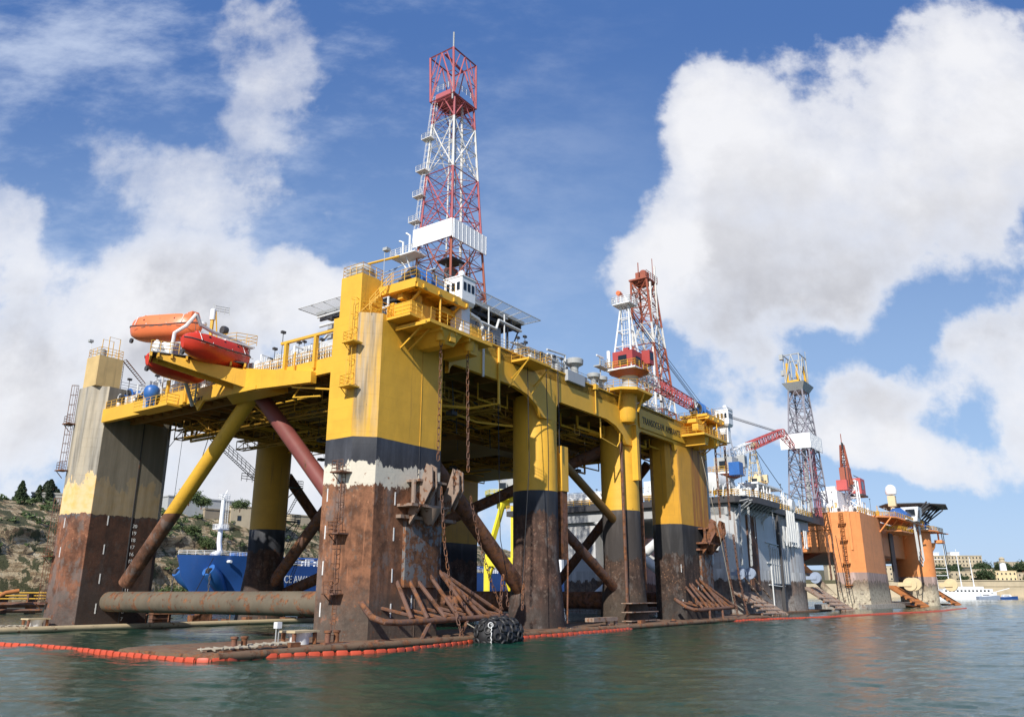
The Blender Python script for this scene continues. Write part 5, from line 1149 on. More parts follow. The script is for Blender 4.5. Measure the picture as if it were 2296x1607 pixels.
for k in range(8): mb.box(122.6+k*1.55, 123.4+k*1.55, 4.7, 5.02, 6.5, 13.8)
mb.box(122.2, 135.2, 4.9, 5.05, 6.3, 14.1); mb.box(122, 122.3, 4.6, 5, 14, 14.4); P2('louvre_panel', mb, 'grey rig paint')
mb = MB(); mb.prism([(109, 4.97), (114.4, 4.97), (114.4, 4.7), (109, 4.7)], 5, 19.6); P2('recess_plate', mb, 'rust tube')
mb = MB()
for z in (10.6, 6.2, 14.8): mb.tube([(120, 4.85, z), (128, 4.85, z-.3), (131, 4.9, z-.2)], .12, 5)
for x in (137, 138.3, 139.6, 140.9, 143.5): mb.bar((x, 4.6, 14.8), (x, 4.6, 20.4), .28, 8)
mb.tube([(121.5, 4.6, 1), (121.5, 4.6, 10)], .15, 6)
for i in range(16): x = rr.uniform(131, 150); mb.tube([(x, 4.4, 18.8), (x, 4.4, rr.uniform(14.8, 17)), (x+rr.uniform(-1, 1), 4.4, 14.6)], .16, 5)
P2('hull_piping', mb, 'pipe white')
mb = MB(); pts = [(101, 58, 22.6), (101, 4, 22.6), (106, 1.2, 22.6), (120, 1.2, 22.6), (122, 4.5, 22.6), (157, 4.5, 22.6), (160, 8, 22.6)]
mb.rail(pts, 1.15, 2.0, .07); P2('handrail', mb, 'yellow rail')
mb = MB(); mb.lathe((101.3, 9, 25.6), [(.3, 0), (1.9, .3), (2.1, 1), (2.1, 9), (1.5, 9.6)], 20, 'x'); mb.lathe((140, 4.6, 24.0), [(1.2, -.6), (1.7, 0), (1.7, 2), (1.2, 3)], 20, 'y'); P2('tank', mb, 'pipe white')
mb = MB(); mb.box(103, 108, 12, 24, 22.6, 27); mb.box(118, 130, 9, 16, 22.6, 24.5); mb.box(103, 112, 30, 44, 22.6, 25.6); P2('deck_house', mb, 'white paint')
mb = MB(); mb.box(120.6, 138, 5.6, 10, 27.2, 27.6); 
for x in (121, 129, 137.4): mb.bar((x, 5.8, 22.6), (x, 5.8, 27.2), .2, 6)
for z in (24.2, 25., 25.6): mb.bar((126, 5.4, z), (138, 5.4, z), .14, 5)
P2('shelter_roof', mb, 'white clean')
mb = MB()
for (x0, y0, rr_) in ((142, 4.8, 3.0), (103, 6, 2.6), (150, 5, 2.2)):
    for k in range(3): mb.tube([(x0+rr_*math.cos(math.pi*i/10), y0+k*1.1, 22.6+rr_*1.05*math.sin(math.pi*i/10)) for i in range(11)], .12, 5)
for x in (135, 137, 147, 149, 152, 155): mb.bar((x, 4.6, 22.6), (x, 4.6, 26.5), .14, 5)
mb.bar((135, 4.6, 26.5), (155, 4.6, 26.2), .14, 5)
for k in range(4): mb.lathe((135.5+k*1.6, 4.4, 19.2), [(.3, -3.6), (.3, 3.4)], 8)
P2('hoop_frame', mb, 'pipe white')
mb = MB(); mb.prism([(128.6, 4.4), (131.2, 4.9), (131.2, 8), (128.6, 8)], .6, 21); P2('gap_shade_strip', mb, 'dark steel')  # solid dark strip between the columns, a gap's shade put into its colour
mb = MB()
for x in range(102, 122, 2): mb.bar((x, 4.6, 21.4), (x+.2, 1.6, 21.9), .12, 4); mb.bar((x, 4.7, 19.4), (x, 1.8, 21.5), .1, 4)
for x in (112.5, 118, 125): mb.bar((x, 4.4, 21.4), (x, 4.4, rr.uniform(15, 18)), .09, 4)
P2('overhang_bracket', mb, 'grey rig paint')
_P = P; P = P2
clutter(31, 102, 122, 2.6, 9, 22.6, 130, rig2, 3.2, ('white paint', 'pipe white', 'grey paint')); clutter(32, 123, 158, 5, 13, 22.6, 200, rig2, 4, ('white paint', 'pipe white', 'galvanised', 'yellow rail'))
clutter(33, 102, 106, 12, 52, 22.6, 70, rig2, 3.4, ('white paint', 'pipe white', 'galvanised', 'red paint')); clutter(34, 108, 155, 14, 54, 22.6, 60, rig2, 5, ('white paint', 'pipe white', 'cream paint'))
clutter_rest(rig2, P2)
P = _P
mb = MB(); mb.box(101.2, 102, 20, 46, 23.4, 24.4); mb.rail([(101.2, 20, 24.4), (101.2, 46, 24.4)], 1.1, 2, .07); mb.box(100.6, 101.3, 28, 31, 20.4, 22.4); P2('walkway', mb, 'white paint')
# heaps of rusty anchor rack at the waterline
def far_rack(b, a, s, mat, name_label, par, base, z=.3, dirb=1):
    mb = MB(); r_ = random.Random(int(b))
    for i in range(9): mb.tube([(b+i*1.1*s, a+2.2*s, z+4.2*s), (b+i*1.1*s+4.2*s, a-3*s, z+.2)], .24*s, 6)
    for i in range(4): mb.tube([(b-1, a-.5-i*.8*s, z+2.4*s-.6*i*s), (b+12*s, a-.5-i*.8*s, z+2.2*s-.6*i*s)], .2*s, 6)
    mb.build('anchor_rack', mat, par, base, name_label)
far_rack(99, 2.6, 1.05, 'weathered steel', 'rusty anchor rack at the foot of the grey corner column', rig2, R2B)
far_rack(146, 2.4, 1.3, 'weathered steel', 'pale rusty anchor rack at the foot of the rounded grey column', rig2, R2B)
def pulley(c, label, mat='blue paint', s=1.):
    x, y, z = c; T = Thing('fairlead_sheave', label, 'pulley', c)
    mb = MB(); mb.lathe((x, y, z), [(1.15*s, 0), (1.2*s, .2*s), (.8*s, .25*s), (.8*s, .5*s), (1.2*s, .55*s), (1.15*s, .75*s)], 20, 'x'); T.part('wheel', mb, mat)
    mb = MB(); mb.prism([(x-.2*s, y+1.9*s), (x-.2*s, y-.3*s), (x+1*s, y-.3*s), (x+1*s, y+1.9*s)], z-.35*s, z+.35*s); T.part('bracket', mb, mat)
paint('sheave blue', (.30, .36, .47), .15, .5, .3)
pulley((98.6, 3.2, 8.), 'left pale blue sheave wheel on the grey corner column', 'sheave blue', .9); pulley((103.4, 3.1, 8.1), 'right pale blue sheave wheel on the grey corner column', 'sheave blue', .9)
pulley((149, 3.2, 8), 'pale blue sheave wheel on the edge of the rounded grey column', 'sheave blue', 1.1)
for i, (x0, x1, l) in enumerate(((99.2, 97.8, 'left'), (103.9, 103.2, 'right'))):
    chain([(x0, 2.5, 20.5), (x1, 2.5, 9)], 'pale grey chain hanging to the %s sheave of the grey rig' % l, None, 1.0, .13, 'galvanised')
    chain([(x1+.5, 2.4, 7.2), (x1+7, 1.4, 3.2)], 'chain slanting from the %s sheave of the grey rig into its rack' % l, None, .9, .10, 'weathered steel')
for i, (x, l) in enumerate(((154.5, 'left'), (159.5, 'right'))):
    chain([(x, 1, 18.6), (x+.5, 1, 7.4)], '%s of two rusty chains between the grey and the orange rig' % l, None, 1.2, .13)
# grey derrick
T = Thing('derrick', 'grey lattice derrick with white windwall on the grey rig', 'derrick', (171.5, 8.6, 22.6))
zs = [28, 32.5, 37, 41.5, 45.5, 49.5, 53.5, 57.3]; secs = [(z, 171.6-(z-28)*.118, 6.5-(z-28)*.118, 8.75-(z-28)*.04, 3.3-(z-28)*.05) for z in zs]
derrick(T, secs, ['derrick grey']*8, .24)
mb = MB(); wall_panel((164.8, 5.0), (164.8, 12.8), 41.4, 45.4); wall_panel((164.9, 5), (176.4, 5), 41.4, 45.4)
for k in range(8): mb.box(166+k*1.3, 166.08+k*1.3, 4.86, 4.92, 41.5, 45.3)
T.part('windwall', mb, 'white clean')
mb = MB(); mb.prism([(165, 5.6), (171.6, 5.6), (171.6, 9.4), (165, 9.4)], 57.3, 59.3, [(163.6, 4.6), (173.2, 4.6), (173.2, 10.6), (163.6, 10.6)]); T.part('crown_platform', mb, 'galvanised')
mb = MB(); 
for x, y in ((164.6, 5.6), (171.6, 5.6), (171.6, 9.8), (164.6, 9.8)): mb.bar((x, y, 59.3), (x, y, 67.5), .2, 5)
for a, b in (((164.6, 5.6), (171.6, 5.6)), ((171.6, 5.6), (171.6, 9.8)), ((164.6, 9.8), (171.6, 9.8)), ((164.6, 5.6), (164.6, 9.8))):
    mb.bar((*a, 67.3), (*b, 67.3), .16, 5); m = ((a[0]+b[0])/2, (a[1]+b[1])/2, 67.3); mb.bar((*a, 59.4), m, .16, 5); mb.bar((*b, 59.4), m, .16, 5)
mb.box(163.4, 164.6, 9.6, 10.6, 66, 67.4); mb.box(164, 165, 9.8, 10.6, 61.6, 63); mb.bar((171.6, 5.6, 67.5), (171.6, 5.6, 69.5), .1, 4); T.part('crown_frame', mb, 'galvanised')
mb = MB(); 
for x, y in ((165.4, 9.3), (168, 7.4), (171, 6.2), (169, 7.6)): mb.bar((x, y, 59.3), (x+.2, y, 65.2), .35, 6)
mb.box(166, 170.5, 6, 9.6, 59.4, 60.4); T.part('crown_gear', mb, 'yellow rail')
mb = MB(); r_ = random.Random(8)
for i in range(14): x = r_.uniform(169, 175); y = r_.uniform(6, 9); mb.bar((x, y, 24), (x-r_.uniform(0, 2), y, 42), .12, 4)
T.part('drill_pipe_stand', mb, 'mast pink')
mb = MB(); mb.bar((168, 8, 22), (169.5, 8, 42), .45, 6); mb.bar((172, 8, 22), (168.5, 8, 42), .4, 6); T.part('guide_rail', mb, 'galvanised')
mb = MB(); mb.box(166, 178, 7, 12, 22, 24.6); T.part('drill_floor', mb, 'dark steel')
# cranes on rig 2
paint('aframe steel', (.40, .43, .50), .12, .5, .5)
T, Q = pedestal_crane((110.5, 8.5, 24.4), 'grey A-frame crane with long kneed red and white jib on the grey rig', (1, 0.02), 40, 'galvanised', 'aframe steel', ['white paint', 'crane red', 'crane red'], 1.1, jib_z=7.4, tip_dz=10.5, ah=14.5)
p = Vector(Q(40, 0, 17.9)); q_ = Vector(Q(53, 0, 15.2)); mb = MB(); mb.lattice(p, q_, 1.6, .8, .11, 5, (0, 0, 1), 1.6, .8); T.part('jib_tip', mb, 'crane red')
mb = MB(); mb.box(106.8, 109.2, 4.6, 6.8, 27.4, 30); T.part('blue_cabin', mb, 'blue paint')
T, Q = pedestal_crane((131.5, 9.5, 25), 'cream crane with tall thin pole frame between the grey crane and the grey derrick', (1, .1), 22, 'cream paint', 'cream paint', ['cream paint', 'cream paint'], .8, jib_z=2, tip_dz=-3.5, ah=15)
cable([(133.5, 9.5, 36.4), (150, 9, 29)], .07, 'thin wire running down from the top of the cream crane')
# ================================================================ RIG 3 : orange rig
rig3 = bpy.data.objects.new('drilling_rig', None); LINK(rig3); R3B = (188, 0, 0); rig3.matrix_world = FR @ Matrix.Translation(R3B)
tag(rig3, 'orange semi-submersible drilling rig, farthest in the row, with a helideck at its far end', 'oil rig')
def P3_(name, mb, mat, label=None, parent=None): return mb.build(name, mat, parent or rig3, R3B, label)
mb = MB(); base_ = [(188, 7.7), (188, 3.5), (191, .4), (216, .4), (225, 1.6), (229, 4), (229, 8.4), (190, 8.4), (188, 7.6)]
def scl(poly, k, c): return [(c[0]+(x-c[0])*k, c[1]+(y-c[1])*k) for x, y in poly]
rings = []
for z, k in ((.4, 1.05), (11, 1), (26.5, 1)): rings.append([(x, y, z) for x, y in scl(base_, k, (208, 8))])
mb.loft(rings); P3_('column', mb, 'orange column paint', 'orange corner column with encrusted grey foot')
mb = MB(); rings = []
for z in (.3, 28): rings.append([(272+6.2*math.cos(i*math.pi/14), .6+6.2*math.sin(i*math.pi/14), z) for i in range(28)])
mb.loft(rings); P3_('column', mb, 'orange column paint', 'round orange column at the far end')
mb = MB(); mb.box(189, 200, 44, 53, .4, 26); P3_('column', mb, 'orange column paint')
mb = MB(); mb.box(188.3, 300, 7.8, 58, 15.6, 26.6); mb.box(188.3, 268, 2.6, 8, 16, 26.2); P3_('deck_box', mb, 'orange paint')
mb = MB()
for y in (9.4, 11.6, 14, 17, 21): mb.box(188.1, 188.3, y, y+.15, 16, 26.5)
mb.box(188.1, 188.3, 8, 50, 21.6, 21.8); P3_('stiffener', mb, 'rust orange')
mb = MB(); mb.bar((190, 22, 17), (190, 9, 3), .95, 12); P3_('brace', mb, 'orange column paint'); mb = MB(); mb.bar((196, 40, 6), (196, 12, 17), .95, 12); P3_('brace', mb, 'mast rust')
mb = MB(); mb.prism([(186, 10), (188, 1), (192, -1.2), (290, -3), (294, 4), (294, 14), (186, 14)], -.5, 1.6); P3_('pontoon', mb, 'grey column paint')
mb = MB(); mb.prism([(214, 0), (220, -4), (262, -5.5), (262, 3), (214, 3)], 26.7, 27.2); mb.prism([(222, .3), (226, -4), (240, -5), (246, -3), (246, 1)], 23., 23.4); mb.prism([(262, -3), (268, -7.5), (282, -8.5), (284, 4), (262, 4)], 25.4, 25.9); mb.prism([(280, -7), (292, -9), (292, -7.8), (280, -5)], 25.6, 25.9)
mb.box(276, 283, -8.5, -6, 21.8, 22.8); mb.bar((280, -7, 22.8), (280, -7, 25.6), .3, 5)
for x in (216, 226, 236, 246, 256): mb.bar((x, -3.4, 26.8), (x, .4, 22.4), .22, 5)
mb.lathe((276, -4.6, 18.6), [(.4, 0), (1.4, 1.6), (1.8, 3.2)], 12); P3_('winch_platform', mb, 'orange paint')
mb = MB(); mb.rail([(188, 8, 26.6), (188, 30, 26.6)], 1.2, 3, .1); mb.rail([(190, .6, 26.6), (214, .6, 27), (220, -4, 27.2), (262, -5.5, 27.2)], 1.2, 3, .1); mb.rail([(222, .3, 23.4), (226, -4, 23.4), (240, -5, 23.4)], 1.2, 2, .09); mb.rail([(262, -3, 25.9), (268, -7.5, 25.9), (282, -8.5, 25.9)], 1.2, 2.4, .1); P3_('handrail', mb, 'yellow rail')
mb = MB(); mb.ladder((187.8, 4.6, 6), (187.8, 4.6, 26), (0, 1, 0), .8, .6, .1, True, (-.9, 0, 0))
for z in (6.5, 12.2, 18.4, 23): mb.box(186.8, 188, 3.6, 5.6, z, z+.3)
P3_('ladder', mb, 'rust orange')
mb = MB()
for k in range(3): mb.tube([(246+k*1.6, -4.6, 26.6), (247+k*1.6, -4.6, 15+k*1.4), (251+k*1.6, -4.8, 13+k), (254+k, -4.8, 15), (254+k, -4.8, 26.6)], .18, 6)
P3_('hanging_hose', mb, 'pipe white')
mb = MB(); mb.box(240, 246, 2.2, 2.7, 8, 26); P3_('recess_plate', mb, 'dark steel')
for b, a, s in ((222, -1.8, 1.5), (274, -4.8, 1.5)): far_rack(b, a, s, 'rust orange', 'orange rusty anchor rack at the foot of the orange rig', rig3, R3B)
mb = MB()
for b, a in ((234, -6), (287, -9)): mb.prism([(b-5, a+1), (b+5, a-1.5), (b+7, a+1), (b-3, a+4)], .3, .9, [(b-7, a+3), (b-1, a+3), (b+1, a+4.4), (b-5, a+6)])
P3_('anchor', mb, 'rust orange')
mb = MB(); mb.lathe((225, 1, 14), [(2.6, -1), (2.6, 1.5)], 3) if False else None
pulley((231, -3.4, 7.2), 'cream sheave wheel in front of the orange corner column, left of its pair', 'cream paint', 1.7); pulley((238, -3.6, 7.3), 'cream sheave wheel in front of the orange corner column, right of its pair', 'cream paint', 1.7)
pulley((282, -8.4, 7.4), 'cream sheave wheel at the far round orange column', 'cream paint', 1.9)
mb = MB(); mb.box(192, 222, 6.5, 14, 26.6, 28); mb.box(196, 214, 7, 12, 28, 33.5); mb.box(199, 204, 8, 11, 33.5, 35); P3_('deck_house', mb, 'white clean')
_P = P; P = P3_
clutter(41, 189, 215, 2, 9, 26.6, 60, rig3, 4, ('white paint', 'pipe white', 'yellow rail')); clutter(42, 215, 260, -2, 8, 27.2, 60, rig3, 4.5, ('white paint', 'galvanised', 'yellow rail')); clutter(43, 189, 196, 8, 40, 26.6, 60, rig3, 4, ('white paint', 'pipe white'))
clutter_rest(rig3, P3_)
P = _P
# helideck of the orange rig
mb = MB(); mb.prism([(252, 4), (256, -6), (266, -12.6), (284, -11), (284, 8), (260, 8)], 34.0, 34.35); P3_('helideck', mb, 'dark steel', 'dark octagonal helideck sticking out at the far end')
mb = MB()
for k in range(6):
    x = 250+k*6; mb.bar((x, -9+k*.2, 34), (x+1, -4, 29.5), .25, 5); mb.bar((x+6, -9, 34), (x+1, -4, 29.5), .25, 5)
mb.bar((250, -4, 29.5), (284, -4, 29.5), .3, 5); mb.bar((250, -4, 29.5), (250, -2, 26), .4, 5); P3_('helideck_frame', mb, 'dark steel')
T = Thing('radome_mast', 'white domed radome on a short mast above the orange rig', 'radome', (252, 2, 27.2))
mb = MB(); mb.lathe((252, 2, 37), [(.3, 0), (1.7, .3), (1.9, 1.4), (1.6, 2.8), (.8, 3.5), (.1, 3.7)], 16); T.part('dome', mb, 'white clean')
mb = MB(); mb.lathe((252, 2, 27.2), [(.8, 0), (.8, 6)], 8); mb.box(250.8, 253.2, .8, 3.2, 33.2, 36.8); T.part('tower', mb, 'cream paint')
T = Thing('control_cabin', 'small white cabin with slanted windows on the far orange platform', 'cabin', (247, -6, 27.2))
mb = MB(); mb.prism([(245, -6), (250.5, -6), (250.5, -2.6), (245, -2.6)], 27.4, 32., [(244, -7), (251.5, -7), (251.5, -1.6), (244, -1.6)]); T.part('cabin_body', mb, 'white clean')
mb = MB(); mb.prism([(246, -6.7), (249.5, -6.7), (249.5, -6.4), (246, -6.4)], 28.6, 31, [(245.6, -7.1), (250, -7.1), (250, -6.8), (245.6, -6.8)]); mb.box(244.0, 244.5, -5.8, -3, 29.4, 31.2); T.part('window', mb, 'window glass')
for c, s, l in (((240, -1.5, 27.2), 2.4, 'blue tarpaulin covered winch on the orange corner column'), ((272, -2.5, 25.9), 2.4, 'blue tarpaulin covered winch on the far round orange column')):
    T = Thing('covered_winch', l, 'winch', c); x, y, z = c
    mb = MB(); rings = []
    r_ = random.Random(int(x))
    for i in range(7):
        t = i/6; h = 1.6*s*(.35+.65*math.sin(math.pi*(t*.8+.1)))*(1+.12*r_.uniform(-1, 1)); rings.append([(x-3*s+6*s*t, y+1.3*s*u, z+h*v) for u, v in ((-1, 0), (-.95, .6), (-.4, 1), (.4, 1), (.95, .6), (1, 0))])
    mb.loft(rings); T.part('tarpaulin', mb, 'blue paint'); mb = MB(); mb.box(x-3.2*s, x+3.2*s, y-1.5*s, y+1.5*s, z-.05, z+.25); T.part('base', mb, 'white paint')
T = Thing('pedestal_crane', 'red crane with stowed upright lattice jib on the orange rig', 'crane', (212, 6, 27))
mb = MB(); mb.lattice((209, 5.5, 27), (209, 5.5, 37.5), 3.4, 3.0, .24, 4, (1, 0, 0)); T.part('support_tower', mb, 'white clean')
mb = MB(); mb.lattice((206, 6, 36), (205, 6, 48), 2.8, .9, .22, 6, (1, 0, 0)); mb.bar((205, 6, 48), (205, 6, 51.5), .12, 4); mb.box(203, 207.6, 4.8, 7.2, 35, 41); T.part('jib', mb, 'mast rust')
mb = MB(); mb.box(215, 221, 4, 8, 34, 39); mb.box(201, 204.4, 5, 8, 34, 37); T.part('operator_cab', mb, 'crane red')
mb = MB(); mb.box(214.96, 215, 4.6, 6.4, 35.6, 38); mb.box(216, 219, 3.95, 4, 35.6, 38); T.part('window', mb, 'window glass')
mb = MB(); mb.box(214, 222, 3.6, 8.4, 33.5, 34); mb.bar((216, 6, 40), (226, 6, 40), .15, 4); mb.rail([(200, 5, 46), (202, 5, 46)], 2, 1, .1); mb.bar((201, 5, 37), (201, 5, 48), .12, 4); T.part('walkway', mb, 'dark steel')
for i, (x, l) in enumerate(((284, 'left'), (288.5, 'right'))):
    cable([(x, -7.6, 25.4), (x+3.6, -7.6, 9)], .16, '%s mooring wire down from the far orange platform' % l)
for i, (x, l) in enumerate(((163, 'leftmost'), (167, 'second from left'), (172, 'third from left'), (178, 'rightmost'))):
    cable([(x, 3, 19), (x+2, 2, 2)], .09, '%s of four thin wires hanging between the grey and the orange rig' % l)

# ================================================================ SHORE BEHIND
def rockmat():
    m, t, b, co = newmat('limestone cliff')
    geo = t.node('ShaderNodeNewGeometry'); nz_ = t.node('ShaderNodeSeparateXYZ', {0: geo.outputs['Normal']}).outputs[2]
    lay = t.noise(t.mapv(co, (.25, .25, 2.2)), .6, 7, .65); blk = t.noise(co, .35, 9, .68)
    c = t.mix(t.ss(lay, .42, .58), (.30, .21, .11), (.56, .44, .27)); c = t.mix(t.ss(blk, .52, .60), c, (.17, .115, .065))
    c = t.mix(t.ss(blk, .44, .36), c, (.60, .51, .35))
    sc = t.noise(co, .22, 8, .65)
    veg = t.math('ADD', t.ss(nz_, .30, .75, 0., .5), t.ss(sc, .46, .60))
    gcol = t.mix(t.noise(co, 1.6, 6, .7), (.028, .042, .015), (.13, .12, .055))
    c = t.mix(t.ss(veg, .50, .90), c, gcol)
    finish(t, b, c, .95, t.math('ADD', blk, t.noise(co, 2.2, 7, .7)), .9, .8)
rockmat()
paint('scrub ground', (.09, .085, .045), .0, .8, .2, .95, .3)
paint('concrete', (.34, .33, .30), .08, .6, .5, .9, .3)
def leafmat(name, a, b_):
    m, t, b, co = newmat(name)
    oi = t.node('ShaderNodeNewGeometry').outputs['Random Per Island']
    c = t.mix(t.noise(co, .8, 4), a, b_); c = t.mix(t.math('MULTIPLY', oi, .5), c, tuple(x*1.6 for x in b_))
    finish(t, b, c, .75)
leafmat('pine foliage', (.018, .035, .014), (.04, .065, .02)); leafmat('shrub foliage', (.03, .055, .018), (.075, .105, .03)); leafmat('cypress foliage', (.012, .024, .012), (.028, .042, .018))
# cliff: cross-section swept along the shore
CL = [(-330, 80), (-250, 120), (-195, 150), (-160, 180), (-138, 218), (-118, 262), (-98, 310), (-72, 365), (-45, 430), (-10, 520), (30, 640)]
CLH = [28, 30, 31, 32, 33, 34.5, 36.5, 38, 38, 38, 38]
def terrain():
    mb = MB(); pts = cat(CL, 14); n = len(pts); prof = [(-6, 0.0), (0, .02), (2, .20), (3.6, .36), (7, .42), (9, .56), (11, .66), (15, .70), (20, .80), (27, .90), (33, .96), (40, 1.0), (70, 1.02), (220, 1.06)]
    rings = []
    for i, p in enumerate(pts):
        d = (pts[min(i+1, n-1)]-pts[max(i-1, 0)]).normalized(); nn = Vector((-d.y, d.x)); f = i/14; k = min(int(f), len(CLH)-2); Hh = CLH[k]+(CLH[k+1]-CLH[k])*(f-k)
        row = []
        sub = []
        for (a, b) in zip(prof, prof[1:]):
            for s in range(3): t = s/3; sub.append((a[0]+(b[0]-a[0])*t, a[1]+(b[1]-a[1])*t))
        sub.append(prof[-1])
        for (o, h) in sub:
            q = p+nn*o; w_ = noise.fractal(Vector((q.x*.06, q.y*.06, h*2.4)), .9, 2.1, 5)*4.2*min(1, max(0, (1-abs(h-.5)*1.1)))*(o < 60)
            w2 = noise.fractal(Vector((q.x*.25, q.y*.25, h*9)), .8, 2.1, 4)*1.3
            q = q+nn*(w_+w2*(0 < h < .97)); z = 1.8+h*(Hh-1.8)+noise.fractal(Vector((q.x*.12, q.y*.12, 3)), .9, 2, 4)*1.0*(h > .1)
            row.append((q.x, q.y, z))
        rings.append(row)
    m = len(rings[0]); mb.add([v for r in rings for v in r], [(i*m+j, (i+1)*m+j, (i+1)*m+j+1, i*m+j+1) for i in range(len(rings)-1) for j in range(m-1)])
    o = mb.build('hillside', 'limestone cliff', smooth=True); o['kind'] = 'structure'; return o
hill = terrain()
mb = MB(); mb.prism([(-420, 60), (-250, 108), (-150, 158), (-122, 190), (-112, 218), (-92, 262), (-40, 380), (60, 640), (20, 660), (-120, 400), (-420, 160)], -1, 1.9); o = mb.build('quay', 'stone dark'); o['kind'] = 'structure'
# quayside clutter left of the left column
T = Thing('pipe_rack', 'low yellow and rusty dock pipe rack on the quay at the left edge', 'pipe rack', (-125, 165, 1.9), frame=ID)
mb = MB()
for k in range(3): mb.bar((-140, 152+k*1.5, 3.4+.6*k), (-99, 176+k*1.5, 3.4+.6*k), .16, 6)
T.part('pipe', mb, 'yellow rail'); mb = MB()
for k in range(9): x = -139+k*4.6; y = 152.5+k*2.7; mb.box(x, x+.4, y, y+3.4, .4, 4.4)
mb.bar((-142, 151, 2.2), (-99, 175.6, 2.2), .55, 4); mb.bar((-142, 150.6, 1.0), (-99, 175, 1.0), .4, 4)
T.part('support', mb, 'rust tube'); mb = MB(); mb.prism([(-118, 163), (-110, 167.6), (-111, 170), (-119, 165.6)], 1.9, 4.0); T.part('red_tank', mb, 'hull red')
mb = MB(); mb.tube([(-106.5, 168, 1.5), (-105.5, 168.6, 3.4), (-104, 169.6, 4.6), (-102, 170.8, 5.0)], .45, 10); T.part('bent_pipe', mb, 'rust orange')
# sloping concrete apron on the hillside at the far left
mb = MB(); A_ = [(-176, 158, 16.5), (-170, 161, 15), (-122, 182, 3), (-132, 172, 2), (-190, 146, 2)]; mb.add(A_+[(x+4, y-2, z-.01 if z < 4 else z-2.4) for x, y, z in A_], [(0, 1, 2, 3, 4), (9, 8, 7, 6, 5)]+[(i, 5+i, 5+(i+1) % 5, (i+1) % 5) for i in range(5)])
o = mb.build('slope_apron', 'concrete'); o['kind'] = 'structure'
# buildings and walls on the hilltop
def block(c, dx, dy, h, mat, label, name='building', rot=0., cat_='building', win=None, roof=None, group=None):
    F_ = Matrix.Translation(c) @ Matrix.Rotation(rot, 4, 'Z'); T = Thing(name, label, cat_, (0, 0, 0), group, F_)
    mb = MB(); mb.box(0, dx, 0, dy, 0, h); T.part('wall', mb, mat)
    mb = MB(); mb.box(-.3, dx+.3, -.3, dy+.3, h, h+.5); T.part('parapet' if not roof else 'roof', mb, roof or mat)
    if win:
        nx, nz, ww, wh = win; mb = MB(); mb.box(-ww/2, ww/2, -.12, .1, -wh/2, wh/2); first = None
        for i in range(nx):
            for k in range(nz):
                if first is None: o = first = mb.build('window', 'window glass', T.o)
                else: o = first.copy(); LINK(o)
                o.location = (dx*(i+.5)/nx, 0, h*(k+.5)/nz)
    return T
def gz(x, y):
    bpy.context.view_layer.update()
    ok, p, n, i = hill.ray_cast(Vector((x, y, 200)), Vector((0, 0, -1))); return p.z if ok else 33
def pos(px, Y): return (px-1148)/1851*Y
def hb(px, Y, dz, dx, dy, h, rot, *a, **k):
    x = pos(px, Y); z = max(gz(x, Y), gz(x+dx*math.cos(rot), Y+dx*math.sin(rot)))-2.5
    return block((x, Y, z+dz), dx, dy, h+2.5-dz, *a, rot=rot, **k)
hb(352, 312, 0, 30, 8, 5.4, math.radians(48), 'galvanised', 'long grey shed on the hilltop seen right of the left column', name='shed', cat_='shed')
hb(440, 322, 0, 26, 10, 3.6, math.radians(50), 'stone dark', 'brown stone fort wall on the hilltop above the blue ship bow', name='stone_wall', cat_='wall')
hb(500, 330, 0, 22, 12, 6.4, math.radians(40), 'stone pale', 'pale square stone building on the hilltop above the white ship mast', name='stone_building', win=(3, 1, 1.6, 2))
hb(640, 372, 0, 40, 12, 3.6, math.radians(50), 'stone pale', 'low stone building on the hilltop left of the nearest column', name='stone_building', win=(5, 1, 1.4, 2))
hb(34, 262, 0, 14, 6, 2.6, math.radians(20), 'concrete', 'pale concrete house on the hilltop left of the left column', name='hilltop_house', win=(3, 1, 1, 1))
hb(84, 268, 0, 22, 6, 1.6, math.radians(40), 'stone dark', 'low brown wall on the hilltop right of the cypress trees', name='hilltop_wall', cat_='wall')
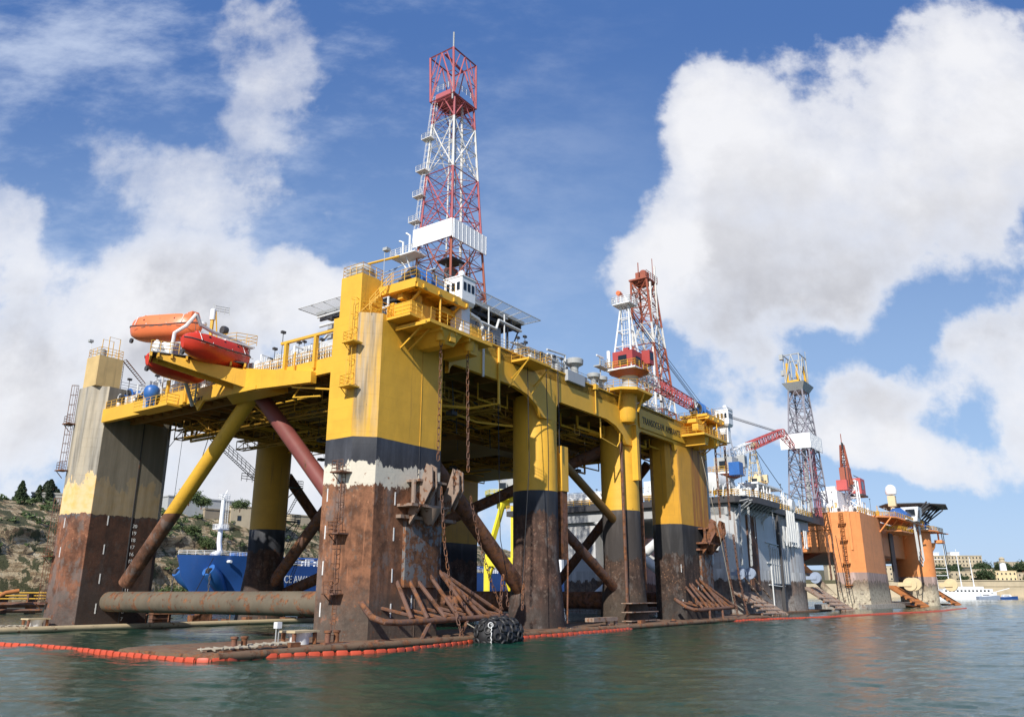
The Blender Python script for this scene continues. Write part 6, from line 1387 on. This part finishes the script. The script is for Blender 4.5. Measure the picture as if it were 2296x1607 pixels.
# trees
def crown_mesh(seed, shape, n, leaf):
    r_ = random.Random(seed); mb = MB(); cl = [(r_.uniform(-1, 1), r_.uniform(-1, 1), r_.random(), r_.uniform(.5, 1)) for _ in range(26)]
    i = 0
    while i < n:
        c = r_.choice(cl); a = r_.uniform(0, 6.283); q = r_.random()**.5
        if shape == 'cypress':
            z = r_.random(); rad = .17*math.sin(math.pi*min(1, z*.85+.12))**.7*(1+.25*math.sin(9*z+a*2)); x = rad*q*math.cos(a); y = rad*q*math.sin(a); z = .06+z*.94
        elif shape == 'conifer':
            z = r_.random()**1.3; rad = (.30*(1-z)**.8+.03)*(1+.35*math.sin(7*z*3+a*3)*.6); x = rad*q*math.cos(a); y = rad*q*math.sin(a); z = .04+z*.96
        elif shape == 'pine':
            cx = c[0]*.32; cy = c[1]*.32; z = .45+c[2]*.42; u = r_.gauss(0, .5), r_.gauss(0, .5), r_.gauss(0, .5); k = .15*c[3]; x = cx+u[0]*k; y = cy+u[1]*k; z = z+u[2]*k*.8
        else:
            cx = c[0]*.42; cy = c[1]*.42; hz = .25+.5*c[2]*(1-.5*(c[0]**2+c[1]**2)/2); u = r_.gauss(0, .5), r_.gauss(0, .5), r_.gauss(0, .5); k = .24*c[3]; x = cx+u[0]*k; y = cy+u[1]*k; z = max(.02, hz+u[2]*k)
        d = Vector((r_.uniform(-1, 1), r_.uniform(-1, 1), r_.uniform(-.6, 1))).normalized(); u = d.orthogonal().normalized()*leaf*r_.uniform(.6, 1.3); v = d.cross(u)*r_.uniform(.6, 1); p = Vector((x, y, z))
        mb.add([p-u*.5-v*.3, p+u*.5-v*.3, p+u*.2+v*.6, p-u*.4+v*.5], [(0, 1, 2, 3)]); i += 1
    return mb
def make_tree(shape, seed, h, loc, label, mat, name, n=1500, group=None, leaf=.05):
    T = Thing(name, label, 'tree' if shape != 'bush' else 'bush', loc, group, ID); T.o.matrix_world = Matrix.Translation(loc)
    mb = crown_mesh(seed, shape, n, leaf); mb.v = [(x*h, y*h, z*h) for x, y, z in mb.v]; c = mb.build('crown', mat, T.o, smooth=False)
    mb = MB(); mb.tube([(0, 0, -.6), (.01*h, 0, h*.3), (0, .02*h, h*.62)], 0, 7, [.035*h, .026*h, .01*h])
    for k in range(5): a = k*1.3; mb.bar((0, 0, h*(.3+.05*k)), (.22*h*math.cos(a), .22*h*math.sin(a), h*(.55+.05*k)), .012*h, 4, .004*h)
    mb.build('trunk', 'rust heavy', T.o); return T.o
def copy_tree(src, loc, s, rz, label, group=None):
    r_ = src.copy(); LINK(r_); r_.matrix_world = Matrix.Translation(loc) @ Matrix.Rotation(rz, 4, 'Z') @ Matrix.Scale(s, 4); r_['label'] = label
    if group: r_['group'] = group
    for ch in src.children: c = ch.copy(); LINK(c); c.parent = r_
    return r_
tr = [(pos(8, 258), 258, 8.5, 'dark round pine at the left edge of the hilltop', 'conifer'), (pos(50, 263), 263, 7.5, 'broad dark tree between the edge pine and the tallest cypress', 'conifer'), (pos(66, 270), 270, 9.5, 'tallest cypress of the hilltop clump', 'cypress'), (pos(74, 264), 264, 10.5, 'pointed cypress just right of the tallest one', 'cypress'), (pos(86, 272), 272, 7.8, 'shorter cypress right of centre in the hilltop clump', 'cypress'), (pos(94, 270), 270, 7., 'rightmost dark cypress of the hilltop clump', 'cypress'), (pos(114, 274), 274, 5.0, 'small lone dark tree beside the left column', 'cypress')]
protos = {}
for i, (x, y, h, l, sh) in enumerate(tr):
    loc = (x, y, gz(x, y)-.3); nm = 'pine_tree' if sh == 'conifer' else 'cypress_tree'
    if sh in protos: copy_tree(protos[sh][0], loc, .8*h/protos[sh][1], i*1.1, l)
    else: protos[sh] = (make_tree(sh, i, h*.8, loc, l, 'pine foliage' if sh == 'conifer' else 'cypress foliage', nm, 3200, None, .06), h*.8)
b0 = make_tree('bush', 50, 6, (pos(400, 262), 262, gz(pos(400, 262), 262)-.5), 'large green bush beside the yellow brace below the fort wall', 'shrub foliage', 'bush', 2400, None, .07)
bl = [(385, 268, 7, 'dark bush left of the big bush under the grey shed'), (430, 275, 5, 'low bush halfway along the cliff top above the ship bow'), (452, 300, 6.4, 'bush right of the low one on the cliff top'), (475, 290, 4.6, 'small bush behind the white mast of the ship'), (500, 292, 5.4, 'bush just right of the white mast of the ship'), (532, 300, 9, 'tall round bush in front of the stone building'), (520, 285, 5, 'low bush at the foot of the tall round one'), (556, 310, 5, 'bush at the far column edge below the stone building'), (668, 330, 7, 'bush right of the far round column'), (690, 338, 6, 'bush in the gap beside the nearest column'), (415, 300, 5, 'small bush high under the fort wall')]
for i, (px, Y, h, l) in enumerate(bl): x = pos(px, Y); copy_tree(b0, (x, Y, gz(x, Y)-.4), h/6, i*.9, l)
mb = MB(); r_ = random.Random(77)
for i in range(560):                                      # scrub tufts scattered on the slope: uncountable
    s_ = r_.uniform(0, 7.5); k = int(s_); p = Vector(CL[k]).lerp(Vector(CL[k+1]), s_-k); d = (Vector(CL[k+1])-Vector(CL[k])).normalized(); nn = Vector((-d.y, d.x)); q = p+nn*r_.uniform(3, 42); z = gz(q.x, q.y) if False else None
    ok, pp, n_, ii = hill.ray_cast(Vector((q.x, q.y, 200)), Vector((0, 0, -1)))
    if not ok: continue
    R_ = r_.uniform(.5, 2.1)
    for j in range(40):
        u = Vector((r_.gauss(0, .5), r_.gauss(0, .5), abs(r_.gauss(0, .4))))*R_; e = Vector((r_.uniform(-1, 1), r_.uniform(-1, 1), r_.uniform(-1, 1))).normalized()*R_*.22; f_ = e.orthogonal()*.8; c = pp+u; mb.add([c-e, c+f_, c+e, c-f_], [(0, 1, 2, 3)])
o = mb.build('scrub', 'shrub foliage', smooth=False); o['kind'] = 'stuff'; tag(o, 'low green scrub scattered over the rocky hillside', 'scrub')
# ================================================================ BLUE SHIP
SH = Matrix.Translation((-90.5, 221, 0)) @ Matrix.Rotation(math.atan2(.83, .56), 4, 'Z')     # x runs aft
T = Thing('tanker_ship', 'blue hulled tanker with white foremast moored below the cliff behind the yellow rig', 'ship', (0, 0, 0), None, SH)
def ship_ring(x, hb_deck, hb_wl, zt, x_wl):
    out = []
    for s in (-1, 1):
        r = [(x, s*hb_deck, zt), (x+(x_wl-x)*.25, s*(hb_deck*.55+hb_wl*.45), 9), (x_wl, s*hb_wl, 3.2), (x_wl+1, s*hb_wl*.9, -2)]
        out.append(r if s == 1 else r[::-1])
    return out[1]+out[0]
rings = [ship_ring(0, .4, .1, 14.6, 6), ship_ring(3, 5.2, .5, 14.5, 7), ship_ring(7, 9., 2.4, 14.4, 10), ship_ring(12, 11.6, 6, 14.3, 14), ship_ring(18, 12.8, 10, 14.1, 19), ship_ring(22, 13, 12, 13.9, 23), ship_ring(25, 13, 12.6, 12.3, 25), ship_ring(60, 13, 13, 12, 60), ship_ring(215, 13, 13, 12, 215)]
mb = MB(); mb.loft(rings); T.part('hull', mb, 'hull blue')
low = []
for r in rings: low.append([(v[0]+.0, v[1]*1.004+(.05 if v[1] > 0 else -.05), v[2]) for v in r if v[2] <= 3.3])
mb = MB(); m_ = 4
vs = [v for r in low for v in r]; mb.add(vs, [(i*m_+j, (i+1)*m_+j, (i+1)*m_+j+1, i*m_+j+1) for i in range(len(low)-1) for j in range(3)]); T.part('boot_topping', mb, 'hull red')
for s in (-1, 1):
    mb = MB(); mb.tube([(5, s*6.8, 10.6), (7, s*6.6, 9), (10, s*5.6, 6), (12.5, s*5.2, 4)], 0, 14, [1.9, 2.3, 1.7, .7]); T.part('anchor_pocket', mb, 'blue paint'); mb = MB(); mb.lathe((4.8, s*7.3, 10.2), [(.9, -.9), (.9, .3)], 12, 'y'); mb.chain([(4.6, s*8.2, 9.6), (4.7, s*8.3, 1)], .9, .12, .2); T.part('anchor_chain', mb, 'dark steel')
mb = MB(); mb.rail([(22, -12.9, 13.9), (7, -9, 14.4), (0, 0, 14.6)], 1.2, 2.4, .06); mb.rail([(26, -12.9, 12.2), (210, -12.9, 12)], 1.4, 3, .08); T.part('handrail', mb, 'white paint')
mb = MB(); mb.tube([(18, 0, 14.4), (20, 0, 16), (19.5, 0, 18.5), (19.5, 0, 31)], 0, 10, [1.3, .8, .7, .55]); mb.box(18, 21, -1.6, 1.6, 22, 22.3); mb.rail([(18, -1.6, 22.3), (21, -1.6, 22.3), (21, 1.6, 22.3), (18, 1.6, 22.3)], 1.1, 1, .06, True); mb.ladder((20.6, -.8, 22), (20.4, -.8, 32), (1, 0, 0), .8, .6, .06, False); mb.rail([(18.4, -1, 30.6), (21, -1, 30.6), (21, 1, 30.6), (18.4, 1, 30.6)], 1.4, .8, .07, True); mb.bar((19.5, 0, 31), (20.6, 0, 33.2), .2, 4); mb.v = [(x-7, y, z) for x, y, z in mb.v]; T.part('foremast', mb, 'white clean')
mb = MB(); r_ = random.Random(12)
for i in range(70): x = r_.uniform(27, 205); y = r_.uniform(-11.5, 8); h = r_.uniform(.8, 3.0); (mb.box(x, x+r_.uniform(1, 4), y, y+1.6, 12, 12+h) if i % 3 else mb.bar((x, y, 12+h), (x+r_.uniform(6, 20), y, 12+h), .3, 5))
for i in range(9): mb.box(15+i*.8, 15.6+i*.8, -6+r_.uniform(-3, 6), -4, 14.2, 15.6)
T.part('deck_piping', mb, 'blue paint'); mb = MB()
for i in range(60): x = r_.uniform(27, 205); mb.tube([(x, -9, 12), (x, -9, 14.2), (x+2, -9, 14.2)], .2, 5); mb.box(x, x+1, -8, -7, 12, 13.8)
T.part('deck_valves', mb, 'white paint')
mb = MB(); mb.box(182, 206, -13, 13, 12, 20); mb.box(184, 202, -12, 12, 20, 27); mb.box(184, 196, -15, 15, 27, 30); h_ = T.part('superstructure', mb, 'white clean')
for k in range(3): mb = MB(); mb.box(183.9, 184.05 if k else 184.1, -11, 11, 21.4+k*2.6, 22.2+k*2.6); mb.box(186, 200, -12.1, -11.9, 21.4+k*2.6, 22.2+k*2.6) if False else None; T.part('window', mb, 'window glass')
mb = MB()
for x in (9, 15, 17): mb.lathe((x, -7.5-x*.28, 12.8), [(.4, -.8), (.4, .6)], 10, 'y')
T.part('fairlead_hole', mb, 'white clean')
lettering('CE AWAR', 'letter white', T.o, (0, 0, 0), (25.8, -13.12, 7.4), (1, 0, 0), (0, 0, 1), 2.9, 'name_lettering', .03, 1., 10.6)
# yellow dock crane
T = Thing('dock_crane', 'bright yellow gantry dock crane standing on the quay behind the legs', 'crane', (-4, 240, 1.9), frame=ID)
G1, G2 = -7.4, .2
mb = MB()
for y in (236, 246):
    mb.box(G1-.7, G1+.7, y-.7, y+.7, 0, 14.5); mb.bar((G1, y, 14), (-2.8, y, 30), .7, 4); mb.box(G2-.6, G2+.6, y-.6, y+.6, 0, 29)
    mb.bar((G2, y, 2), (-3, y, 12.8), .35, 4); mb.bar((-5.6, y, 12), (G1, y, 7), .3, 4)
T.part('leg', mb, 'gantry yellow')
mb = MB()
for y in (236, 246): mb.box(G1, G2, y-.8, y+.8, 12, 14.4)
mb.box(G1-.5, G1+.5, 236, 246, 12.2, 14); mb.box(G2-.5, G2+.5, 236, 246, 27, 29); T.part('crossbeam', mb, 'gantry yellow')
mb = MB(); mb.prism([(-5.6, 236), (-1, 236), (1.4, 239), (1.4, 244), (-1, 246), (-5.6, 246), (-6.6, 243), (-6.6, 239)], 31, 32.6, [(-6.6, 235), (0, 235), (2.6, 238.6), (2.6, 244.4), (0, 247), (-6.6, 247), (-8, 243.4), (-8, 238.6)]); mb.lathe((-2.6, 241, 29), [(2, 0), (2, 2)], 10); T.part('slewing_platform', mb, 'gantry yellow')
mb = MB(); mb.rail([(-8, 238.6, 32.6), (-6.6, 235, 32.6), (0, 235, 32.6)], 1.2, 1.4, .1); T.part('handrail', mb, 'gantry yellow')
mb = MB(); mb.box(-4, -1.6, 236.4, 239.4, 33, 36.4); mb.box(-1.6, 2, 239, 245, 32.6, 38); T.part('operator_cab', mb, 'galvanised')
mb = MB(); mb.box(-3.8, -1.8, 236.32, 236.42, 34.3, 36); T.part('window', mb, 'window glass')
mb = MB(); mb.bar((0, 241, 33), (-8.5, 240, 45), 1.3, 4, .9); mb.bar((2, 242, 34), (3, 242, 50), .8, 4, .5); T.part('jib', mb, 'grey paint')
# ================================================================ FAR SHORE ACROSS THE HARBOUR
mb = MB(); mb.prism([(150, 772), (900, 772), (1400, 1500), (-200, 1500)], -1, 16.5, [(150, 776), (900, 776), (1400, 1500), (-200, 1500)]); o = mb.build('far_shore', 'scrub ground'); o['kind'] = 'structure'
mb = MB()
nx_, ny_ = 60, 14; vs = []
for j in range(ny_):
    for i in range(nx_):
        x = 150+i*14; y = 790+j*30; t = j/(ny_-1); z = 14+18*math.sin(min(1, t*2.2)*math.pi/2)+noise.fractal(Vector((x*.01, y*.01, 0)), 1, 2, 4)*3; vs.append((x, y, z))
mb.add(vs, [(j*nx_+i, j*nx_+i+1, (j+1)*nx_+i+1, (j+1)*nx_+i) for j in range(ny_-1) for i in range(nx_-1)]); o = mb.build('far_hill', 'scrub ground'); o['kind'] = 'structure'
T = Thing('harbour_wall', 'long pale stone bastion wall along the far shore', 'wall', (480, 765, 0), frame=ID)
mb = MB(); mb.box(330, 760, 764, 772, 0, 15.6); mb.box(150, 330, 766, 772, 0, 13); T.part('wall', mb, 'stone pale')
mb = MB(); mb.box(330, 760, 763.2, 772.5, 15.6, 16.4); mb.box(330, 760, 763.4, 764, 10.6, 11.); T.part('coping', mb, 'stone pale')
mb = MB()
for x in (478, 486, 500, 514): mb.lathe((x, 763.9, 2.4), [(1.6, -.2), (1.6, .3)], 14, 'y')
T.part('arch', mb, 'dark steel')
mb = MB(); mb.box(300, 780, 756, 764, -.5, 1.2); o = mb.build('far_quay', 'stone pale'); o['kind'] = 'structure'
fb = [(392, 776, 44, 12, 9, 'stone pale', 'long cream barrack building behind the first masts', (10, 2)), (436, 778, 20, 10, 11, 'stone pale', 'pale two-storey house behind the third mast', (4, 2)), (455, 772, 20, 10, 9.5, 'cream paint', 'ochre building right of the last mast', (5, 2)), (478, 776, 60, 12, 8, 'stone pale', 'long pale arcade building at the right edge of the far shore', (14, 2)), (372, 778, 18, 10, 10, 'stone pale', 'cream house at the left end of the far shore', (4, 2)), (335, 776, 26, 10, 14, 'stone pale', 'cream building seen beside the orange rig legs', (6, 3)), (300, 778, 22, 10, 15, 'stone pale', 'pale building seen under the orange deck', (5, 4)), (540, 776, 40, 12, 10, 'stone pale', 'pale house row beyond the right frame edge', (9, 2))]
for x, y, dx, dy, h, mt, l, (nx, nz) in fb: block((x, y, 15), dx, dy, h, mt, l, 'stone_house', 0, 'building', (nx, nz, 1.3, 1.7))
block((408, 830, 30), 70, 16, 11, 'stone pale', 'long ochre palace on the skyline behind the masts', 'palace', 0, 'building', (20, 3, 1.2, 1.8)); block((398, 822, 30), 22, 12, 9.5, 'stone pale', 'lower wing at the left end of the skyline palace', 'palace_wing', 0, 'building', (6, 2, 1.2, 1.8))
block((428, 836, 41.5), 10, 8, 2.6, 'white paint', 'left white roof block on top of the palace', 'roof_block', 0, 'building'); block((450, 836, 41.5), 9, 8, 3.2, 'white paint', 'right white roof block on top of the palace', 'roof_block', 0, 'building')
block((500, 840, 31), 120, 8, 4, 'stone pale', 'low pale wall along the skyline right of the lighthouse', 'skyline_wall', 0, 'wall')
T = Thing('lighthouse', 'white round tower standing above the far trees', 'lighthouse', (471, 785, 16), frame=ID)
mb = MB(); mb.lathe((471, 785, 16), [(4.2, 0), (3.2, 8), (2.7, 16), (2.7, 17)], 16); T.part('tower', mb, 'white clean')
mb = MB(); mb.lathe((471, 785, 33), [(3.8, 0), (3.8, .8), (2.3, 1), (2.3, 3), (2.8, 3.2), (1.6, 4.6), (.2, 5)], 16); T.part('lantern', mb, 'stone pale')
ft = make_tree('bush', 90, 12, (432, 800, 22), 'dark trees on the far shore below the palace, behind the masts', 'pine foliage', 'tree', 1500, 'trees along the far shore', .09)
ft['category'] = 'tree'; r_ = random.Random(21)
for i in range(46):
    x = r_.uniform(390, 580); y = r_.uniform(792, 815); s = r_.uniform(.55, 1.15); copy_tree(ft, (x, y, r_.uniform(18, 25)), s, r_.uniform(0, 6), 'dark trees on the far shore below the palace, behind the masts', 'trees along the far shore')
for i, (x, s, l) in enumerate(((404, 1.0, 'dark tree in front of the cream barracks on the far shore'), (444, 1.25, 'pointed dark tree right of the third mast on the far shore'), (486, .7, 'low round tree in front of the arcade building'), (424, .7, 'small dark tree between the second and third masts'))): copy_tree(ft, (x, 771, 13.6), s, i, l, 'single trees near the far wall')
for o in list(bpy.data.objects):
    if o.get('group') == 'single trees near the far wall': del o['group']
# sailing ship and boats
T = Thing('sailing_ship', 'white four-masted sailing ship moored under the far wall', 'sailing ship', (330, 600, WZ), frame=ID)
mb = MB(); rings = []
for x, k, zt in ((305, .3, 6.4), (309, .8, 5.6), (318, 1, 5.), (335, 1, 4.6), (346, .8, 5.), (352, .15, 5.8)): rings.append([(x, 600-3.8*k, zt), (x, 600-3.6*k, WZ-.5), (x, 600+3.6*k, WZ-.5), (x, 600+3.8*k, zt)])
mb.loft(rings); T.part('hull', mb, 'white clean')
mb = MB(); mb.box(312, 348, 597, 603, 4.8, 7.6); mb.box(316, 342, 597.6, 602.4, 7.6, 9.2); T.part('deckhouse', mb, 'white paint')
mb = MB()
for k in range(12): mb.box(313.4+k*2.8, 314.8+k*2.8, 596.9, 597.05, 5.6, 6.8)
T.part('window', mb, 'window glass')
for i, (px, top, bot) in enumerate(((2105, 36, 5), (2132, 38.4, 5), (2159, 35.6, 5), (2187, 30.5, 4))):
    x = pos(px, 600); mb = MB(); mb.bar((x, 600, bot), (x-.6, 600, top), .42, 6, .22); T.part('mast', mb, 'white clean')
x = pos(2105, 600)
for z, L_ in ((33.2, 4.5), (28.5, 6.5), (22, 8), (17, 9)): mb = MB(); mb.bar((x-L_, 599.5, z), (x+L_, 599.5, z), .22, 5); T.part('yard', mb, 'white clean')
mb = MB(); mb.bar((352, 600, 5.6), (362, 600, 8), .25, 5); T.part('bowsprit', mb, 'white clean')
def motorboat(x, y, L_, label, mat='white clean', z=WZ):
    T = Thing('motor_boat', label, 'boat', (x, y, z), frame=ID); mb = MB(); rings = []
    for t, k in ((0, .8), (.3, 1), (.7, .9), (1, .08)): rings.append([(x+L_*t, y-L_*.16*k, z+L_*(.12+.05*t)), (x+L_*t, y-L_*.12*k, z-.3), (x+L_*t, y+L_*.12*k, z-.3), (x+L_*t, y+L_*.16*k, z+L_*(.12+.05*t))])
    mb.loft(rings); T.part('hull', mb, mat); mb = MB(); mb.prism([(x+L_*.15, y-L_*.1), (x+L_*.65, y-L_*.1), (x+L_*.65, y+L_*.1), (x+L_*.15, y+L_*.1)], z+L_*.13, z+L_*.25, [(x+L_*.18, y-L_*.08), (x+L_*.55, y-L_*.08), (x+L_*.55, y+L_*.08), (x+L_*.18, y+L_*.08)]); T.part('cabin', mb, 'white clean'); mb = MB(); mb.box(x+L_*.2, x+L_*.5, y-L_*.102, y-L_*.09, z+L_*.17, z+L_*.21); T.part('window', mb, 'window glass')
motorboat(331, 588, 16, 'light blue ferry moored in front of the sailing ship', 'sheave blue'); motorboat(348, 590, 13, 'dark hulled motor boat at the right end of the sailing ship', 'hull blue'); motorboat(360, 640, 10, 'white motor boat right of the sailing ship'); motorboat(396, 700, 10, 'small white motor boat near the arches of the far wall')

# ---------------------------------------------------------------- group phrases for the repeats
GR = {'lifeboat': 'lifeboats on the cantilever platform', 'anchor_chain': 'anchor chains hanging along the rigs', 'mooring_winch': 'blue mooring winches on the yellow rig',
      'control_cabin': 'white control cabins on the rigs', 'fairlead_sheave': 'sheave wheels on the far rig columns', 'drilling_rig': 'drilling rigs moored in a row', 'bush': 'bushes on the cliff top',
      'cypress_tree': 'dark trees on the hilltop', 'pine_tree': 'dark trees on the hilltop', 'motor_boat': 'motor boats by the far wall', 'pedestal_crane': 'cranes on the rigs', 'bollard': 'bollards on the near pontoon',
      'winch_cover': 'winch covers on the pontoons', 'navigation_light': 'light posts on the pontoons', 'mooring_rope': 'mooring ropes on the pontoons', 'cable': 'wires hanging from the rigs', 'rope': 'ropes by the near pontoon',
      'derrick': 'lattice drilling derricks', 'covered_winch': 'tarpaulin covered winches on the orange rig', 'stone_house': 'houses on the far shore', 'stone_building': 'stone buildings on the hilltop', 'roof_block': 'roof blocks of the palace'}
for o in bpy.data.objects:
    if o.parent is None and not o.get('group'):
        k = o.name.split('.')[0]
        if k in GR: o['group'] = GR[k]
